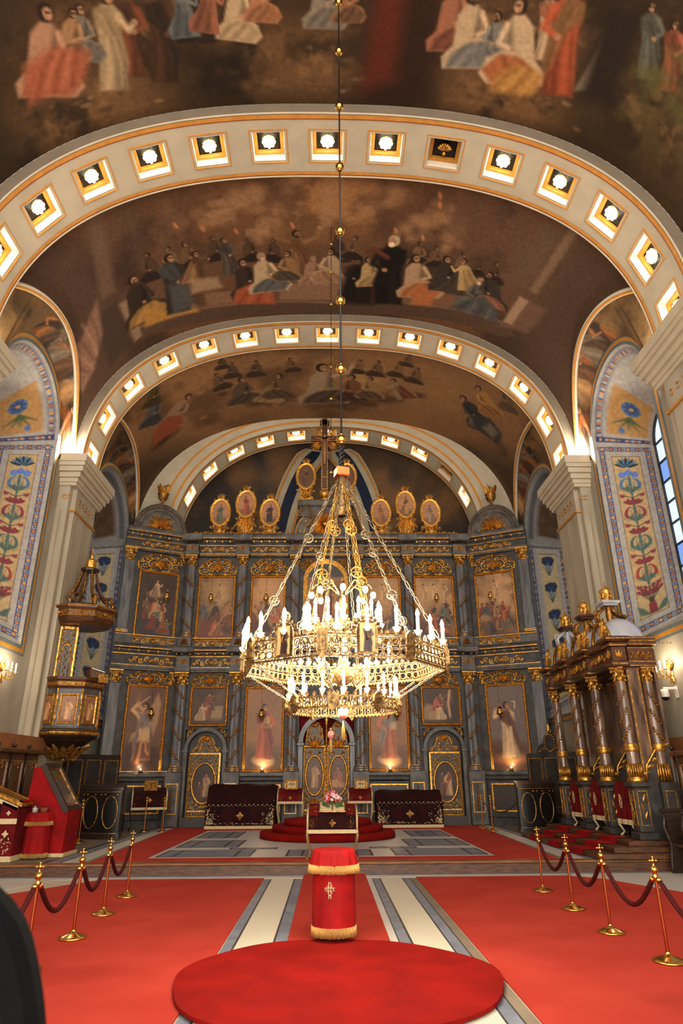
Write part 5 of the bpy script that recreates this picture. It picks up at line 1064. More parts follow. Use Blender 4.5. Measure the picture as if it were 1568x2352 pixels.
# urns on the half-round pediments
for MM, lab in ((ML, 'gilded flaming urn over the pediment on the pulpit side'), (MR, 'gilded flaming urn over the pediment on the canopied stall side')):
    p = (MM @ T(0,0,11.62)).translation; o = thing('flaming_urn', lab, 'urn', tuple(p), 0, 'urns on the pediments')
    m = MB(); m.lathe([(.001,0),(.12,0),(.12,.05),(.05,.1),(.04,.16),(.14,.24),(.2,.36),(.19,.46),(.23,.5),(.2,.53),(.001,.53)], 16); part('bowl', m, OLDGOLD, o)
    m = MB()
    for k in range(9): a = 2*PI*k/9; m.leaf(.1*math.cos(a), .5, PI/2-.4*math.cos(a), .42-.12*(k % 2), .13, -.05+.1*math.sin(a), .05)
    part('flames', m, GOLD, o)
# doors
def lattice(m, x0, x1, z0, z1, holes, seed, y=0):
    r = random.Random(seed); W = x1-x0; cx = (x0+x1)/2; pts = []
    tries = 0
    while tries < 500 and len(pts) < 60:
        tries += 1; x = r.uniform(.05, W/2-.03); z = r.uniform(z0+.06, z1-.06); rad = r.uniform(.05, .1)
        if any(((x)/(a+rad*.7))**2+((z-c)/(b+rad*.7))**2 < 1 for a, b, c in holes): continue
        if any(math.hypot(x-p[0], z-p[1]) < (rad+p[2])*.85 for p in pts) or x+rad > W/2+.01: continue
        pts.append((x, z, rad))
    for i, (x, z, rad) in enumerate(pts):
        for q in (-1, 1):
            a = r.uniform(0, 6) if q == -1 else a; 
            m.scroll(cx+q*x, z, rad, 1.35, a if q > 0 else PI-a, q*(1 if i % 2 else -1), .016, y, n=14)
            if i % 2 == 0: m.leaf(cx+q*x, z, (a if q > 0 else PI-a), rad*1.7, .05, y-.01, .025)
for x, lab, c1, c2, sd in ((-4.225,'gilded openwork side door next to the pulpit-side columns with an oval icon','',0,5),(4.1,'gilded openwork side door by the canopied stall with an oval icon of two pale figures','',0,5)):
    o = thing('deacon_door', lab, 'door', (x, IY+.02, .5), 0, 'gilded side doors'); hw = .54
    m = MB(); m.prism([(-hw,0),(hw,0),(hw,2.0),(.42,2.1),(.3,2.22),(.24,2.5),(0,2.58),(-.24,2.5),(-.3,2.22),(-.42,2.1),(-hw,2.0)], .0, .05); part('door_panel', m, WOODD, o)
    m = MB(); lattice(m, -hw, hw, .2, 2.0, [(.42,.66,1.05)], sd, -.02); lattice(m, -.34, .34, 2.0, 2.5, [], sd+1, -.02)
    for q in (-1, 1): m.curve([(q*hw,2.0),(q*.4,2.12),(q*.3,2.25),(q*.22,2.5),(0,2.6)], .025, -.02, taper=1); m.scroll(q*.42, 2.12, .09, 1.4, 0, q, .025, -.02)
    for k in range(5): m.leaf(0, 2.4, PI/2+(k-2)*.5, .24, .08, -.02, .04)
    part('gilded_scrollwork', m, GOLD, o)
    m = MB(); m.frame(-hw, hw, 0, 2.02, [(0,.0),(0,-.04),(.05,-.05),(.06,0)]); m.box(-hw, hw, -.03, 0, .16, .2)
    for k in range(10): m.tube([(-hw+.1+.098*k,-.02,.04),(-hw+.1+.098*k,-.02,.14)], .03, 6)
    part('gilt_frame', m, GOLD, o)
    m = MB(); m.oval(0, 1.05, .39, .63, [(-.03,0),(-.02,-.04),(.02,-.06),(.05,-.03),(.055,.01)], 30); part('gilt_oval_frame', m, GOLD, o)
    n_ = 36; U, V = np.meshgrid(np.linspace(-1,1,n_+1), np.linspace(-1,1,n_+1)); U, V = U.ravel(), V.ravel(); X = U*np.sqrt(1-V*V/2)*.39; Z = V*np.sqrt(1-U*U/2)*.63
    cv = Canvas(X+.39, Z+.63, (56,40,32)); cv.clouds((88,62,46), 2.4, .7, sd+40, .4, .7)
    if x < 0: cv.figure(.46,.2,.75,(176,150,120),(140,116,92),'stand',0,1); cv.figure(.24,.1,.6,(96,60,44),(70,50,40),'kneel',0,1)
    else: cv.figure(.26,.2,.75,(110,76,54),(84,58,44),'stand',0,1); cv.figure(.5,.2,.8,(196,166,132),(130,72,52),'stand',0,-1)
    part('painted_panel', grid_mesh('painted_panel', np.stack([X, np.zeros_like(X), Z], 1), n_, n_, cv.colors((.97,.88,.76))), PAINT, o, M=T(0,-.012,1.05))
for q, lab in ((-1,'gilded royal door leaf with an oval icon of a white-robed walking figure'),(1,'gilded royal door leaf with an oval icon of a seated turning figure')):
    x = -.02+q*.41; o = thing('royal_door_leaf', lab, 'door', (x, IY+.04, .42), 0, 'royal door leaves'); hw = .385
    m = MB(); m.prism([(-hw,0),(hw,0),(hw,2.3),(.3,2.5),(.26,2.85),(.12,3.08),(0,3.16),(-.12,3.08),(-.26,2.85),(-.3,2.5),(-hw,2.3)], .02, .05); part('door_panel', m, WOODD, o)
    m = MB(); lattice(m, -hw, hw, .3, 1.34, [(.36,.66,1.36)], 17, -.01)
    for k in range(7): m.leaf(0, .3, PI/2+(k-3)*.42, .36, .09, -.02, .05)
    part('gilded_scrollwork', m, GOLD, o); m = MB(); lattice(m, -hw, hw, 1.4, 2.3, [(.36,.66,1.36)], 18, -.01); m.curve([(-.36,2.27),(0,2.25),(.36,2.27)], .02, -.01, taper=1); part('gilded_scrollwork', m, GOLD, o); m = MB(); lattice(m, -.29, .29, 2.28, 2.95, [], 19, -.01)
    for s_ in (-1, 1): m.curve([(s_*hw,2.3),(s_*.3,2.5),(s_*.26,2.85),(s_*.12,3.08),(0,3.16)], .025, -.01, taper=1)
    for k in range(7): m.leaf(0, 2.25, PI/2+(k-3)*.42, .42-.03*abs(k-3), .09, -.02, .05)
    for k in range(5): m.leaf(0, 2.95, PI/2+(k-2)*.5, .24, .08, -.02, .04)
    part('gilded_crest', m, GOLD, o)
    m = MB(); m.frame(-hw, hw, 0, 2.32, [(0,.02),(0,-.04),(.04,-.05),(.05,.02)]); m.box(-hw, hw, -.03, .02, .24, .29)
    for k in range(8): m.tube([(-hw+.08+.088*k,-.01,.06),(-hw+.08+.088*k,-.01,.22)], .026, 6)
    part('gilt_frame', m, GOLD, o); m = MB(); m.oval(0, 1.36, .29, .62, [(-.03,.02),(-.02,-.04),(.02,-.07),(.05,-.03),(.055,.02)], 30); part('gilt_oval_frame', m, GOLD, o)
    n_ = 36; U, V = np.meshgrid(np.linspace(-1,1,n_+1), np.linspace(-1,1,n_+1)); U, V = U.ravel(), V.ravel(); X = U*np.sqrt(1-V*V/2)*.29; Z = V*np.sqrt(1-U*U/2)*.62
    cv = Canvas(X+.29, Z+.62, (84,62,50)); cv.clouds((110,84,66), 2.4, .7, 60+q, .4, .7)
    if q < 0: cv.figure(.29,.22,.78,(186,154,124),(160,128,100),'stand',0,1)
    else: cv.figure(.29,.22,.7,(150,96,70),(180,140,104),'sit',0,-1)
    part('painted_panel', grid_mesh('painted_panel', np.stack([X, np.zeros_like(X), Z], 1), n_, n_, cv.colors((.97,.88,.76))), PAINT, o, M=T(0,-.012,1.36))
    if q < 0:
        m = MB(); m.lathe([(.05,0),(.055,.05),(.04,.1),(.04,3.0),(.07,3.05),(.05,3.12),(.09,3.2),(.03,3.3),(.001,3.42)], 10, (.41,-.06,0))
        for k in range(22): m.ball((.41,-.1,.2+.13*k), .03, 6, 4)
        part('meeting_post', m, GOLD, o)
# ================================================================== CARPETS
def carpet(name, label, poly, z0, h, m_, group=None):
    m = MB(); m.slab(poly, z0, z0+h); o = put(name, m.mesh(name), m_); tag(o, label, 'carpet', group); return o
carpet('floor_carpet', 'broad bright red carpet under the standing ropes on the pulpit side', [(-1.13,-1.5),(-1.13,13.66),(-4.1,13.66),(-5.6,11.4),(-6.6,7.5),(-6.6,-1.5)], .005, .012, CARPET, 'broad red floor carpets')
carpet('floor_carpet', 'broad bright red carpet under the standing ropes on the canopied stall side', [(1.67,-1.5),(6.9,-1.5),(6.9,7.5),(6.0,11.0),(5.0,13.2),(4.5,13.66),(1.67,13.66)], .005, .012, CARPET, 'broad red floor carpets')
carpet('runner_carpet', 'narrow red runner leading from the round carpet to the dais step', [(-.415,-1.5),(.755,-1.5),(.755,14.15),(-.415,14.15)], .005, .01, CARPET)
P_ = []
for k in range(72):
    a = 2*PI*k/72; r = 1.5*(1+.018*math.sin(3*a+1)+.012*math.sin(7*a)); P_.append((.13+r*math.cos(a), 7.12+r*math.sin(a)))
carpet('round_carpet', 'thick round deep red carpet lying under the great chandelier', P_, .018, .03, CARPET2)
m = MB()
for q in (((-4.62,14.47),(4.62,14.47),(4.62,14.98),(-4.62,14.98)),((-4.62,14.98),(-3.66,14.98),(-3.66,22.3),(-4.9,22.3)),((3.5,14.98),(4.62,14.98),(4.9,22.3),(3.5,22.3)),((-4.9,22.3),(4.9,22.3),(4.95,23.75),(-4.95,23.75))): m.slab(q, .2125, .222)
tag(put('dais_carpet', m.mesh('dais_carpet'), CARPET), 'red carpet laid as a wide border round the pale paving of the dais', 'carpet')

# ================================================================== ROUND PODIUM
o = thing('round_podium', 'three-tiered round podium covered in red carpet before the royal doors', 'podium', (.03, 19.85, .2225))
for k, (r, z) in enumerate(((1.85,0),(1.52,.15),(1.2,.3))):
    m = MB(); m.lathe([(.001,z),(r,z),(r,z+.13),(r-.02,z+.148),(r-.05,z+.15),(.001,z+.15)], 48); part('podium_tier', m, CARPET2, o)

# ================================================================== DRAPED ROUND TABLE
def cloth_ring(prof, seg, amp, waves, ph=0.0):                # prof (r,z,foldscale)
    m = MB(); vs = []; fs = []
    for r, z, f_ in prof:
        for i in range(seg):
            a = 2*PI*i/seg; rr = r+amp*f_*(math.sin(waves*a+ph)+.5*math.sin(waves*1.7*a+1)); vs.append((rr*math.cos(a), rr*math.sin(a), z))
    for k in range(len(prof)-1):
        for i in range(seg): j = (i+1) % seg; fs.append((k*seg+i, k*seg+j, (k+1)*seg+j, (k+1)*seg+i))
    m.add(vs, fs, None, True); return m
def fringe_ring(r0, r1, z0, z1, n, w=.006):
    m = MB()
    for i in range(n): a = 2*PI*i/n; j = rnd.uniform(-.006,.006); m.tube([(r0*math.cos(a), r0*math.sin(a), z0),(r1*math.cos(a), r1*math.sin(a), z1+j)], [w*.7,w], 4)
    return m
o = thing('draped_table', 'tall narrow round table in red cloth with gold fringes by the round carpet', 'table', (.115, 8.62, .02))
m = MB()
for a in (.6, 2.2, 3.8, 5.4): m.tube([(.16*math.cos(a),.16*math.sin(a),0),(.16*math.cos(a),.16*math.sin(a),.9)], .015, 6)
part('table_legs', m, WOODD, o)
part('skirt', cloth_ring([(.24,.9,0),(.245,.7,.4),(.25,.4,.7),(.252,.16,1)], 72, .004, 9), REDCLOTH, o)
part('skirt_fringe', fringe_ring(.256,.258,.17,.075,120,.0065), FRINGE, o)['kind'] = 'stuff'
part('top_cloth', cloth_ring([(.001,.94,0),(.2,.94,0),(.235,.935,0),(.25,.915,.3),(.265,.85,.8),(.285,.78,1.2)], 96, .008, 11), REDCLOTH, o)
part('cape_fringe', fringe_ring(.29,.305,.785,.70,150,.0065), FRINGE, o)['kind'] = 'stuff'
m = MB(); a0 = -PI/2-.18
def onskirt(u, v): a = a0+u/.26; return (.262*math.cos(a), .262*math.sin(a), v)
def cyl_line(pts, w=.004): m.tube([onskirt(*p) for p in pts], w, 4)
for pts in ([(-.012,.62),(.012,.62),(.012,.54),(.012,.46),(-.012,.46),(-.012,.54),(-.012,.62)],[(-.055,.565),(.055,.565),(.055,.535),(-.055,.535),(-.055,.565)]): cyl_line(pts)
for x in (-.04,.032): cyl_line([(x,.558),(x+.01,.542)], .003); cyl_line([(x+.012,.558),(x+.008,.542)], .003)
cyl_line([(-.004,.5),(-.004,.48)], .003); cyl_line([(.004,.5),(.004,.48)], .003); cyl_line([(-.03,.59),(-.02,.575)], .003); cyl_line([(.03,.59),(.02,.575)], .003); cyl_line([(-.03,.51),(-.02,.525)], .003); cyl_line([(.03,.51),(.02,.525)], .003)
part('embroidered_cross', m, CREAM, o)

# ================================================================== STANCHIONS AND ROPES
def stanchion_mesh():
    b = MB(); b.lathe([(.001,0),(.155,0),(.16,.012),(.15,.022),(.13,.03),(.07,.05),(.03,.065),(.022,.09)], 24)
    p = MB(); p.lathe([(.017,.06),(.017,.77)], 12)
    f = MB(); f.lathe([(.02,.72),(.027,.73),(.027,.755),(.018,.765),(.016,.775),(.032,.79),(.038,.812),(.03,.835),(.012,.848),(.009,.87)], 14)
    f.tube([(-.03,0,.895),(.03,0,.895)], .009, 6); f.tube([(0,0,.86),(0,0,.925)], .009, 6)
    for c in ((-.034,0,.895),(.034,0,.895),(0,0,.928)): f.ball(c, .014, 8, 5)
    h = MB(); h.tube([(0,-.02,.745),(0,-.05,.75),(0,-.055,.735)], .007, 6); h.tube([(0,.02,.745),(0,.05,.75),(0,.055,.735)], .007, 6)
    return b.mesh('base'), p.mesh('pole'), f.mesh('finial'), h.mesh('hook')
SB, SP, SF, SH = stanchion_mesh()
def stanchion(x, y, z, label, group, sc=1.0):
    o = thing('rope_stanchion', label, 'rope post', (x, y, z), 0, group); S = S3(sc, sc, sc)
    for nm, me, mt in (('base', SB, BRASS), ('pole', SP, COPPER), ('finial', SF, BRASS), ('hook', SH, BRASS)): put(nm, me, mt, o, S, True)
    return o
def rope(a, b, sag, label, group, r=.026, mt=None):
    m = MB(); A, B = Vector(a), Vector(b); n = 20; pts = []
    for k in range(n+1):
        t = k/n; p = A.lerp(B, t); p.z -= sag*4*t*(1-t)*(.75+.25*4*t*(1-t)); pts.append(p-A)
    o = thing('velvet_rope', label, 'rope', a, 0, group); m.tube(pts, [r*(.75 if k in (0, n) else 1) for k in range(n+1)], 10); part('rope', m, mt or ROPEM, o)
    for k, j in ((0, 1), (n, n-1)): m = MB(); d = (pts[j]-pts[k]).normalized(); m.tube([pts[k], pts[k]+d*.035], r*1.12, 10); part('rope_cap', m, BRASS, o)
    return o
STR = [(3.5,11.91),(3.45,10.38),(3.39,8.92),(3.44,7.61),(3.5,6.2)]; STL = [(-3.1,11.76),(-3.02,10.35),(-2.92,8.93),(-2.88,7.55),(-2.85,6.15)]
for L, side in ((STR, 'canopied stall'), (STL, 'pulpit')):
    for k, (x, y) in enumerate(L):
        nm = ('closest to the dais step', 'second from the dais step', 'third from the dais step', 'fourth from the dais step', 'fifth from the dais step')[k]
        stanchion(x, y, .0175, 'brass-footed rope post on the %s side, %s' % (side, nm), 'rope posts on the red carpets')
    for k in range(4):
        (x0, y0), (x1, y1) = L[k], L[k+1]; nm = ('first', 'second', 'third', 'fourth')[k]
        rope((x0, y0-.055, .75), (x1, y1+.055, .75), .33, 'sagging burgundy velvet rope on the %s side, %s from the dais step' % (side, nm), 'velvet ropes on the red carpets')
stanchion(4.9,22.5,.2125,'slim brass post beside the gilded side door with a black rope','posts on the dais',1.05); stanchion(5.95,21.95,.2125,'slim brass post at the far end of the black rope by the curved desk','posts on the dais',1.05); stanchion(4.95,21.45,.2125,'slim brass post standing alone before the painted dado panel','posts on the dais',1.05)
rope((4.93,22.45,.98),(5.93,21.98,.98),.3,'thin black rope slung between two slim brass posts on the dais','black ropes',.02,BLACK)
stanchion(-5.58,22.2,.2125,'slim brass post in front of the velvet covered side lectern','posts on the dais',1.05); stanchion(-4.98,22.0,.2125,'slim brass post between the side lectern and the gilded side door','posts on the dais',1.05); stanchion(-6.3,18.6,.2125,'slim brass post next to the black curved desk by the pulpit','posts on the dais',1.1)

# ================================================================== LECTERNS
def embroidery(m, pts, n, seed, s=.018, M=None):
    r = random.Random(seed)
    for k in range(n):
        x, z = pts(r); a = r.uniform(0, PI); L = s*r.uniform(.6, 1.6); m.leaf(x, z, a, L*2, L*.8, 0, .004, M)
def cross_patch(m, x, z, s, y=0, M=None):
    for k in range(4): m.leaf(x, z, k*PI/2, s, s*.7, y, .008, M)
    for k in range(4): m.leaf(x, z, PI/4+k*PI/2, s*.6, s*.4, y, .006, M)
def cabriole(m, x, y, h, dx, dy, r=.03):
    m.tube([(x,y,h),(x+dx*.05,y+dy*.05,h*.8),(x+dx*.02,y+dy*.02,h*.45),(x-dx*.02,y-dy*.02,h*.2),(x+dx*.03,y+dy*.03,.02),(x+dx*.06,y+dy*.06,0)], [r,r*1.15,r*.7,r*.55,r*.6,r*.7], 8)
def lectern(label, loc, W, zt, zf, zb, depth, clothm, legm, rz=0, group='velvet lecterns'):
    """sloping velvet-draped reading stand on cabriole legs; local z from its floor"""
    o = thing('velvet_lectern', label, 'lectern', loc, rz, group); hw = W/2; d = depth/2
    for sx in (-1, 1):
        for sy in (-1, 1): m = MB(); cabriole(m, sx*(hw-.04), sy*(d-.04), zb+.04, sx, sy); part('leg', m, legm, o)
    m = MB(); m.prism([(-d,zb),(-d,zf),(-d+.03,zf+.02),(d,zt),(d,zb)], -hw+.03, hw-.03, Matrix.Rotation(-PI/2,4,'Z') @ S3(-1,1,1)); part('desk_box', m, WOODD, o)
    m = MB(); pr = [(-d-.012,zb+.02),(-d-.012,zf),(-d+.02,zf+.025),(d+.005,zt+.012),(d+.012,zb+.12)]; wobble = 0
    m.strip([(-hw,y,z) for y, z in pr], [(hw,y,z) for y, z in pr], smooth=False); part('velvet_cloth', m, clothm, o)
    m = MB()
    for sx in (-1, 1): m.tube([(sx*hw,y-.004,z+.004) for y, z in pr], .022, 6)
    m.box(-hw-.02, hw+.02, -d-.022, -d-.004, zb-.04, zb+.03); part('cream_fringe', m, CREAM, o)
    m = MB(); cross_patch(m, 0, (zb+zf)/2+.02, min(.08, (zf-zb)*.3), -d-.016)
    for sx in (-1, 1): embroidery(m, lambda r: (sx*(hw-.04-abs(r.gauss(0,.08))), zb+.06+abs(r.gauss(0,.4))*(zf-zb)), 40, 5+sx, .012, T(0,-d-.016,0))
    part('embroidery', m, OLDGOLD, o)['kind'] = 'stuff'
    return o
fl = .2125
lectern('low velvet lectern carrying flowers, standing on the dais behind the step', (.13,14.78,fl+.01), 1.0, .97, .75, .5, .42, VELVET, mat('gilt_wood', (150,118,70), .4, .3, .2, 9))
m = MB()
b_ = bpy.data.objects['velvet_lectern']
for sx in (-1, 1): m = MB(); m.add([(sx*.28,-.2,.765),(sx*.48,-.2,.765),(sx*.48,.2,.975),(sx*.28,.2,.975)], [(0,1,2,3)]); part('crimson_panel', m, VELVETR, b_, M=T(0,0,.02))
m = MB()
for sx in (-1, 1): embroidery(m, lambda r: (sx*r.uniform(.3,.47), r.uniform(-.18,.2)), 26, 15+sx, .014)
me = m.mesh('gold_embroidery'); put('gold_embroidery', me, OLDGOLD, b_, T(0,0,.9) @ Matrix.Rotation(math.atan2(.21,.4)-PI/2,4,'X'), True)['kind'] = 'stuff'
o = thing('gospel_book', 'gold bound open book lying under the flowers on the low lectern', 'book', (.13,14.78,fl+.01), 0); Mb = T(0,0,.905) @ Matrix.Rotation(math.atan2(.21,.4),4,'X')
m = MB(); m.bbox(-.27,.27,-.16,.18,0,.035,.008, Mb); part('cover', m, GOLD, o); m = MB(); m.bbox(-.25,-.01,-.15,.17,.035,.06,.01, Mb); m.bbox(.01,.25,-.15,.17,.035,.06,.01, Mb); part('pages', m, CREAM, o)
def bouquet(label, loc, r, n, cols, leafm=True, hz=.6):
    o = thing('flower_bouquet', label, 'flowers', loc, 0); rr = random.Random(len(label)); k = 0
    ms = [MB() for _ in cols]
    for i in range(n):
        a = rr.uniform(0, 2*PI); e = math.acos(rr.uniform(0, 1)); p = (r*math.sin(e)*math.cos(a), r*math.sin(e)*math.sin(a)*.8, r*hz+r*hz*math.cos(e)); m = ms[i % len(cols)]; s_ = rr.uniform(.022,.036)
        for q in range(5): b2 = q*1.2566+i; m.ball((p[0]+s_*.6*math.cos(b2), p[1]+s_*.35*math.sin(b2), p[2]+s_*.6*math.sin(b2)), s_*.55, 6, 4)
        m.ball((p[0], p[1]-.01, p[2]+.01), s_*.5, 6, 4)
    for m, c in zip(ms, cols): q_ = part('blossoms', m, c, o); q_['kind'] = 'stuff'
    m = MB()
    for i in range(40): a = rr.uniform(0, 2*PI); m.leaf(r*.7*math.cos(a), r*hz*.5+rr.uniform(-.05,.05), PI/2-1.2*math.cos(a)+rr.uniform(-.4,.4), rr.uniform(.08,.14), .035, r*.6*math.sin(a), .008)
    part('leaves', m, mat('leaf_green', (66,96,48), .6, 0, .2, 20), o)['kind'] = 'stuff'; return o
PINK, WHITEF = mat('pink_petal', (222,120,140), .6, 0, .2, 30), mat('white_petal', (236,216,212), .6, 0, .1, 30)
bouquet('dome of white and pale pink blossoms resting on the open book', (.14,14.72,fl+.93), .17, 70, (WHITEF, mat('blush_petal', (226,176,180), .6, 0, .1, 30), mat('rose_petal', (196,60,70), .6, 0, .2, 30)), hz=.75)
o = bouquet('small pink bouquet with green leaves behind the white blossoms', (.13,15.08,fl+.94), .13, 26, (PINK, mat('hot_pink_petal', (206,84,116), .6, 0, .2, 30)), hz=.9)
m = MB(); m.lathe([(.001,0),(.05,0),(.04,.04),(.06,.12),(.05,.13)], 14, (0,0,0)); part('vase', m, WHITEP, o)
o.location.z = fl+1.0
# reading stands flanking the royal doors
for x, w_, lab in ((-1.17,.8,'small crimson lectern with a framed icon beside the royal door, chest side'),(1.07,.76,'small crimson lectern with a framed icon beside the royal door, next to the lower chest')):
    o = lectern(lab, (x,22.9,fl+.01), w_, 1.16, .98, .76, .4, VELVETR, mat('cream_leg', (176,150,112), .5), 0)
    t = thing('lectern_icon', 'small gold framed icon propped on the crimson lectern '+('nearer the tall chest' if x < 0 else 'nearer the lower chest'), 'icon', (x+.03,22.86,fl+1.14), 0, 'icons on the lecterns')
    m = MB(); Mi = Matrix.Rotation(-.5,4,'X'); m.frame(-.2,.2,0,.34,[(0,.02),(0,-.03),(.05,-.03),(.06,0)],Mi); m.box(-.2,.2,0,.02,0,.34,Mi); part('gilt_frame', m, GOLD, t)
    m = MB(); m.box(-.14,.14,-.006,0,.06,.28,Mi); part('icon_panel', m, CREAM, t)
    m = MB(); m.scroll(-.06,.17,.05,1.3,0,1,.01,-.01,Mi); m.scroll(.06,.17,.05,1.3,PI,-1,.01,-.01,Mi); m.curve([(-.02,.1),(.0,.18),(-.03,.24)],.01,-.01,Mi); part('raised_ornament', m, WOODD, t)
o = lectern('dark velvet lectern with a gold casket below the winged warrior icon', (-5.65,22.75,fl+.01), 1.05, 1.2, 1.05, .62, .4, VELVET, WOODD, .3)
o = thing('gold_casket', 'small gold casket on the dark velvet lectern near the winged warrior icon', 'casket', (-5.6,22.6,fl+1.15), .3); m = MB(); Mi = Matrix.Rotation(.3,4,'X'); m.bbox(-.2,.2,-.03,.05,0,.3,.01,Mi); part('box', m, GOLD, o); m = MB(); m.frame(-.15,.15,.04,.26,[(0,-.03),(0,-.045),(.02,-.045),(.02,-.03)],Mi); m.tube([Mi@Vector((0,-.045,.08)),Mi@Vector((0,-.045,.22))],.02,6); part('relief', m, OLDGOLD, o)

# ================================================================== VELVET CHESTS BEFORE THE SCREEN
def chest(label, x0, x1, y, h, hf, seed):
    W = x1-x0; o = thing('velvet_chest', label, 'chest', ((x0+x1)/2, y, fl+.01), 0, 'velvet covered chests'); hw = W/2; d = .42
    m = MB(); m.box(-hw+.02, hw-.02, -d+.02, d, 0, hf-.02); part('chest_body', m, WOODL, o)
    pr = [(-d-.02,.07),(-d-.03,hf*.5),(-d-.02,hf-.05),(-d+.02,hf),(-d+.15,hf+.1),(-.1,h-.08),(.05,h),(.3,h-.02),(d,hf)]
    m = MB(); n = 16; rows = []
    for i in range(n+1):
        t = i/n; x = -hw+W*t; e = min(t, 1-t)*n; k = 1 if e >= 1 else .96; rows.append([(x+(.03*math.sin(9*t)), yy, zz*k+(0.015*math.sin(14*t) if zz > hf else 0)) for yy, zz in pr])
    for a, b2 in zip(rows[:-1], rows[1:]): m.strip(a, b2)
    for rw_ in (rows[0], rows[-1]): m.add(rw_+[(rw_[0][0], d, 0.07)], [tuple(range(len(rw_)+1))])
    part('velvet_cloth', m, VELVET, o)
    m = MB(); m.box(-hw, hw, -d-.03, -d-.01, .0, .085); part('cream_hem', m, CREAM, o)
    m = MB(); cross_patch(m, 0, hf*.55, .13, -d-.045); part('embroidered_cross', m, OLDGOLD, o)
    m = MB()
    for sx in (-1, 1): embroidery(m, lambda r: (sx*(hw-.05-abs(r.gauss(0,.16))), .12+abs(r.gauss(0,.2))), 90, seed+sx, .017, T(0,-d-.04,0)); embroidery(m, lambda r: (sx*(hw-.06-abs(r.gauss(0,.02))), r.uniform(.1,hf-.1)), 40, seed+sx+4, .016, T(0,-d-.04,0))
    embroidery(m, lambda r: (r.uniform(-hw,hw), .12+abs(r.gauss(0,.025))), 60, seed+9, .015, T(0,-d-.04,0))
    k = int(W/.07)
    for i in range(k): m.leaf(-hw+W*i/k, hf+.005*math.sin(i)-.01, .7 if i % 2 else -.7, .075, .02, -d-.0, .006)
    part('embroidery', m, CREAM, o)['kind'] = 'stuff'
chest('taller chest under burgundy velvet with gold embroidered corners by the red-robed icon', -3.87, -1.66, 23.3, 1.3, .68, 3)
chest('lower chest under burgundy velvet with gold embroidered corners by the pale blue-robed icon', 1.6, 3.72, 23.3, 1.1, .72, 8)

# ================================================================== GREAT CHANDELIER
CHX, CHY = .2, 7.0
ch = thing('great_chandelier', 'huge gilded ring chandelier in three lit tiers hung from a beaded rod', 'chandelier', (CHX, CHY, 2.1))
def cw(z): return z-2.1
m = MB(); m.tube([(0,0,cw(5.44)),(0,0,cw(16.2))], .013, 8); part('hanging_rod', m, BLACK, ch)
for z in (5.54,6.56,7.64,8.86,10.1,11.4,12.7,13.97,15.2): m = MB(); m.ball((0,0,cw(z)), .066, 16, 10); m.lathe([(.02,.06),(.024,.075),(.014,.09)], 10, (0,0,cw(z))); part('brass_ball', m, BRASS, ch)
m = MB()
for s_ in (0, 2.1, 4.2): m.tube([(.022*math.cos(s_+k*.9), .022*math.sin(s_+k*.9), cw(5.16)+.3*k/12) for k in range(13)], .016, 6)
part('twisted_cable', m, BLACK, ch)
m = MB(); m.bbox(-.075,.075,-.075,.075,cw(5.04),cw(5.16),.015, Matrix.Rotation(.3,4,'Z')); part('hub', m, COPPER, ch)
m = MB(); m.lathe([(.04,0),(.07,-.12),(.05,-.3),(.09,-.42),(.05,-.5)], 10, (0,0,cw(5.04))); part('hub_cone', m, SILVERG, ch)
def chain(m, A, B, pitch=.085, w=.018):
    A, B = Vector(A), Vector(B); L = (B-A).length; n = max(2, int(L/pitch)); d = (B-A)/n; t = d.normalized(); e = t.orthogonal().normalized(); f_ = t.cross(e)
    for i in range(n):
        c = A+d*(i+.5); ax_ = e if i % 2 else f_; m.tube([c+t*(pitch*.62*math.cos(a))+ax_*(w*math.sin(a)) for a in (0,PI/3,2*PI/3,PI,4*PI/3,5*PI/3)], .0055, 4, True)
def rosette(m, c, r, M=None):
    m.tube([(c[0]+r*math.cos(2*PI*k/12), c[1], c[2]+r*math.sin(2*PI*k/12)) for k in range(12)], .008, 4, True)
    for k in range(3): a = k*PI/3; m.tube([(c[0]-r*math.cos(a), c[1], c[2]-r*math.sin(a)),(c[0]+r*math.cos(a), c[1], c[2]+r*math.sin(a))], .006, 4)
def pierced(W, H, seed, icon=False):                          # pierced panel, x,z plane, base z=0
    m = MB(); m.box(-W/2,W/2,-.006,.006,0,.02); m.box(-W/2,W/2,-.006,.006,H-.02,H); n = max(4, int(W/.075)); k = max(2, int(H/.075)); hx, hz = W/n, (H-.04)/k
    for i in range(n):
        for j in range(k):
            cx, cz = -W/2+hx*(i+.5), .02+hz*(j+.5); r = min(hx, hz)*.46
            m.tube([(cx+r*math.cos(a), 0, cz+r*math.sin(a)) for a in (0,PI/3,2*PI/3,PI,4*PI/3,5*PI/3)], .0085, 4, True)
            m.box(cx-hx/2-.006,cx-hx/2+.006,-.005,.005,cz-hz/2,cz+hz/2)
    for i in range(n*2): m.ball((-W/2+W*(i+.5)/(n*2),0,-.008), .011, 5, 3)
    for i in range(n): m.leaf(-W/2+W*(i+.5)/n, H, PI/2, .045, .05, 0, .01)
    return m.mesh('pierced_panel')
def candle_meshes(h, r):
    c = MB(); c.lathe([(.001,-.05),(r*1.2,-.045),(r*2.4,-.01),(r*2.6,0),(r*1.2,.004),(r,.006)], 8); c.lathe([(r,.0),(r,h)], 8)
    f_ = MB(); f_.lathe([(.001,h),(r*.9,h+.012),(r*1.25,h+.03),(r*.8,h+.06),(.001,h+.085)], 8); return c.mesh('candle'), f_.mesh('bulb')
CAND = mat('candle_white', (240,226,190), .5, 0, .03, 9, emit=(255,226,170), es=.6)
C1, F1 = candle_meshes(.13, .016); C2_, F2 = candle_meshes(.09, .012)
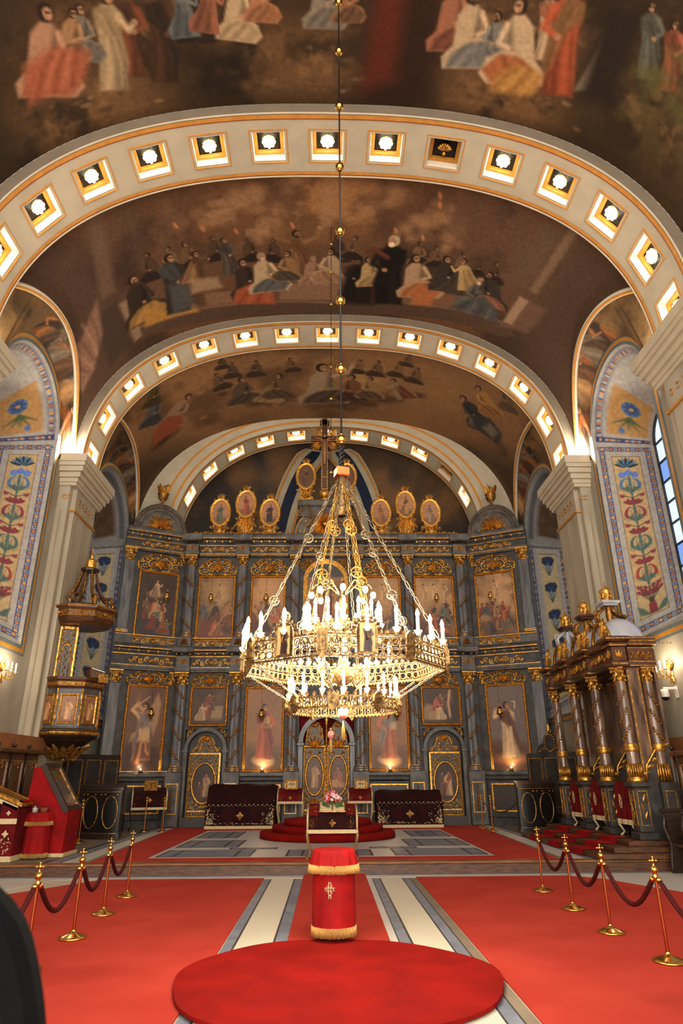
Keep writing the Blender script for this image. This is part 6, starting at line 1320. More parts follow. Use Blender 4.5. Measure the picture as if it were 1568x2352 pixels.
def ring(R, z, n, rot, H, panel_me, cs, per, boss=True, icons=(), nlights=0, watt=CANDLE_W):
    V = [(R*math.sin(rot+2*PI*k/n), R*math.cos(rot+2*PI*k/n)) for k in range(n)]
    for k in range(n):
        (x0, y0), (x1, y1) = V[k], V[(k+1) % n]; cx, cy = (x0+x1)/2, (y0+y1)/2; a = math.atan2(y1-y0, x1-x0); M = T(cx, cy, z, a)
        put('pierced_panel', panel_me, SILVERG, ch, M, True)
        if boss:
            m = MB(); Mb = T(x0*1.02, y0*1.02, z, math.atan2(y0, x0)+PI/2); m.prism([(-.045,H+.0),(-.055,.06),(-.03,-.01),(0,-.04),(.03,-.01),(.055,.06),(.045,H+.0),(0,H+.04)], -.02, .012, Mb); m.frame(-.035,.035,.05,H-.02,[(0,-.02),(0,-.032),(.014,-.032),(.014,-.02)],Mb); part('corner_boss', m, SILVERG, ch)
        if k in icons:
            m = MB(); n2 = 12; pts = [(-.075,0)]+[(-.075*math.cos(PI*j/n2), .2+.075*math.sin(PI*j/n2)) for j in range(n2+1)]+[(.075,0)]; out = [(-.1,-.02)]+[(-.1*math.cos(PI*j/n2), .2+.1*math.sin(PI*j/n2)) for j in range(n2+1)]+[(.1,-.02)]
            d_ = Matrix.Translation((0,0,H*.2)); s_ = 1 if True else -1
            Mi = T(cx*1.03, cy*1.03, z+H*.2, math.atan2(cy, cx)+PI/2); m.strip([(x,-.012,zz) for x, zz in pts],[(x,-.02,zz) for x, zz in out]); m.prism(out, -.012, .008)
            for j in range(9): aa = PI*(j+.5)/9; m.leaf(.1*math.cos(aa), .2+.1*math.sin(aa), aa, .05, .04, -.01, .012)
            rosette(m, (0,0,.36), .05); o_ = part('icon_frame', m, SILVERG, ch, M=Mi)
            me = flat_painting('icon_picture', .145, .265, 16, 28, lambda cv, W, H_: (cv.poly([(0,0),(W,0),(W,H_),(0,H_)],(210,180,128),1,.01), cv.figure(W*.5,.0,H_*1.0,(52,34,34),(44,30,34),'stand',0,1)), (206,176,124))
            part('icon_picture', me, PAINT, ch, M=Mi @ T(0,-.0215,.0))
        for j in range(per):
            t = (j+.5)/per; px, py = x0+(x1-x0)*t, y0+(y1-y0)*t; s_ = 1.05
            put('candle', cs[0], CAND, ch, T(px*s_, py*s_, z+H+.06), True); put('bulb', cs[1], FLAME, ch, T(px*s_, py*s_, z+H+.06), True)
            m = MB(); m.tube([(px*.99,py*.99,z+H*.6),(px*s_*1.03,py*s_*1.03,z+H*.75),(px*s_,py*s_,z+H+.02)], .008, 5); part('candle_arm', m, SILVERG, ch)
    for k in range(nlights):
        a = 2*PI*k/nlights+.2; l = bpy.data.lights.new('candle_light', 'POINT'); l.energy = watt; l.color = (1.0,.87,.68); l.shadow_soft_size = .06
        lo = bpy.data.objects.new('candle_light', l); COL.objects.link(lo); lo.parent = ch; lo.location = (R*.84*math.sin(a), R*.84*math.cos(a), z+H+.16)
ROT = math.radians(11)
PB = pierced(2*1.07*math.sin(PI/8), .22, 1); PS = pierced(2*.57*math.sin(PI/8), .12, 2); PI_ = pierced(2*.42*math.sin(PI/8), .12, 3)
ring(1.07, cw(2.76), 8, ROT, .22, PB, (C1, F1), 3, True, (1,3,4,6), 8, CANDLE_W*8)
ring(.57, cw(2.36), 8, ROT, .12, PS, (C2_, F2), 2, True, (), 4, CANDLE_W*5)
ring(.42, cw(3.10), 8, ROT+.39, .12, PI_, (C1, F1), 2, False, (), 4, CANDLE_W*6)
for k in range(8):                                            # top tier of small arms with hanging bulbs
    a = 2*PI*k/8; c, s_ = math.cos(a), math.sin(a); m = MB(); m.tube([(.05*c,.05*s_,cw(3.62)),(.18*c,.18*s_,cw(3.74)),(.3*c,.3*s_,cw(3.72)),(.34*c,.34*s_,cw(3.66))], .01, 6); m.lathe([(.03,0),(.02,.03),(.01,.04)], 8, (.34*c,.34*s_,cw(3.63))); part('scroll_arm', m, SILVERG, ch)
    m = MB(); m.ball((.34*c,.34*s_,cw(3.60)), .03, 8, 6, sz=1.3); part('bulb', m, FLAME, ch)
    m = MB(); m.tube([(.12*c,.12*s_,cw(2.72)),(.2*c,.2*s_,cw(2.62)),(.3*c,.3*s_,cw(2.70)),(.36*c,.36*s_,cw(2.84))], .01, 6); part('scroll_arm', m, SILVERG, ch); put('candle', C2_, CAND, ch, T(.36*c,.36*s_,cw(2.88)), True); put('bulb', F2, FLAME, ch, T(.36*c,.36*s_,cw(2.88)), True)
m = MB(); m.lathe([(.001,0),(.05,.01),(.10,.05),(.14,.13),(.13,.16),(.06,.18),(.04,.3),(.07,.36),(.03,.45),(.03,.8),(.06,.86),(.02,.95)], 16, (0,0,cw(2.62))); part('central_bowl', m, SILVERG, ch)
for k in range(8):
    a = ROT+2*PI*k/8; m = MB(); B = (1.07*math.sin(a), 1.07*math.cos(a), cw(3.0)); chain(m, (.05*math.sin(a),.05*math.cos(a),cw(5.0)), B, .1, .02)
    if k % 2: rosette(m, (B[0]*.42, B[1]*.42, cw(4.18)), .05); rosette(m, (B[0]*.8, B[1]*.8, cw(3.42)), .05)
    part('chain', m, CHAINM, ch)
for k in range(4):
    a = ROT+2*PI*(k+.5)/4; m = MB(); chain(m, (.04*math.sin(a),.04*math.cos(a),cw(5.0)), (.4*math.sin(a),.4*math.cos(a),cw(3.24)), .11, .016)
    for z, t in ((4.4,.34),(3.8,.68)): rosette(m, (.4*t*math.sin(a), .4*t*math.cos(a), cw(z)), .06)
    part('chain', m, GOLD, ch)
for k in range(8): a = ROT+2*PI*k/8; m = MB(); chain(m, (1.0*math.sin(a),1.0*math.cos(a),cw(2.74)), (.57*math.sin(a),.57*math.cos(a),cw(2.48)), .06, .012); part('chain', m, CHAINM, ch)
m = MB(); m.tube([(0,0,cw(2.62)),(0,0,cw(2.42))], .006, 5); m.lathe([(.001,.0),(.03,.01),(.02,.03)], 10, (0,0,cw(2.42))); part('egg_cord', m, BRASS, ch)
m = MB(); m.ball((0,0,cw(2.36)), .058, 16, 10, sz=1.2); part('decorated_egg', m, mat('red_white_egg', (226,190,170), .4, 0, .2, 14, rgb2=(176,24,20)), ch)
m = MB()
for k in range(24): a = k*.9; m.tube([(0,0,cw(2.28)),(.012*math.cos(a),.012*math.sin(a),cw(2.2)),(.016*math.cos(a),.016*math.sin(a),cw(2.09))], .004, 4)
part('tassel', m, FRINGE, ch)['kind'] = 'stuff'
# ================================================================== HANGING VIGIL LAMPS
o = thing('egg_pendant', 'small egg pendant with a tassel on a long beaded cord before the royal doors', 'pendant', (.1,14.1,2.2))
m = MB(); m.tube([(0,0,.42),(0,0,14.0)], .009, 6); part('cord', m, BLACK, o)
for z in (15.6,14.6,13.5,12.55,11.5,10.55,9.6,8.5,7.4): m = MB(); m.ball((0,0,z-2.2), .04, 12, 8); part('brass_ball', m, BRASS, o)
m = MB(); m.ball((0,0,.34), .075, 14, 10, sz=1.15); part('decorated_egg', m, MATS['red_white_egg'], o); m = MB(); m.lathe([(.03,0),(.045,.03),(.02,.06)], 10, (0,0,.42)); part('egg_cap', m, BRASS, o)
m = MB(); m.lathe([(.012,.26),(.03,.2),(.035,0),(.001,0)], 10); part('tassel', m, FRINGE, o)
def vigil(label, MM, x, y, z, ztop, s=1.0):
    p = (MM @ T(x, y, z)).translation; o = thing('vigil_lamp', label, 'vigil lamp', tuple(p), 0, 'vigil lamps before the icons')
    m = MB(); m.lathe([(.001,-.2*s),(.015*s,-.17*s),(.03*s,-.1*s),(.1*s,-.02*s),(.11*s,.06*s),(.07*s,.1*s),(.08*s,.14*s)], 12); part('lamp_bowl', m, BRASS, o)
    m = MB(); m.lathe([(.05*s,.1*s),(.055*s,.2*s),(.05*s,.22*s)], 10); part('glass_cup', m, VELVETR, o)
    m = MB()
    for k in range(3): a = k*2.094; m.tube([(.09*s*math.cos(a),.09*s*math.sin(a),.08*s),(.01,0,.5*s)], .004, 4)
    m.tube([(0,0,.5*s),(0,0,ztop-z)], .005, 4); part('chains', m, BRASS, o)
vigil('vigil lamp hanging before the winged warrior icon', ML, .3, -.35, 3.75, 5.75); vigil('vigil lamp hanging before the red-robed icon', MC, -2.3, -.4, 3.72, 5.75); vigil('vigil lamp hanging before the pale blue-robed icon', MC, 2.45, -.4, 3.72, 5.75); vigil('vigil lamp hanging before the white-shirted icon', MR, -.35, -.35, 3.75, 5.75)
vigil('vigil lamp before the night crowd icon', ML, .45, -.35, 7.9, 10.1, .9); vigil('vigil lamp before the newborn icon', MC, -4.35, -.4, 7.9, 10.1, .9); vigil('vigil lamp before the shining figures icon', MC, 4.1, -.4, 7.9, 10.1, .9); vigil('vigil lamp before the icon of a figure rising in clouds', MR, -.3, -.35, 7.9, 10.1, .9); vigil('vigil lamp before the pale column icon', MC, -2.3, -.4, 7.9, 10.1, .9)
for MM, x, lab in ((ML,.17,'winged warrior'),(MC,-2.22,'red-robed'),(MC,2.18,'pale blue-robed'),(MR,-.17,'white-shirted')):
    p = (MM @ T(x, -.2, 1.925)).translation; o = thing('picture_light', 'small lit brass picture lamp at the foot of the %s icon' % lab, 'lamp', tuple(p), (MM.to_euler()).z, 'picture lamps under the large icons')
    m = MB(); m.lathe([(.001,0),(.06,0),(.07,.03),(.05,.05)], 12); part('lamp_body', m, BRASS, o); m = MB(); m.ball((0,0,.065), .035, 8, 6); part('bulb', m, LAMP, o)
    l = bpy.data.lights.new('picture_lamp_light', 'POINT'); l.energy = PICTURE_W; l.color = (1,.75,.45); l.shadow_soft_size = .04; lo = bpy.data.objects.new('picture_lamp_light', l); COL.objects.link(lo); lo.parent = o; lo.location = (0,-.02,.16)
for sg, lab, yu in ((-1,'pulpit side',17.6),(1,'canopied stall side',17.6),(-1,'pulpit side by the large arch, added fill',12.45),(1,'canopied stall side by the large arch, added fill',12.45)):  # pair by the large arch is added for vault light, none seen there
    o = thing('uplight', 'small floodlight on the pilaster capital on the %s' % lab, 'lamp', (sg*7.62,yu,10.66), 0, 'floodlights on the capitals')
    m = MB(); m.bbox(-.1,.1,-.08,.08,0,.1,.015); part('housing', m, BLACK, o); m = MB(); m.bbox(-.08,.08,-.06,.06,.1,.12,.008); part('lens', m, LAMP, o)
    l = bpy.data.lights.new('floodlight', 'POINT'); l.energy = UPLIGHT_W*(1.0 if yu > 15 else .45); l.color = (1,.9,.74); l.shadow_soft_size = .06; lo = bpy.data.objects.new('floodlight', l); COL.objects.link(lo); lo.parent = o; lo.location = (0,-.05 if yu > 15 else .05,.3)
# ================================================================== PULPIT on the pilaster
PX, PY = -7.02, 18.65
pu = thing('pulpit', 'dark and gilded hanging pulpit with carved canopy on the marble pilaster', 'pulpit', (PX, PY, 2.2), math.radians(17))
def oct_lathe(m, prof, M=None, rot=PI/8): m.lathe(prof, 8, (0,0,0), (M or Matrix()) @ Matrix.Rotation(rot,4,'Z'), smooth=False)
def pz(z): return z-2.2
m = MB(); oct_lathe(m, [(.001,pz(2.2)),(.12,pz(2.22)),(.2,pz(2.35)),(.42,pz(2.5)),(.7,pz(2.68)),(.78,pz(2.74))]); part('corbel', m, WOODD, pu)
m = MB()
for k in range(16):
    a = 2*PI*k/16; Ml = Matrix.Rotation(a,4,'Z') @ Matrix.Translation((0,-.2,pz(2.26))) @ Matrix.Rotation((.86 if k % 2 else .8),4,'X'); m.leaf(0,0,PI/2,.56 if k % 2 else .44,.22,-.06,.07,Ml)
part('gilded_leaves', m, OLDGOLD, pu)
m = MB(); m.lathe([(.001,pz(2.12)),(.07,pz(2.15)),(.09,pz(2.22)),(.03,pz(2.28))], 10); part('pendant_knob', m, GOLD, pu)
m = MB(); oct_lathe(m, [(.78,pz(2.72)),(.86,pz(2.74)),(.9,pz(2.8)),(.9,pz(2.86)),(.86,pz(2.9)),(.8,pz(2.95))]); part('base_moulding', m, WOODD, pu)
m = MB(); oct_lathe(m, [(.905,pz(2.79)),(.925,pz(2.83)),(.905,pz(2.87))])
oct_lathe(m, [(.885,pz(2.9)),(.895,pz(2.905)),(.885,pz(2.915))]); part('gilt_moulding', m, GOLD, pu)
m = MB(); oct_lathe(m, [(.8,pz(2.95)),(.78,pz(3.0)),(.78,pz(3.95)),(.82,pz(4.0))]); part('basket', m, SLATE, pu)
m = MB(); oct_lathe(m, [(.82,pz(3.98)),(.86,pz(4.02)),(.86,pz(4.14)),(.93,pz(4.18)),(.95,pz(4.25)),(.72,pz(4.26)),(.72,pz(3.9))]); part('rail', m, WOOD, pu)
m = MB(); oct_lathe(m, [(.865,pz(4.04)),(.88,pz(4.08)),(.865,pz(4.12))]); part('gilt_moulding', m, GOLD, pu)
apo = .78*math.cos(PI/8)
for k, a in enumerate((0, PI/4, PI/2, -PI/4)):                # framed paintings on the sides facing the nave
    Ml = Matrix.Rotation(a,4,'Z') @ Matrix.Translation((0,-apo-.01,0)); m = MB(); m.frame(-.22,.22,pz(3.06),pz(3.82),[(0,.01),(0,-.03),(.03,-.04),(.05,-.015),(.05,0)],Ml); part('gilt_frame', m, GOLD, pu)
    me = flat_painting('painted_panel', .36, .68, 24, 40, lambda cv, W, H: (cv.clouds((150,112,80),3,.7,k+70,.3,.6), cv.poly([(0,0),(W,0),(W,H*.2),(0,H*.2)],(120,72,44),.9,.03), cv.figure(W*.5,H*.1,H*.75,(206,168,128),(170,128,96),'stand',0,1)), (120,92,70)); part('painted_panel', me, PAINT, pu, M=Ml @ T(0,-.012,pz(3.1)))
for k in range(-1, 3):
    a = PI/8+k*PI/4; Ml = Matrix.Rotation(a,4,'Z') @ T(0,-.8,0); m = MB()
    for z in (3.2, 3.72): m.leaf(0,pz(z)-.08,PI/2,.2,.07,0,.03,Ml); m.leaf(0,pz(z)+.05,-PI/2,.16,.06,0,.03,Ml)
    m.box(-.02,.02,-.005,.02,pz(3.0),pz(3.95),Ml); part('corner_ornament', m, GOLD, pu)
# back panel between basket and canopy
Mb = Matrix.Translation((-.3,-.2,0)) @ Matrix.Rotation(math.radians(3),4,'Z') @ S3(.72,1,1)
m = MB(); m.box(-.34,.34,0,.06,pz(4.2),pz(5.72),Mb); part('back_panel', m, WOODD, pu)
m2 = MB(); lattice(m2, -.3, .3, pz(4.3), pz(5.68), [(.14,.5,pz(4.75))], 33, -.02); m2.tube([(-.15,-.02,pz(4.3))]+[(-.15*math.cos(PI*j/10),-.02,pz(5.05)+.15*math.sin(PI*j/10)) for j in range(11)]+[(.15,-.02,pz(4.3))], .02, 5)
for j in range(8): m2.leaf(0, pz(4.32)+.1*j, PI/2+(.5 if j % 2 else -.5), .12, .05, -.02, .02)
m2.frame(-.34,.34,pz(4.25),pz(5.7),[(0,0),(0,-.03),(.07,-.03),(.08,0)]); part('gilded_scrollwork', m2, GOLD, pu, M=Mb)
m = MB(); oct_lathe(m, [(.001,pz(5.74)),(.7,pz(5.72)),(.8,pz(5.78)),(.86,pz(5.86)),(.9,pz(5.92)),(.9,pz(6.08)),(.97,pz(6.14)),(.98,pz(6.22)),(.84,pz(6.26)),(.6,pz(6.34)),(.001,pz(6.36))]); part('canopy', m, WOOD, pu)
m = MB()
for z, r in ((5.93,.91),(6.06,.91),(6.19,.985)): oct_lathe(m, [(r-.004,pz(z)-.02),(r+.012,pz(z)),(r-.004,pz(z)+.02)])
part('gilt_moulding', m, GOLD, pu)
for k in range(8): put('gilded_scroll_frieze', OF, GOLD, pu, Matrix.Rotation(k*PI/4,4,'Z') @ T(0,-.84,pz(6.0)) @ S3(.6,1,.7), True)
for k in range(8):
    a = PI/8+k*PI/4; m = MB(); c, s_ = math.cos(a), math.sin(a); pr = [(.82,6.28),(.86,6.42),(.74,6.55),(.56,6.55),(.42,6.7),(.3,7.0),(.22,7.3),(.2,7.42)]
    m.tube([(r*c, r*s_, pz(z)) for r, z in pr], [.05,.06,.05,.05,.045,.04,.035,.03], 6, up=(0,0,1)); m.tube([((.72+.11*math.cos(t))*c, (.72+.11*math.cos(t))*s_, pz(6.44)+.11*math.sin(t)) for t in (0,.9,1.8,2.7,3.6,4.5)], .03, 5); part('canopy_volute', m, WOOD if k % 2 else OLDGOLD, pu)
m = MB(); oct_lathe(m, [(.001,pz(7.4)),(.26,pz(7.4)),(.28,pz(7.46)),(.2,pz(7.5)),(.001,pz(7.5))]); part('upper_cornice', m, WOODD, pu)
m = MB(); oct_lathe(m, [(.16,pz(7.5)),(.15,pz(7.72)),(.17,pz(7.74)),(.06,pz(7.8)),(.05,pz(7.9)),(.001,pz(7.92))]); m.tube([(0,0,pz(7.9)),(0,0,pz(8.2))], .018, 6); m.tube([(-.07,0,pz(8.1)),(.07,0,pz(8.1))], .016, 6); part('lantern_finial', m, GOLD, pu)
for k, a in enumerate((-2.0,-1.2,-.4,.4)):
    m = MB(); c, s_ = math.cos(a), math.sin(a); Ml = T(.84*c,.84*s_,pz(6.4), a+PI/2)
    for j in range(10): m.leaf(0,0,j*PI/5,.13 if j % 2 else .09,.03,0,.012,Ml)
    m.ball((.84*c,.84*s_,pz(6.3)),.04,8,5); part('star_finial', m, GOLD, pu)
o = thing('pulpit_bookrest', 'small cloth draped book rest with an open book on the pulpit rail', 'book rest', (PX+.72, PY-.35, 4.25), .6)
m = MB(); m.prism([(-.2,0),(.2,.0),(.24,.1),(-.24,.22)], -.22, .22); part('rest', m, WOOD, o); m = MB(); m.add([(-.25,-.23,.235),(.25,-.23,.115),(.25,.23,.115),(-.25,.23,.235)], [(0,1,2,3)]); m.box(-.0,.26,-.235,-.225,-.12,.12); part('gold_cloth', m, OLDGOLD, o); m = MB(); m.add([(-.17,-.16,.235),(.17,-.16,.155),(.17,.16,.155),(-.17,.16,.235),(-.17,-.16,.26),(.17,-.16,.18),(.17,.16,.18),(-.17,.16,.26)], [(4,5,6,7),(0,1,5,4),(1,2,6,5),(2,3,7,6),(3,0,4,7)]); part('open_book', m, WHITEP, o)

# ================================================================== CANOPIED TRIPLE STALL on the right
TX = 6.5; TY = (19.0, 17.55, 16.1, 14.62); Z0 = .52
th = thing('canopied_stall', 'dark brown and gilded triple canopied stall with marbled columns and grey domes', 'canopied stall', (7.0, 16.8, .2125))
def tw(nm, m, mt): return wpart(nm, m, mt, th)
for k, (x0, z1) in enumerate(((5.3,.315),(5.66,.42),(6.02,.52))):
    m = MB(); m.bbox(x0, 7.85, 14.1+.12*k, 19.6, (.2125,.315,.42)[k], z1, .012); tw('platform_step', m, WOOD)
def plinth(y):
    m = MB(); m.bbox(TX-.2,TX+.2,y-.2,y+.2,Z0,Z0+.14,.02); m.bbox(TX-.15,TX+.15,y-.15,y+.15,Z0+.14,1.5,.015); m.bbox(TX-.2,TX+.2,y-.2,y+.2,1.5,1.6,.025); tw('plinth', m, SLATED)
    m = MB()
    for M in (T(TX,y-.15,0), T(TX-.15,y,0,-PI/2)): m.frame(-.11,.11,.78,1.44,[(0,0),(0,-.015),(.018,-.015),(.018,0)],M); [m.leaf(0,.9+.16*j,PI/2+(.3 if j%2 else -.3),.16,.05,-.012,.02,M) for j in range(3)]
    tw('gilt_panel', m, GOLD)
    c = MB(); c.lathe([(.12,2.3),(.125,2.6),(.118,3.1),(.105,3.64)], 20, (TX,y,0)); c.lathe([(.13,1.96),(.12,2.22)], 20, (TX,y,0)); tw('column', c, BROWNMAR)
    m = MB(); m.lathe([(.17,1.6),(.19,1.63),(.16,1.68),(.155,1.7)], 20, (TX,y,0))
    for j in range(20): a = 2*PI*j/20; m.tube([(TX+.15*math.cos(a),y+.15*math.sin(a),1.7),(TX+.145*math.cos(a),y+.145*math.sin(a),1.95)], .022, 5)
    tw('gilt_base', m, GOLD)
    m = MB(); m.lathe([(.13,2.2),(.145,2.22),(.14,2.25),(.14,2.3),(.148,2.33),(.13,2.36)], 20, (TX,y,0)); tw('gilt_ring', m, GOLD)
    orn('capital', OCAP, th, T(TX, y, 3.62, -PI/4) @ S3(.62,.8,.75))
    orn('capital', OCAP, th, T(TX, y, 3.62, PI*.25-PI) @ S3(.62,.8,.75))
    for j in range(3): orn('gilded_garland', OSP, th, T(TX-.095, y-.085, 2.55+.36*j, -PI/4) @ S3(.5,1,.6))
    m = MB(); m.bbox(TX-.2,TX+.2,y-.2,y+.2,3.96,4.08,.02); m.bbox(TX-.16,TX+.16,y-.16,y+.16,4.08,4.4,.01); m.bbox(TX-.22,TX+.22,y-.22,y+.22,4.4,4.5,.03); m.bbox(TX-.3,TX+.25,y-.3,y+.3,4.5,4.62,.04); tw('entablature_block', m, WOOD)
    m = MB()
    for z, e in ((4.02,.21),(4.42,.225),(4.56,.305)): m.box(TX-e,TX+e-.06,y-e,y+e,z-.012,z+.012)
    for M in (T(TX,y-.16,4.24), T(TX-.16,y,4.24,-PI/2)): [m.leaf(0,-.09,PI/2+(j-2)*.5,.18,.05,-.01,.02,M) for j in range(5)]
    tw('gilt_moulding', m, GOLD)
for y in TY: plinth(y)
for k in range(3):                                            # bays: dark back, seat bench, arm brackets, dome with gilded arch, crown finial
    y0, y1 = TY[k+1], TY[k]; yb = (y0+y1)/2
    m = MB(); m.box(7.28,7.34,y0,y1,Z0,4.0); tw('bay_back', m, BROWNMAR); m = MB(); m.bbox(TX-.12,7.3,y0+.12,y1-.12,3.96,4.06,.01); tw('bay_ceiling', m, WOODD)
    m = MB(); m.box(TX+.1,7.28,y0-.05,y0+.05,Z0,1.55); m.prism([(TX+.15,1.55),(7.28,1.55),(7.28,2.35),(7.15,2.35),(6.95,2.2),(6.72,1.9)], y0-.04, y0+.04); tw('stall_divider', m, SLATED)
    m = MB(); m.tube([(TX+.2,y0-.05,1.62),(6.74,y0-.05,1.92),(6.97,y0-.05,2.22),(7.2,y0-.05,2.36)], .03, 5); [m.leaf(6.6+.13*j,1.72+.14*j,.4,.2,.08,y0-.06,.02) for j in range(5)]; tw('gilded_edge', m, GOLD)
    m = MB(); m.box(TX-.06,TX+.02,y0+.15,y1-.15,4.08,4.42); tw('beam', m, WOOD); orn('gilded_scroll_frieze', OF, th, T(TX-.08,yb,4.25,-PI/2) @ S3(1.0,1,1.5))
    m = MB(); m.bbox(TX-.2,7.3,y0+.2,y1-.2,4.42,4.6,.03); tw('cornice', m, WOOD)
    m = MB(); n = 24; R = .54; m.lathe([(R*math.cos(e), 4.6+.62*math.sin(e)) for e in np.linspace(0, PI/2*.985, 10)], n, (6.98,yb,0)); tw('dome', m, GREYD)
    m = MB(); m.tube([(TX+.02, yb-.5*math.cos(t), 4.6+.5*math.sin(t)) for t in np.linspace(0, PI, 17)], .045, 8); tw('canopy_arch', m, GOLD)
    m = MB(); m.strip([(TX+.02, yb-.48*math.cos(t), 4.6+.48*math.sin(t)) for t in np.linspace(0, PI, 17)], [(6.98, yb-.53*math.cos(t), 4.6+.57*math.sin(t)) for t in np.linspace(0, PI, 17)]); tw('canopy_hood', m, GREYD)
    for q in (-1, 1):
        M = T(TX-.1, yb+q*.55, 4.62, -PI/2); m = MB()
        for j in range(6): m.leaf(0,0,PI/2+(j-2.5)*.35,.42-.05*abs(j-2.5),.12,-.03,.06,M)
        m.scroll(-q*.02,.42,.09,1.4,0,q,.03,0,M); m.scroll(q*.1,.18,.08,1.3,0,-q,.025,-.02,M); tw('gilded_acanthus', m, GOLD)
    m = MB()                                                  # scroll bracket rising over the dome to a square cap
    for q in (-1, 1): m.tube([(TX+.02,yb+q*.05,5.1),(TX+.0,yb+q*.07,5.3),(TX+.14,yb+q*.05,5.42),(TX+.25,yb+q*.04,5.52)], .04, 6); m.tube([(7.2,yb+q*.06,5.24),(6.95,yb+q*.05,5.36),(6.85,yb+q*.05,5.52)], .05, 6)
    m.tube([(TX+.02+.07*math.cos(t), yb, 5.36+.07*math.sin(t)) for t in (0,.9,1.8,2.7,3.6,4.5,5.4)], .025, 5); m.lathe([(.07,5.15),(.09,5.3),(.07,5.5)], 8, (6.82,yb,0)); tw('scroll_bracket', m, OLDGOLD if k else GREYD)
    m = MB(); m.bbox(6.64,7.0,yb-.18,yb+.18,5.52,5.57,.015); m.bbox(6.6,7.04,yb-.22,yb+.22,5.57,5.64,.02); tw('finial_cap', m, WOOD if k < 2 else GREYD)
    m = MB(); m.lathe([(.1,5.64),(.13,5.66),(.12,5.7),(.11,5.74),(.13,5.82),(.16,5.9),(.14,5.94),(.05,5.98),(.03,6.02)], 16, (6.82,yb,0)); m.ball((6.82,yb,6.04), .03, 8, 5); m.tube([(6.82,yb,6.05),(6.82,yb,6.14)], .008, 5); m.tube([(6.82,yb-.03,6.1),(6.82,yb+.03,6.1)], .007, 5)
    for j in range(12): a = 2*PI*j/12; m.ball((6.82+.125*math.cos(a),yb+.125*math.sin(a),5.69), .02, 6, 4); m.leaf(0,0,PI/2,.14,.06,-.13,.02,T(6.82,yb,5.72,a))
    tw('gilt_crown', m, GOLD)
    # chair with velvet cover, stair runner
    nm = ('beside the curved desk', 'between its two neighbours', 'closest to the wall sconce')[k]
    c = thing('velvet_chair', 'dark red velvet covered chair in the canopied stall, '+nm, 'chair', (TX+.05, yb, Z0), 0, 'velvet chairs in the canopied stall')
    m = MB()
    for q in (-1, 1): m = MB(); m.tube([(-.02,q*.33,.3),(-.1,q*.34,.22),(-.02,q*.33,.08),(-.1,q*.34,0)], [.03,.035,.022,.03], 8); part('leg', m, CREAM, c); m = MB(); m.tube([(.5,q*.3,.3),(.5,q*.3,0)], .03, 6); part('leg', m, CREAM, c)
    m = MB(); pr = [(-.13,.3),(-.12,.75),(-.1,1.0),(-.02,1.1),(.1,1.1),(.2,1.0),(.25,.6)]; rows = []
    for i in range(13): t = i/12; yy = -.42+.84*t; w_ = .02*math.sin(t*16); rows.append([(x-(w_ if z < .9 else 0)-(.0 if .1 < t < .9 else -.03), yy, z) for x, z in pr])
    for a, b2 in zip(rows[:-1], rows[1:]): m.strip(a, b2)
    for r_ in (rows[0], rows[-1]): m.add(r_, [tuple(range(len(r_)))])
    part('velvet_cover', m, VELVETR, c); m = MB(); m.box(.0,.55,-.38,.38,.3,.42); part('seat', m, VELVET, c)
    m = MB(); hem = [[(p[0]-.012, p[1], z) for z in (.24,.34)] for p in [r_[0] for r_ in rows]]
    for a, b2 in zip(hem[:-1], hem[1:]): m.strip(a, b2)
    part('cream_hem', m, CREAM, c); m = MB(); Me = T(-.15,0,.68,-PI/2)
    m.oval(0,0,.05,.11,[(0,0),(.01,-.01),(.02,0)],14,Me); [m.leaf(0,-.05+.05*j,PI/2+(.8 if j%2 else -.8),.06,.03,-.005,.008,Me) for j in range(4)]; m.leaf(0,.1,PI/2,.06,.04,0,.01,Me); part('embroidered_crest', m, CREAM, c)
    sr = MB(); pr = [(5.22,.228),(5.29,.228),(5.29,.325),(5.65,.325),(5.65,.43),(6.01,.43),(6.01,.53),(6.3,.53)]; sr.strip([(x,yb-.44,z) for x, z in pr], [(x,yb+.44,z) for x, z in pr], smooth=False)
    r_ = put('stair_runner', sr.mesh('stair_runner'), REDCLOTH); tag(r_, 'red runner strip folded down the stall steps, '+nm, 'carpet', 'stair runners of the canopied stall')
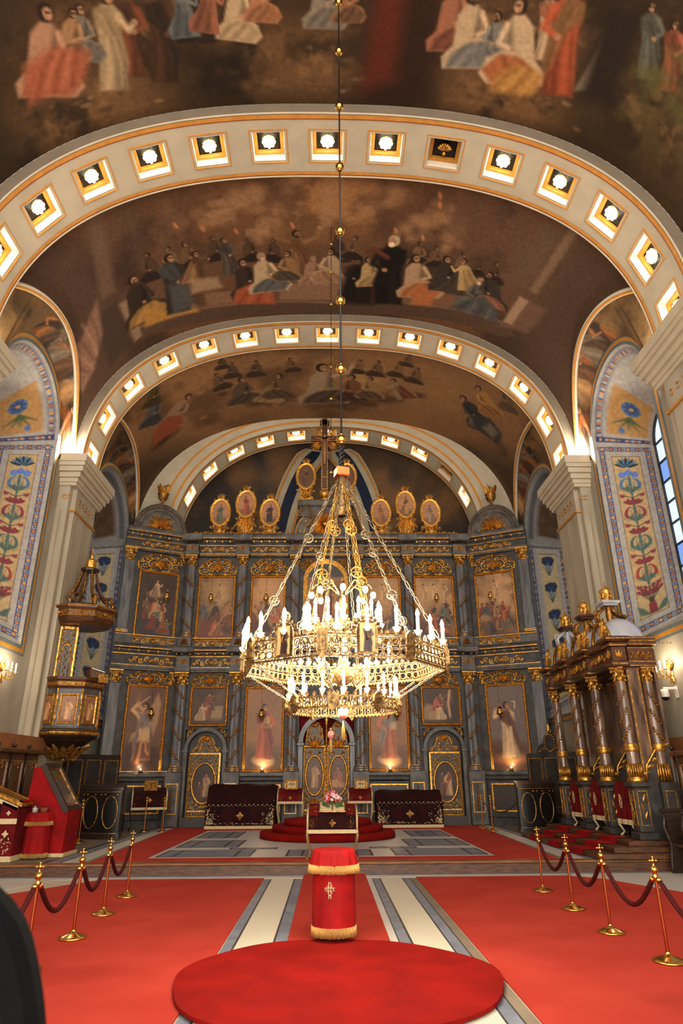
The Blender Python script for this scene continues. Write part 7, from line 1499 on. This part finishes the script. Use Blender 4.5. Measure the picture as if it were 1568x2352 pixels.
for y in TY:                                                 # rear columns
    m = MB(); m.bbox(6.92,7.26,y-.17,y+.17,Z0,1.6,.02); tw('rear_plinth', m, SLATED); m = MB(); m.lathe([(.11,1.7),(.115,2.8),(.1,3.64)], 16, (7.09,y,0)); tw('column', m, BROWNMAR); m = MB()
    for j in range(16): a = 2*PI*j/16; m.tube([(7.09+.14*math.cos(a),y+.14*math.sin(a),1.62),(7.09+.13*math.cos(a),y+.13*math.sin(a),1.95)], .026, 5)
    tw('gilt_base', m, GOLD); m = MB(); m.frame(-.11,.11,.78,1.44,[(0,0),(0,-.015),(.018,-.015),(.018,0)],T(7.09,y-.17,0)); tw('gilt_panel', m, GOLD); m = MB(); m.lathe([(.12,2.2),(.135,2.23),(.135,2.32),(.12,2.36)], 16, (7.09,y,0)); tw('gilt_ring', m, GOLD); orn('capital', OCAP, th, T(7.09, y, 3.62) @ S3(.6,.8,.75))
    for j in range(3): orn('gilded_garland', OSP, th, T(7.09, y-.12, 2.5+.38*j) @ S3(-.55,1.4,.6))
    m = MB(); m.bbox(TX+.2,7.3,y-.15,y+.15,3.96,4.4,.02); m.bbox(TX+.2,7.32,y-.25,y+.25,4.4,4.62,.04); tw('end_beam', m, WOOD)
    m = MB(); [m.box(TX+.2,7.315,y-e_,y-e_+.06,z,z+.022) for z, e_ in ((3.97,.155),(4.06,.155),(4.36,.155),(4.42,.255),(4.5,.258),(4.57,.255))]; [m.ball((TX+.26+.085*j, y-.17, 4.47), .022, 6, 4) for j in range(12)]; tw('gilt_beading', m, GOLD)['kind'] = 'stuff'
    orn('gilded_scroll_frieze', OF, th, T(6.98, y-.16, 4.2) @ S3(.5,1.2,1.2))
m = MB(); m.box(6.66,6.94,14.6,14.64,1.6,3.96); tw('end_panel', m, BROWNMAR)
for x in (6.67, 6.9): m = MB(); m.box(x,x+.025,14.585,14.6,1.7,3.9); tw('gilt_strip', m, GOLD)

# ================================================================== CURVED DESKS, BENCH BACKS, STALLS
def curved_desk(label, loc, rz, mirror):
    o = thing('curved_desk', label, 'desk', loc, rz, 'black curved desks'); s_ = mirror
    n = 14; foot = [(.55*s_,-.45),(.55*s_,.5),(-.55*s_,.5),(-.55*s_,.1)]+[(-.55*s_+1.1*s_*t, .1-.55*math.sin(PI/2*t)**1.0) for t in np.linspace(0.1, 1, n)]
    if s_ < 0: foot = foot[::-1]
    m = MB(); m.slab(foot, .12, 1.2); part('cabinet', m, BLACK, o); m = MB(); m.slab([(x*1.04, y*1.04) for x, y in foot], 0, .12); part('plinth', m, WOODD, o)
    m = MB(); tp = [(x*1.05, y*1.05) for x, y in foot]; k = len(tp); vs = [(x,y,1.2) for x, y in tp]+[(x,y,1.28+.1*(y+.45)) for x, y in tp]; m.add(vs, [tuple(range(k,2*k)), tuple(range(k-1,-1,-1))]+[(i,(i+1)%k,k+(i+1)%k,k+i) for i in range(k)]); part('sloping_top', m, WOODD, o)
    def on(u, z, off=.012):
        t = u; x, y = -.55*s_+1.1*s_*t, .1-.55*math.sin(PI/2*t); dx, dy = 1.1*s_, -.55*PI/2*math.cos(PI/2*t); nn = Vector((dy, -dx)) if s_ > 0 else Vector((-dy, dx)); nn.normalize(); return (x+nn.x*off, y+nn.y*off, z)
    for c in (.27, .75):
        m = MB(); m.tube([on(c+.18*math.cos(t), .66+.4*math.sin(t)) for t in np.linspace(0, 2*PI, 25)[:-1]], .014, 5, True); part('gilt_oval', m, GOLD, o)
        m = MB(); [m.ball(on(c+.18*math.cos(t), .66+.4*math.sin(t), .02), .022, 6, 4) for t in (.6,1.2,2.2,3.6,4.4,5.6)]; part('gilt_leaves', m, GOLD, o)
    for z in (.14, 1.17): m = MB(); m.tube([on(t, z) for t in np.linspace(.02, .99, 14)], .012, 4); part('gilt_line', m, GOLD, o)
    for t in (.05,.15,.35,.5,.6,.9): m = MB(); m.ball(on(t, 1.1, .012), .024, 6, 4); part('gilt_stud', m, GOLD, o)
    return o
curved_desk('black curved desk with gilded ovals below the pulpit', (-6.25,19.95,.2125), .2, 1)
curved_desk('black curved desk with gilded ovals beside the canopied stall', (6.2,20.9,.2125), -.2, -1)
for sg, lab in ((-1,'dark marbled bench back with gilt lines between the pulpit and the screen'),(1,'dark marbled bench back with a gilded wreath between the canopied stall and the screen')):
    o = thing('bench_back', lab, 'bench', (sg*7.2,22.2 if sg > 0 else 21.7,.2125), sg*-PI/2*.62, 'marbled bench backs')
    m = MB(); m.bbox(-1.0,1.0,0,.1,0,2.2,.02); part('board', m, WOODD if sg < 0 else SLATED, o)
    m = MB(); m.bbox(-1.0,1.0,-.5,.0,0,.5,.02); part('bench_seat', m, WOODD, o)
    for x in (-.66,0,.66): m = MB(); m.frame(x-.26,x+.26,.6,2.05,[(0,0),(0,-.015),(.02,-.015),(.02,0)]); part('gilt_line', m, GOLD, o); m = MB(); m.box(x-.24,x+.24,-.006,.02,.62,2.03); part('marbled_panel', m, mat('black_marbling', (58,54,50), .3, 0, .4, 3, rgb2=(26,24,22), detail=9) if 'black_marbling' not in MATS else MATS['black_marbling'], o)
    if sg > 0:
        m = MB(); m.prism([(-.6,2.2),(.6,2.2),(.5,2.4),(.3,2.5),(.2,2.75),(-.2,2.75),(-.3,2.5),(-.5,2.4)], .02, .1); part('crest_board', m, SLATED, o)
        m = MB(); [m.ball((.2*math.cos(t), -.0, 2.5+.26*math.sin(t)), .032, 6, 4) for t in np.linspace(0, 2*PI, 19)[:-1]]; [m.ball((q*(.24+.06*j), 0, 2.34-.03*j), .028, 6, 4) for q in (-1,1) for j in range(4)]; m.scroll(-.07,2.85,.06,1.3,0,1,.02); m.scroll(.07,2.85,.06,1.3,PI,-1,.02); m.leaf(0,2.85,PI/2,.25,.12,0,.03); part('gilded_wreath', m, GOLD, o)
def stall_row(name, label, sg, y0, n, pitch, z0, bx_):
    for k in range(n):
        y = y0+pitch*k; zz = z0 if y > 14.2 else 0.0
        o = thing(name, label+' '+('first second third fourth fifth'.split()[k])+' in its row', 'choir stall', (sg*bx_, y, zz+.001), sg*-PI/2, 'wooden choir stalls')
        w_ = pitch/2; H = 2.18-zz*0
        m = MB(); m.box(-w_+.04,w_-.04,-.06,0,.45,H-.1); part('back_panel', m, WOOD, o)
        m = MB(); m.frame(-w_+.1,w_-.1,1.0,H-.25,[(0,-.06),(0,-.09),(.04,-.085),(.05,-.06)]); part('panel_moulding', m, WOODL, o)
        m = MB(); m.leaf(0,H-.42,PI/2,.16,.1,-.08,.03); [m.scroll(q*.1,H-.34,.06,1.3,0 if q > 0 else PI,q,.016,-.07) for q in (-1,1)]; part('carved_crest', m, OLDGOLD, o)
        m = MB(); m.bbox(-w_,w_,-.2,0,H-.1,H,.02); part('cornice', m, WOOD, o)
        m = MB(); m.box(-w_-.035,-w_+.035,-.5,0,0,1.05); m.bbox(-w_-.05,-w_+.05,-.56,0,1.05,1.12,.015); m.tube([(-w_,-.5,1.05),(-w_,-.55,.8),(-w_,-.46,.5),(-w_,-.52,.1),(-w_,-.5,0)], .04, 8); m.tube([(-w_,-.1,1.1),(-w_,-.1,H)], .03, 8); part('arm_divider', m, WOODD, o)
        m = MB(); m.ball((-w_,-.12,H+.06), .05, 8, 6); part('knob', m, BLACK, o)
        m = MB(); m.bbox(-w_+.04,w_-.04,-.42,-.06,.45,.5,.01); part('seat', m, WOOD, o)
stall_row('choir_stall', 'brown wooden choir stall on the pulpit side,', -1, 15.8, 3, .8, .2125, 7.36)
stall_row('choir_stall', 'brown wooden choir stall past the canopied stall,', 1, 12.85, 2, .74, .2125, 7.15)
for sg in (-1, 1):
    m = MB(); m.box(min(sg*7.87,sg*7.905),max(sg*7.87,sg*7.905),-4,17.66,2.2,2.52); m.box(min(sg*7.38,sg*7.905),max(sg*7.38,sg*7.905),14.3,18.9 if sg < 0 else 14.3001,2.39,2.72) if sg < 0 else None; struct('baseboard_'+('left' if sg < 0 else 'right'), m, DADO)

# ================================================================== ICON SHRINE AND DRAPED STANDS on the left of the dais
o = thing('icon_shrine', 'red draped shrine holding a slanted glazed icon beside the choir stalls', 'icon stand', (-6.0,15.75,.2125))
m = MB(); m.prism([(-.45,0),(.45,0),(.48,.9),(-.45,.9)], -.3, .5); part('draped_base', m, REDCLOTH, o)
m = MB(); m.prism([(-.45,.9),(.4,.9),(-.2,1.78),(-.4,1.74)], -.28, .5); part('red_side_drape', m, REDCLOTH, o)
m = MB(); m.box(-.46,.5,-.315,-.3,.0,.07); m.box(.46,.5,-.3,.5,0,.07); part('cream_hem', m, CREAM, o)
Mi = T(.44,.1,.86) @ Matrix.Rotation(PI/2,4,'Z') @ Matrix.Rotation(-math.radians(34),4,'X')
m = MB(); m.frame(-.44,.44,0,1.15,[(0,.05),(0,-.06),(.05,-.07),(.08,-.05),(.1,-.02),(.1,.02)],Mi); part('case_frame', m, WOODD, o)
m = MB(); m.frame(-.34,.34,.1,1.05,[(0,0),(0,-.04),(.03,-.045),(.045,-.0)],Mi); part('gilt_fillet', m, OLDGOLD, o)
part('icon_picture', flat_painting('icon_picture', .7, .98, 34, 46, lambda cv, W, H: (cv.clouds((150,128,84),2,.8,4,.3,.6), cv.figure(W*.35,H*.1,H*.7,(96,112,124),(150,120,74),'stand',.1,1), cv.figure(W*.68,H*.1,H*.6,(150,110,70),(84,96,104),'kneel',0,-1), cv.poly([(0,0),(W,0),(W,H*.2),(0,H*.16)],(120,130,134),.8,.05)), (130,108,70)), PAINT, o, M=Mi @ T(0,-.008,.085))
m = MB(); m.box(-.36,.36,-.03,-.026,.08,1.07,Mi); gl = mat('clear_glass', (235,240,240), .03, 0, 0, 3, trans=1.0, spec=.5); part('glass', m, gl, o); m = MB(); m.box(-.4,.4,0,.05,.04,1.12,Mi); part('case_back', m, WOODD, o)
o = thing('draped_stand', 'small round red draped stand with gold fringes in front of the icon shrine', 'stand', (-6.02,15.22,.2125))
part('skirt', cloth_ring([(.001,.86,0),(.2,.86,0),(.22,.84,0),(.235,.6,.6),(.25,.3,1),(.26,.1,1.2)], 64, .008, 8), REDCLOTH, o); part('cape', cloth_ring([(.001,.87,0),(.21,.87,0),(.235,.85,.4),(.27,.7,1.2)], 64, .012, 9), REDCLOTH, o)
part('cape_fringe', fringe_ring(.275,.285,.70,.62,80,.008), FRINGE, o)['kind'] = 'stuff'; part('skirt_fringe', fringe_ring(.262,.265,.11,.02,80,.008), FRINGE, o)['kind'] = 'stuff'
o = thing('glass_jar', 'small clear glass jar with red wrapping on the draped stand', 'jar', (-6.1,15.12,1.083)); m = MB(); m.lathe([(.001,.0),(.06,0),(.065,.02),(.06,.12),(.055,.14)], 14); part('jar_body', m, gl, o); m = MB(); m.lathe([(.03,.01),(.045,.03),(.045,.08),(.001,.1)], 10); part('contents', m, WHITEP, o); m = MB(); m.lathe([(.06,.13),(.07,.15),(.03,.18),(.001,.19)], 10); part('wrapping', m, VELVETR, o)
o = thing('wicker_basket', 'little brown wicker basket with red lining next to the glass jar', 'basket', (-5.94,15.2,1.083)); m = MB(); m.lathe([(.001,0),(.07,0),(.1,.08),(.105,.09)], 14); [m.tube([((.07+.006*k)*math.cos(t), (.07+.006*k)*math.sin(t), .015+.016*k) for t in np.linspace(0, 2*PI, 13)[:-1]], .008, 4, True) for k in range(5)]; part('weave', m, WOODL, o); m = MB(); m.lathe([(.09,.085),(.06,.1),(.001,.1)], 12); part('lining', m, VELVETR, o)
o = thing('velvet_analogion', 'dark velvet lectern with cream hem carrying a gilded icon case by the choir stalls', 'lectern', (-6.62,15.0,.2125), 0)
m = MB(); m.prism([(-.5,.04),(.34,.04),(.34,.95),(-.5,1.28)], -.35, .35); part('velvet_cloth', m, VELVET, o); m = MB(); m.prism([(.04,.05),(.37,.05),(.38,.7),(.38,.97),(.04,1.1)], -.37, -.352); m.box(.345,.37,-.36,.36,.06,.96); part('crimson_stole', m, VELVETR, o)
m = MB(); m.box(-.52,.38,-.385,-.36,.0,.1); m.box(.34,.385,-.36,.36,0,.1); part('cream_hem', m, CREAM, o); m = MB(); m.box(.04,.39,-.392,-.37,.68,.78); part('stole_hem', m, CREAM, o); m = MB(); m.prism([(-.52,1.26),(.36,.92),(.36,1.0),(-.52,1.34)], -.37, -.34); part('edge_trim', m, CREAM, o)
m = MB(); cross_patch(m, -.2, .55, .12, -.365); embroidery(m, lambda r: (r.uniform(.08,.34), r.uniform(.12,.4)), 40, 77, .016, T(0,-.385,0)); cross_patch(m, .2, .5, .07, -.385); cross_patch(m, .2, .88, .05, -.385); part('embroidery', m, CREAM, o)['kind'] = 'stuff'
o = thing('gilded_icon_case', 'gilded glazed icon case lying aslant on the dark velvet lectern by the stalls', 'icon case', (-6.62,15.0,.2125)); Mi = T(.0,0,1.13) @ Matrix.Rotation(math.radians(21.5),4,'Y')
m = MB(); m.bbox(-.52,.42,-.3,.3,.0,.09,.015,Mi); part('case', m, GOLD, o); m = MB(); m.box(-.42,.32,-.22,.22,.09,.1,Mi); part('icon_panel', m, OLDGOLD, o)
m = MB(); [m.box(x0,x1,y0,y1,.088,.115,Mi) for x0, x1, y0, y1 in ((-.5,-.42,-.28,.28),(.32,.4,-.28,.28),(-.5,.4,-.28,-.22),(-.5,.4,.22,.28))]; part('raised_rim', m, BRASS, o)

# ================================================================== WALL SCONCES, SECURITY CAMERA
def sconce(label, loc, sg):
    o = thing('wall_sconce', label, 'wall lamp', loc, sg*-PI/2, 'gilded wall sconces')
    m = MB(); m.lathe([(.001,-.02),(.05,-.02),(.07,0)], 12, (0,0,0), Matrix.Rotation(PI/2,4,'X')); [m.leaf(0,.05,PI/2+(k-2)*.35,.3-.03*abs(k-2),.07,-.02,.03) for k in range(5)]; [m.leaf(0,-.05,-PI/2+(k-1)*.5,.2,.06,-.02,.03) for k in range(3)]; part('back_plate', m, GOLD, o)
    for k, x in enumerate((-.22,0,.22)):
        m = MB(); m.tube([(0,-.03,-.02),(x*.4,-.12,-.12),(x*.8,-.22,-.1),(x,-.25,.02)], .012, 6); m.lathe([(.01,0),(.04,.01),(.045,.03),(.02,.03)], 10, (x,-.25,.02)); part('arm', m, GOLD, o)
        put('candle', C1, CAND, o, T(x,-.25,.06), True); put('bulb', F1, FLAME, o, T(x,-.25,.06), True)
    for x in (-.2,.2):
        l = bpy.data.lights.new('sconce_light', 'POINT'); l.energy = SCONCE_W; l.color = (1,.82,.58); l.shadow_soft_size = .05; lo = bpy.data.objects.new('sconce_light', l); COL.objects.link(lo); lo.parent = o; lo.location = (x,-.3,.25)
sconce('lit gilded three-armed wall sconce above the choir stalls on the pulpit side', (-7.89,16.2,4.1), -1); sconce('lit gilded three-armed wall sconce over the white security camera', (7.89,15.0,3.9), 1)
o = thing('security_camera', 'white dome security camera on a wall bracket under the sconce', 'camera', (7.89,14.95,3.45), -PI/2)
m = MB(); m.bbox(-.06,.06,-.02,.0,-.12,.14,.01); m.bbox(-.035,.035,-.3,0,.06,.12,.015); part('bracket', m, WHITEP, o); m = MB(); m.lathe([(.001,.08),(.08,.07),(.09,.0),(.09,-.08),(.085,-.1)], 16, (0,-.28,0)); part('housing', m, WHITEP, o); m = MB(); m.lathe([(.085,-.1),(.075,-.14),(.04,-.17),(.001,-.18)], 16, (0,-.28,0)); part('dome', m, BLACK, o)

# ================================================================== BYSTANDER at the edge of the view (dark coat, seen from the side)
pm = bpy.data.meshes.new('person'); J = {}
V = []; R_ = []; E_ = []
def jv(n, p, r): J[n] = len(V); V.append(p); R_.append(r)
jv('pel',(0,0,.95),(.17,.13)); jv('wai',(0,0,1.12),(.155,.12)); jv('che',(0,.01,1.30),(.18,.13)); jv('sho',(0,0,1.43),(.14,.10)); jv('nec',(0,-.005,1.51),(.058,.06)); jv('hea',(0,.02,1.60),(.07,.08)); jv('top',(0,.015,1.70),(.07,.085)); jv('cro',(0,.005,1.745),(.045,.055))
for s_, q in (('l',-1),('r',1)):
    jv('hip'+s_,(q*.09,0,.88),(.1,.105)); jv('kne'+s_,(q*.1,.02,.5),(.068,.075)); jv('ank'+s_,(q*.1,0,.1),(.045,.05)); jv('toe'+s_,(q*.11,.16,.035),(.04,.03))
    jv('shd'+s_,(q*.19,0,1.40),(.082,.085)); jv('upa'+s_,(q*.25,-.01,1.24),(.07,.075)); jv('elb'+s_,(q*.275,-.01,1.10),(.058,.06)); jv('fore'+s_,(q*.24,.13,1.02),(.05,.05)); jv('wri'+s_,(q*.2,.22,1.0),(.032,.035)); jv('pal'+s_,(q*.185,.29,1.0),(.032,.02))
def ed(*a):
    for x, y in zip(a[:-1], a[1:]): E_.append((J[x], J[y]))
ed('pel','wai','che','sho','nec','hea','top','cro')
for s_ in 'lr': ed('pel','hip'+s_,'kne'+s_,'ank'+s_,'toe'+s_); ed('sho','shd'+s_,'upa'+s_,'elb'+s_,'fore'+s_,'wri'+s_,'pal'+s_)
for s_, q in (('l',-1),('r',1)):                              # five separate fingers, slightly curled
    for k, (dx, L) in enumerate(((-.028,.07),(-.01,.08),(.008,.075),(.026,.06))):
        jv('f%s%da' % (s_, k),(q*.185+dx,.325,.998),(.011,.011)); jv('f%s%db' % (s_, k),(q*.185+dx,.325+L*.55,.99),(.009,.009)); jv('f%s%dc' % (s_, k),(q*.185+dx,.325+L*.85,.965),(.008,.008)); ed('pal'+s_,'f%s%da' % (s_, k),'f%s%db' % (s_, k),'f%s%dc' % (s_, k))
    jv('t%sa' % s_,(q*.185-q*.045,.285,1.0),(.012,.012)); jv('t%sb' % s_,(q*.185-q*.06,.32,.99),(.009,.009)); ed('pal'+s_,'t%sa' % s_,'t%sb' % s_)
pm.from_pydata(V, E_, []); po = bpy.data.objects.new('person', pm); COL.objects.link(po); sk = po.modifiers.new('skin', 'SKIN')
for i, r in enumerate(R_): pm.skin_vertices[0].data[i].radius = r
pm.skin_vertices[0].data[0].use_root = True; sub = po.modifiers.new('sub', 'SUBSURF'); sub.levels = 2; sub.render_levels = 2
PSKIN = mat('bystander_skin', (186,140,112), .6, 0, .05, 10)
pm.materials.append(BLACKC); tag(po, 'bystander in a dark coat standing at the very edge of the red carpet', 'person')
po.location = (-.74,1.22,.018); po.scale = (1.1,1.1,1.08); po.rotation_euler = (0,0,.25); WM[po.name] = T(*po.location)
hm = MB(); hm.ball((0,.035,1.615), .088, 18, 14, sz=1.28); hm.lathe([(.001,-.02),(.014,-.012),(.016,.0),(.006,.035)], 8, (0,.125,1.6)); [hm.ball((q*.09,.03,1.61), .02, 8, 6, sz=1.5) for q in (-1,1)]; hm.ball((0,.112,1.553), .02, 8, 5, sz=.5)
h_ = bpy.data.objects.new('head', hm.mesh('head')); COL.objects.link(h_); h_.data.materials.append(PSKIN); h_.parent = po
hm = MB(); [hm.ball((q*.033,.113,1.628), .011, 8, 6) for q in (-1,1)]; e_ = bpy.data.objects.new('eyes', hm.mesh('eyes')); COL.objects.link(e_); e_.data.materials.append(BLACK); e_.parent = po
hm = MB(); hm.ball((0,.012,1.655), .1, 18, 12, sz=1.05); hr = bpy.data.objects.new('hair', hm.mesh('hair')); COL.objects.link(hr); hr.data.materials.append(mat('dark_hair', (34,26,22), .6, 0, .2, 40)); hr.parent = po
for s_, q in (('l',-1),('r',1)):
    pass
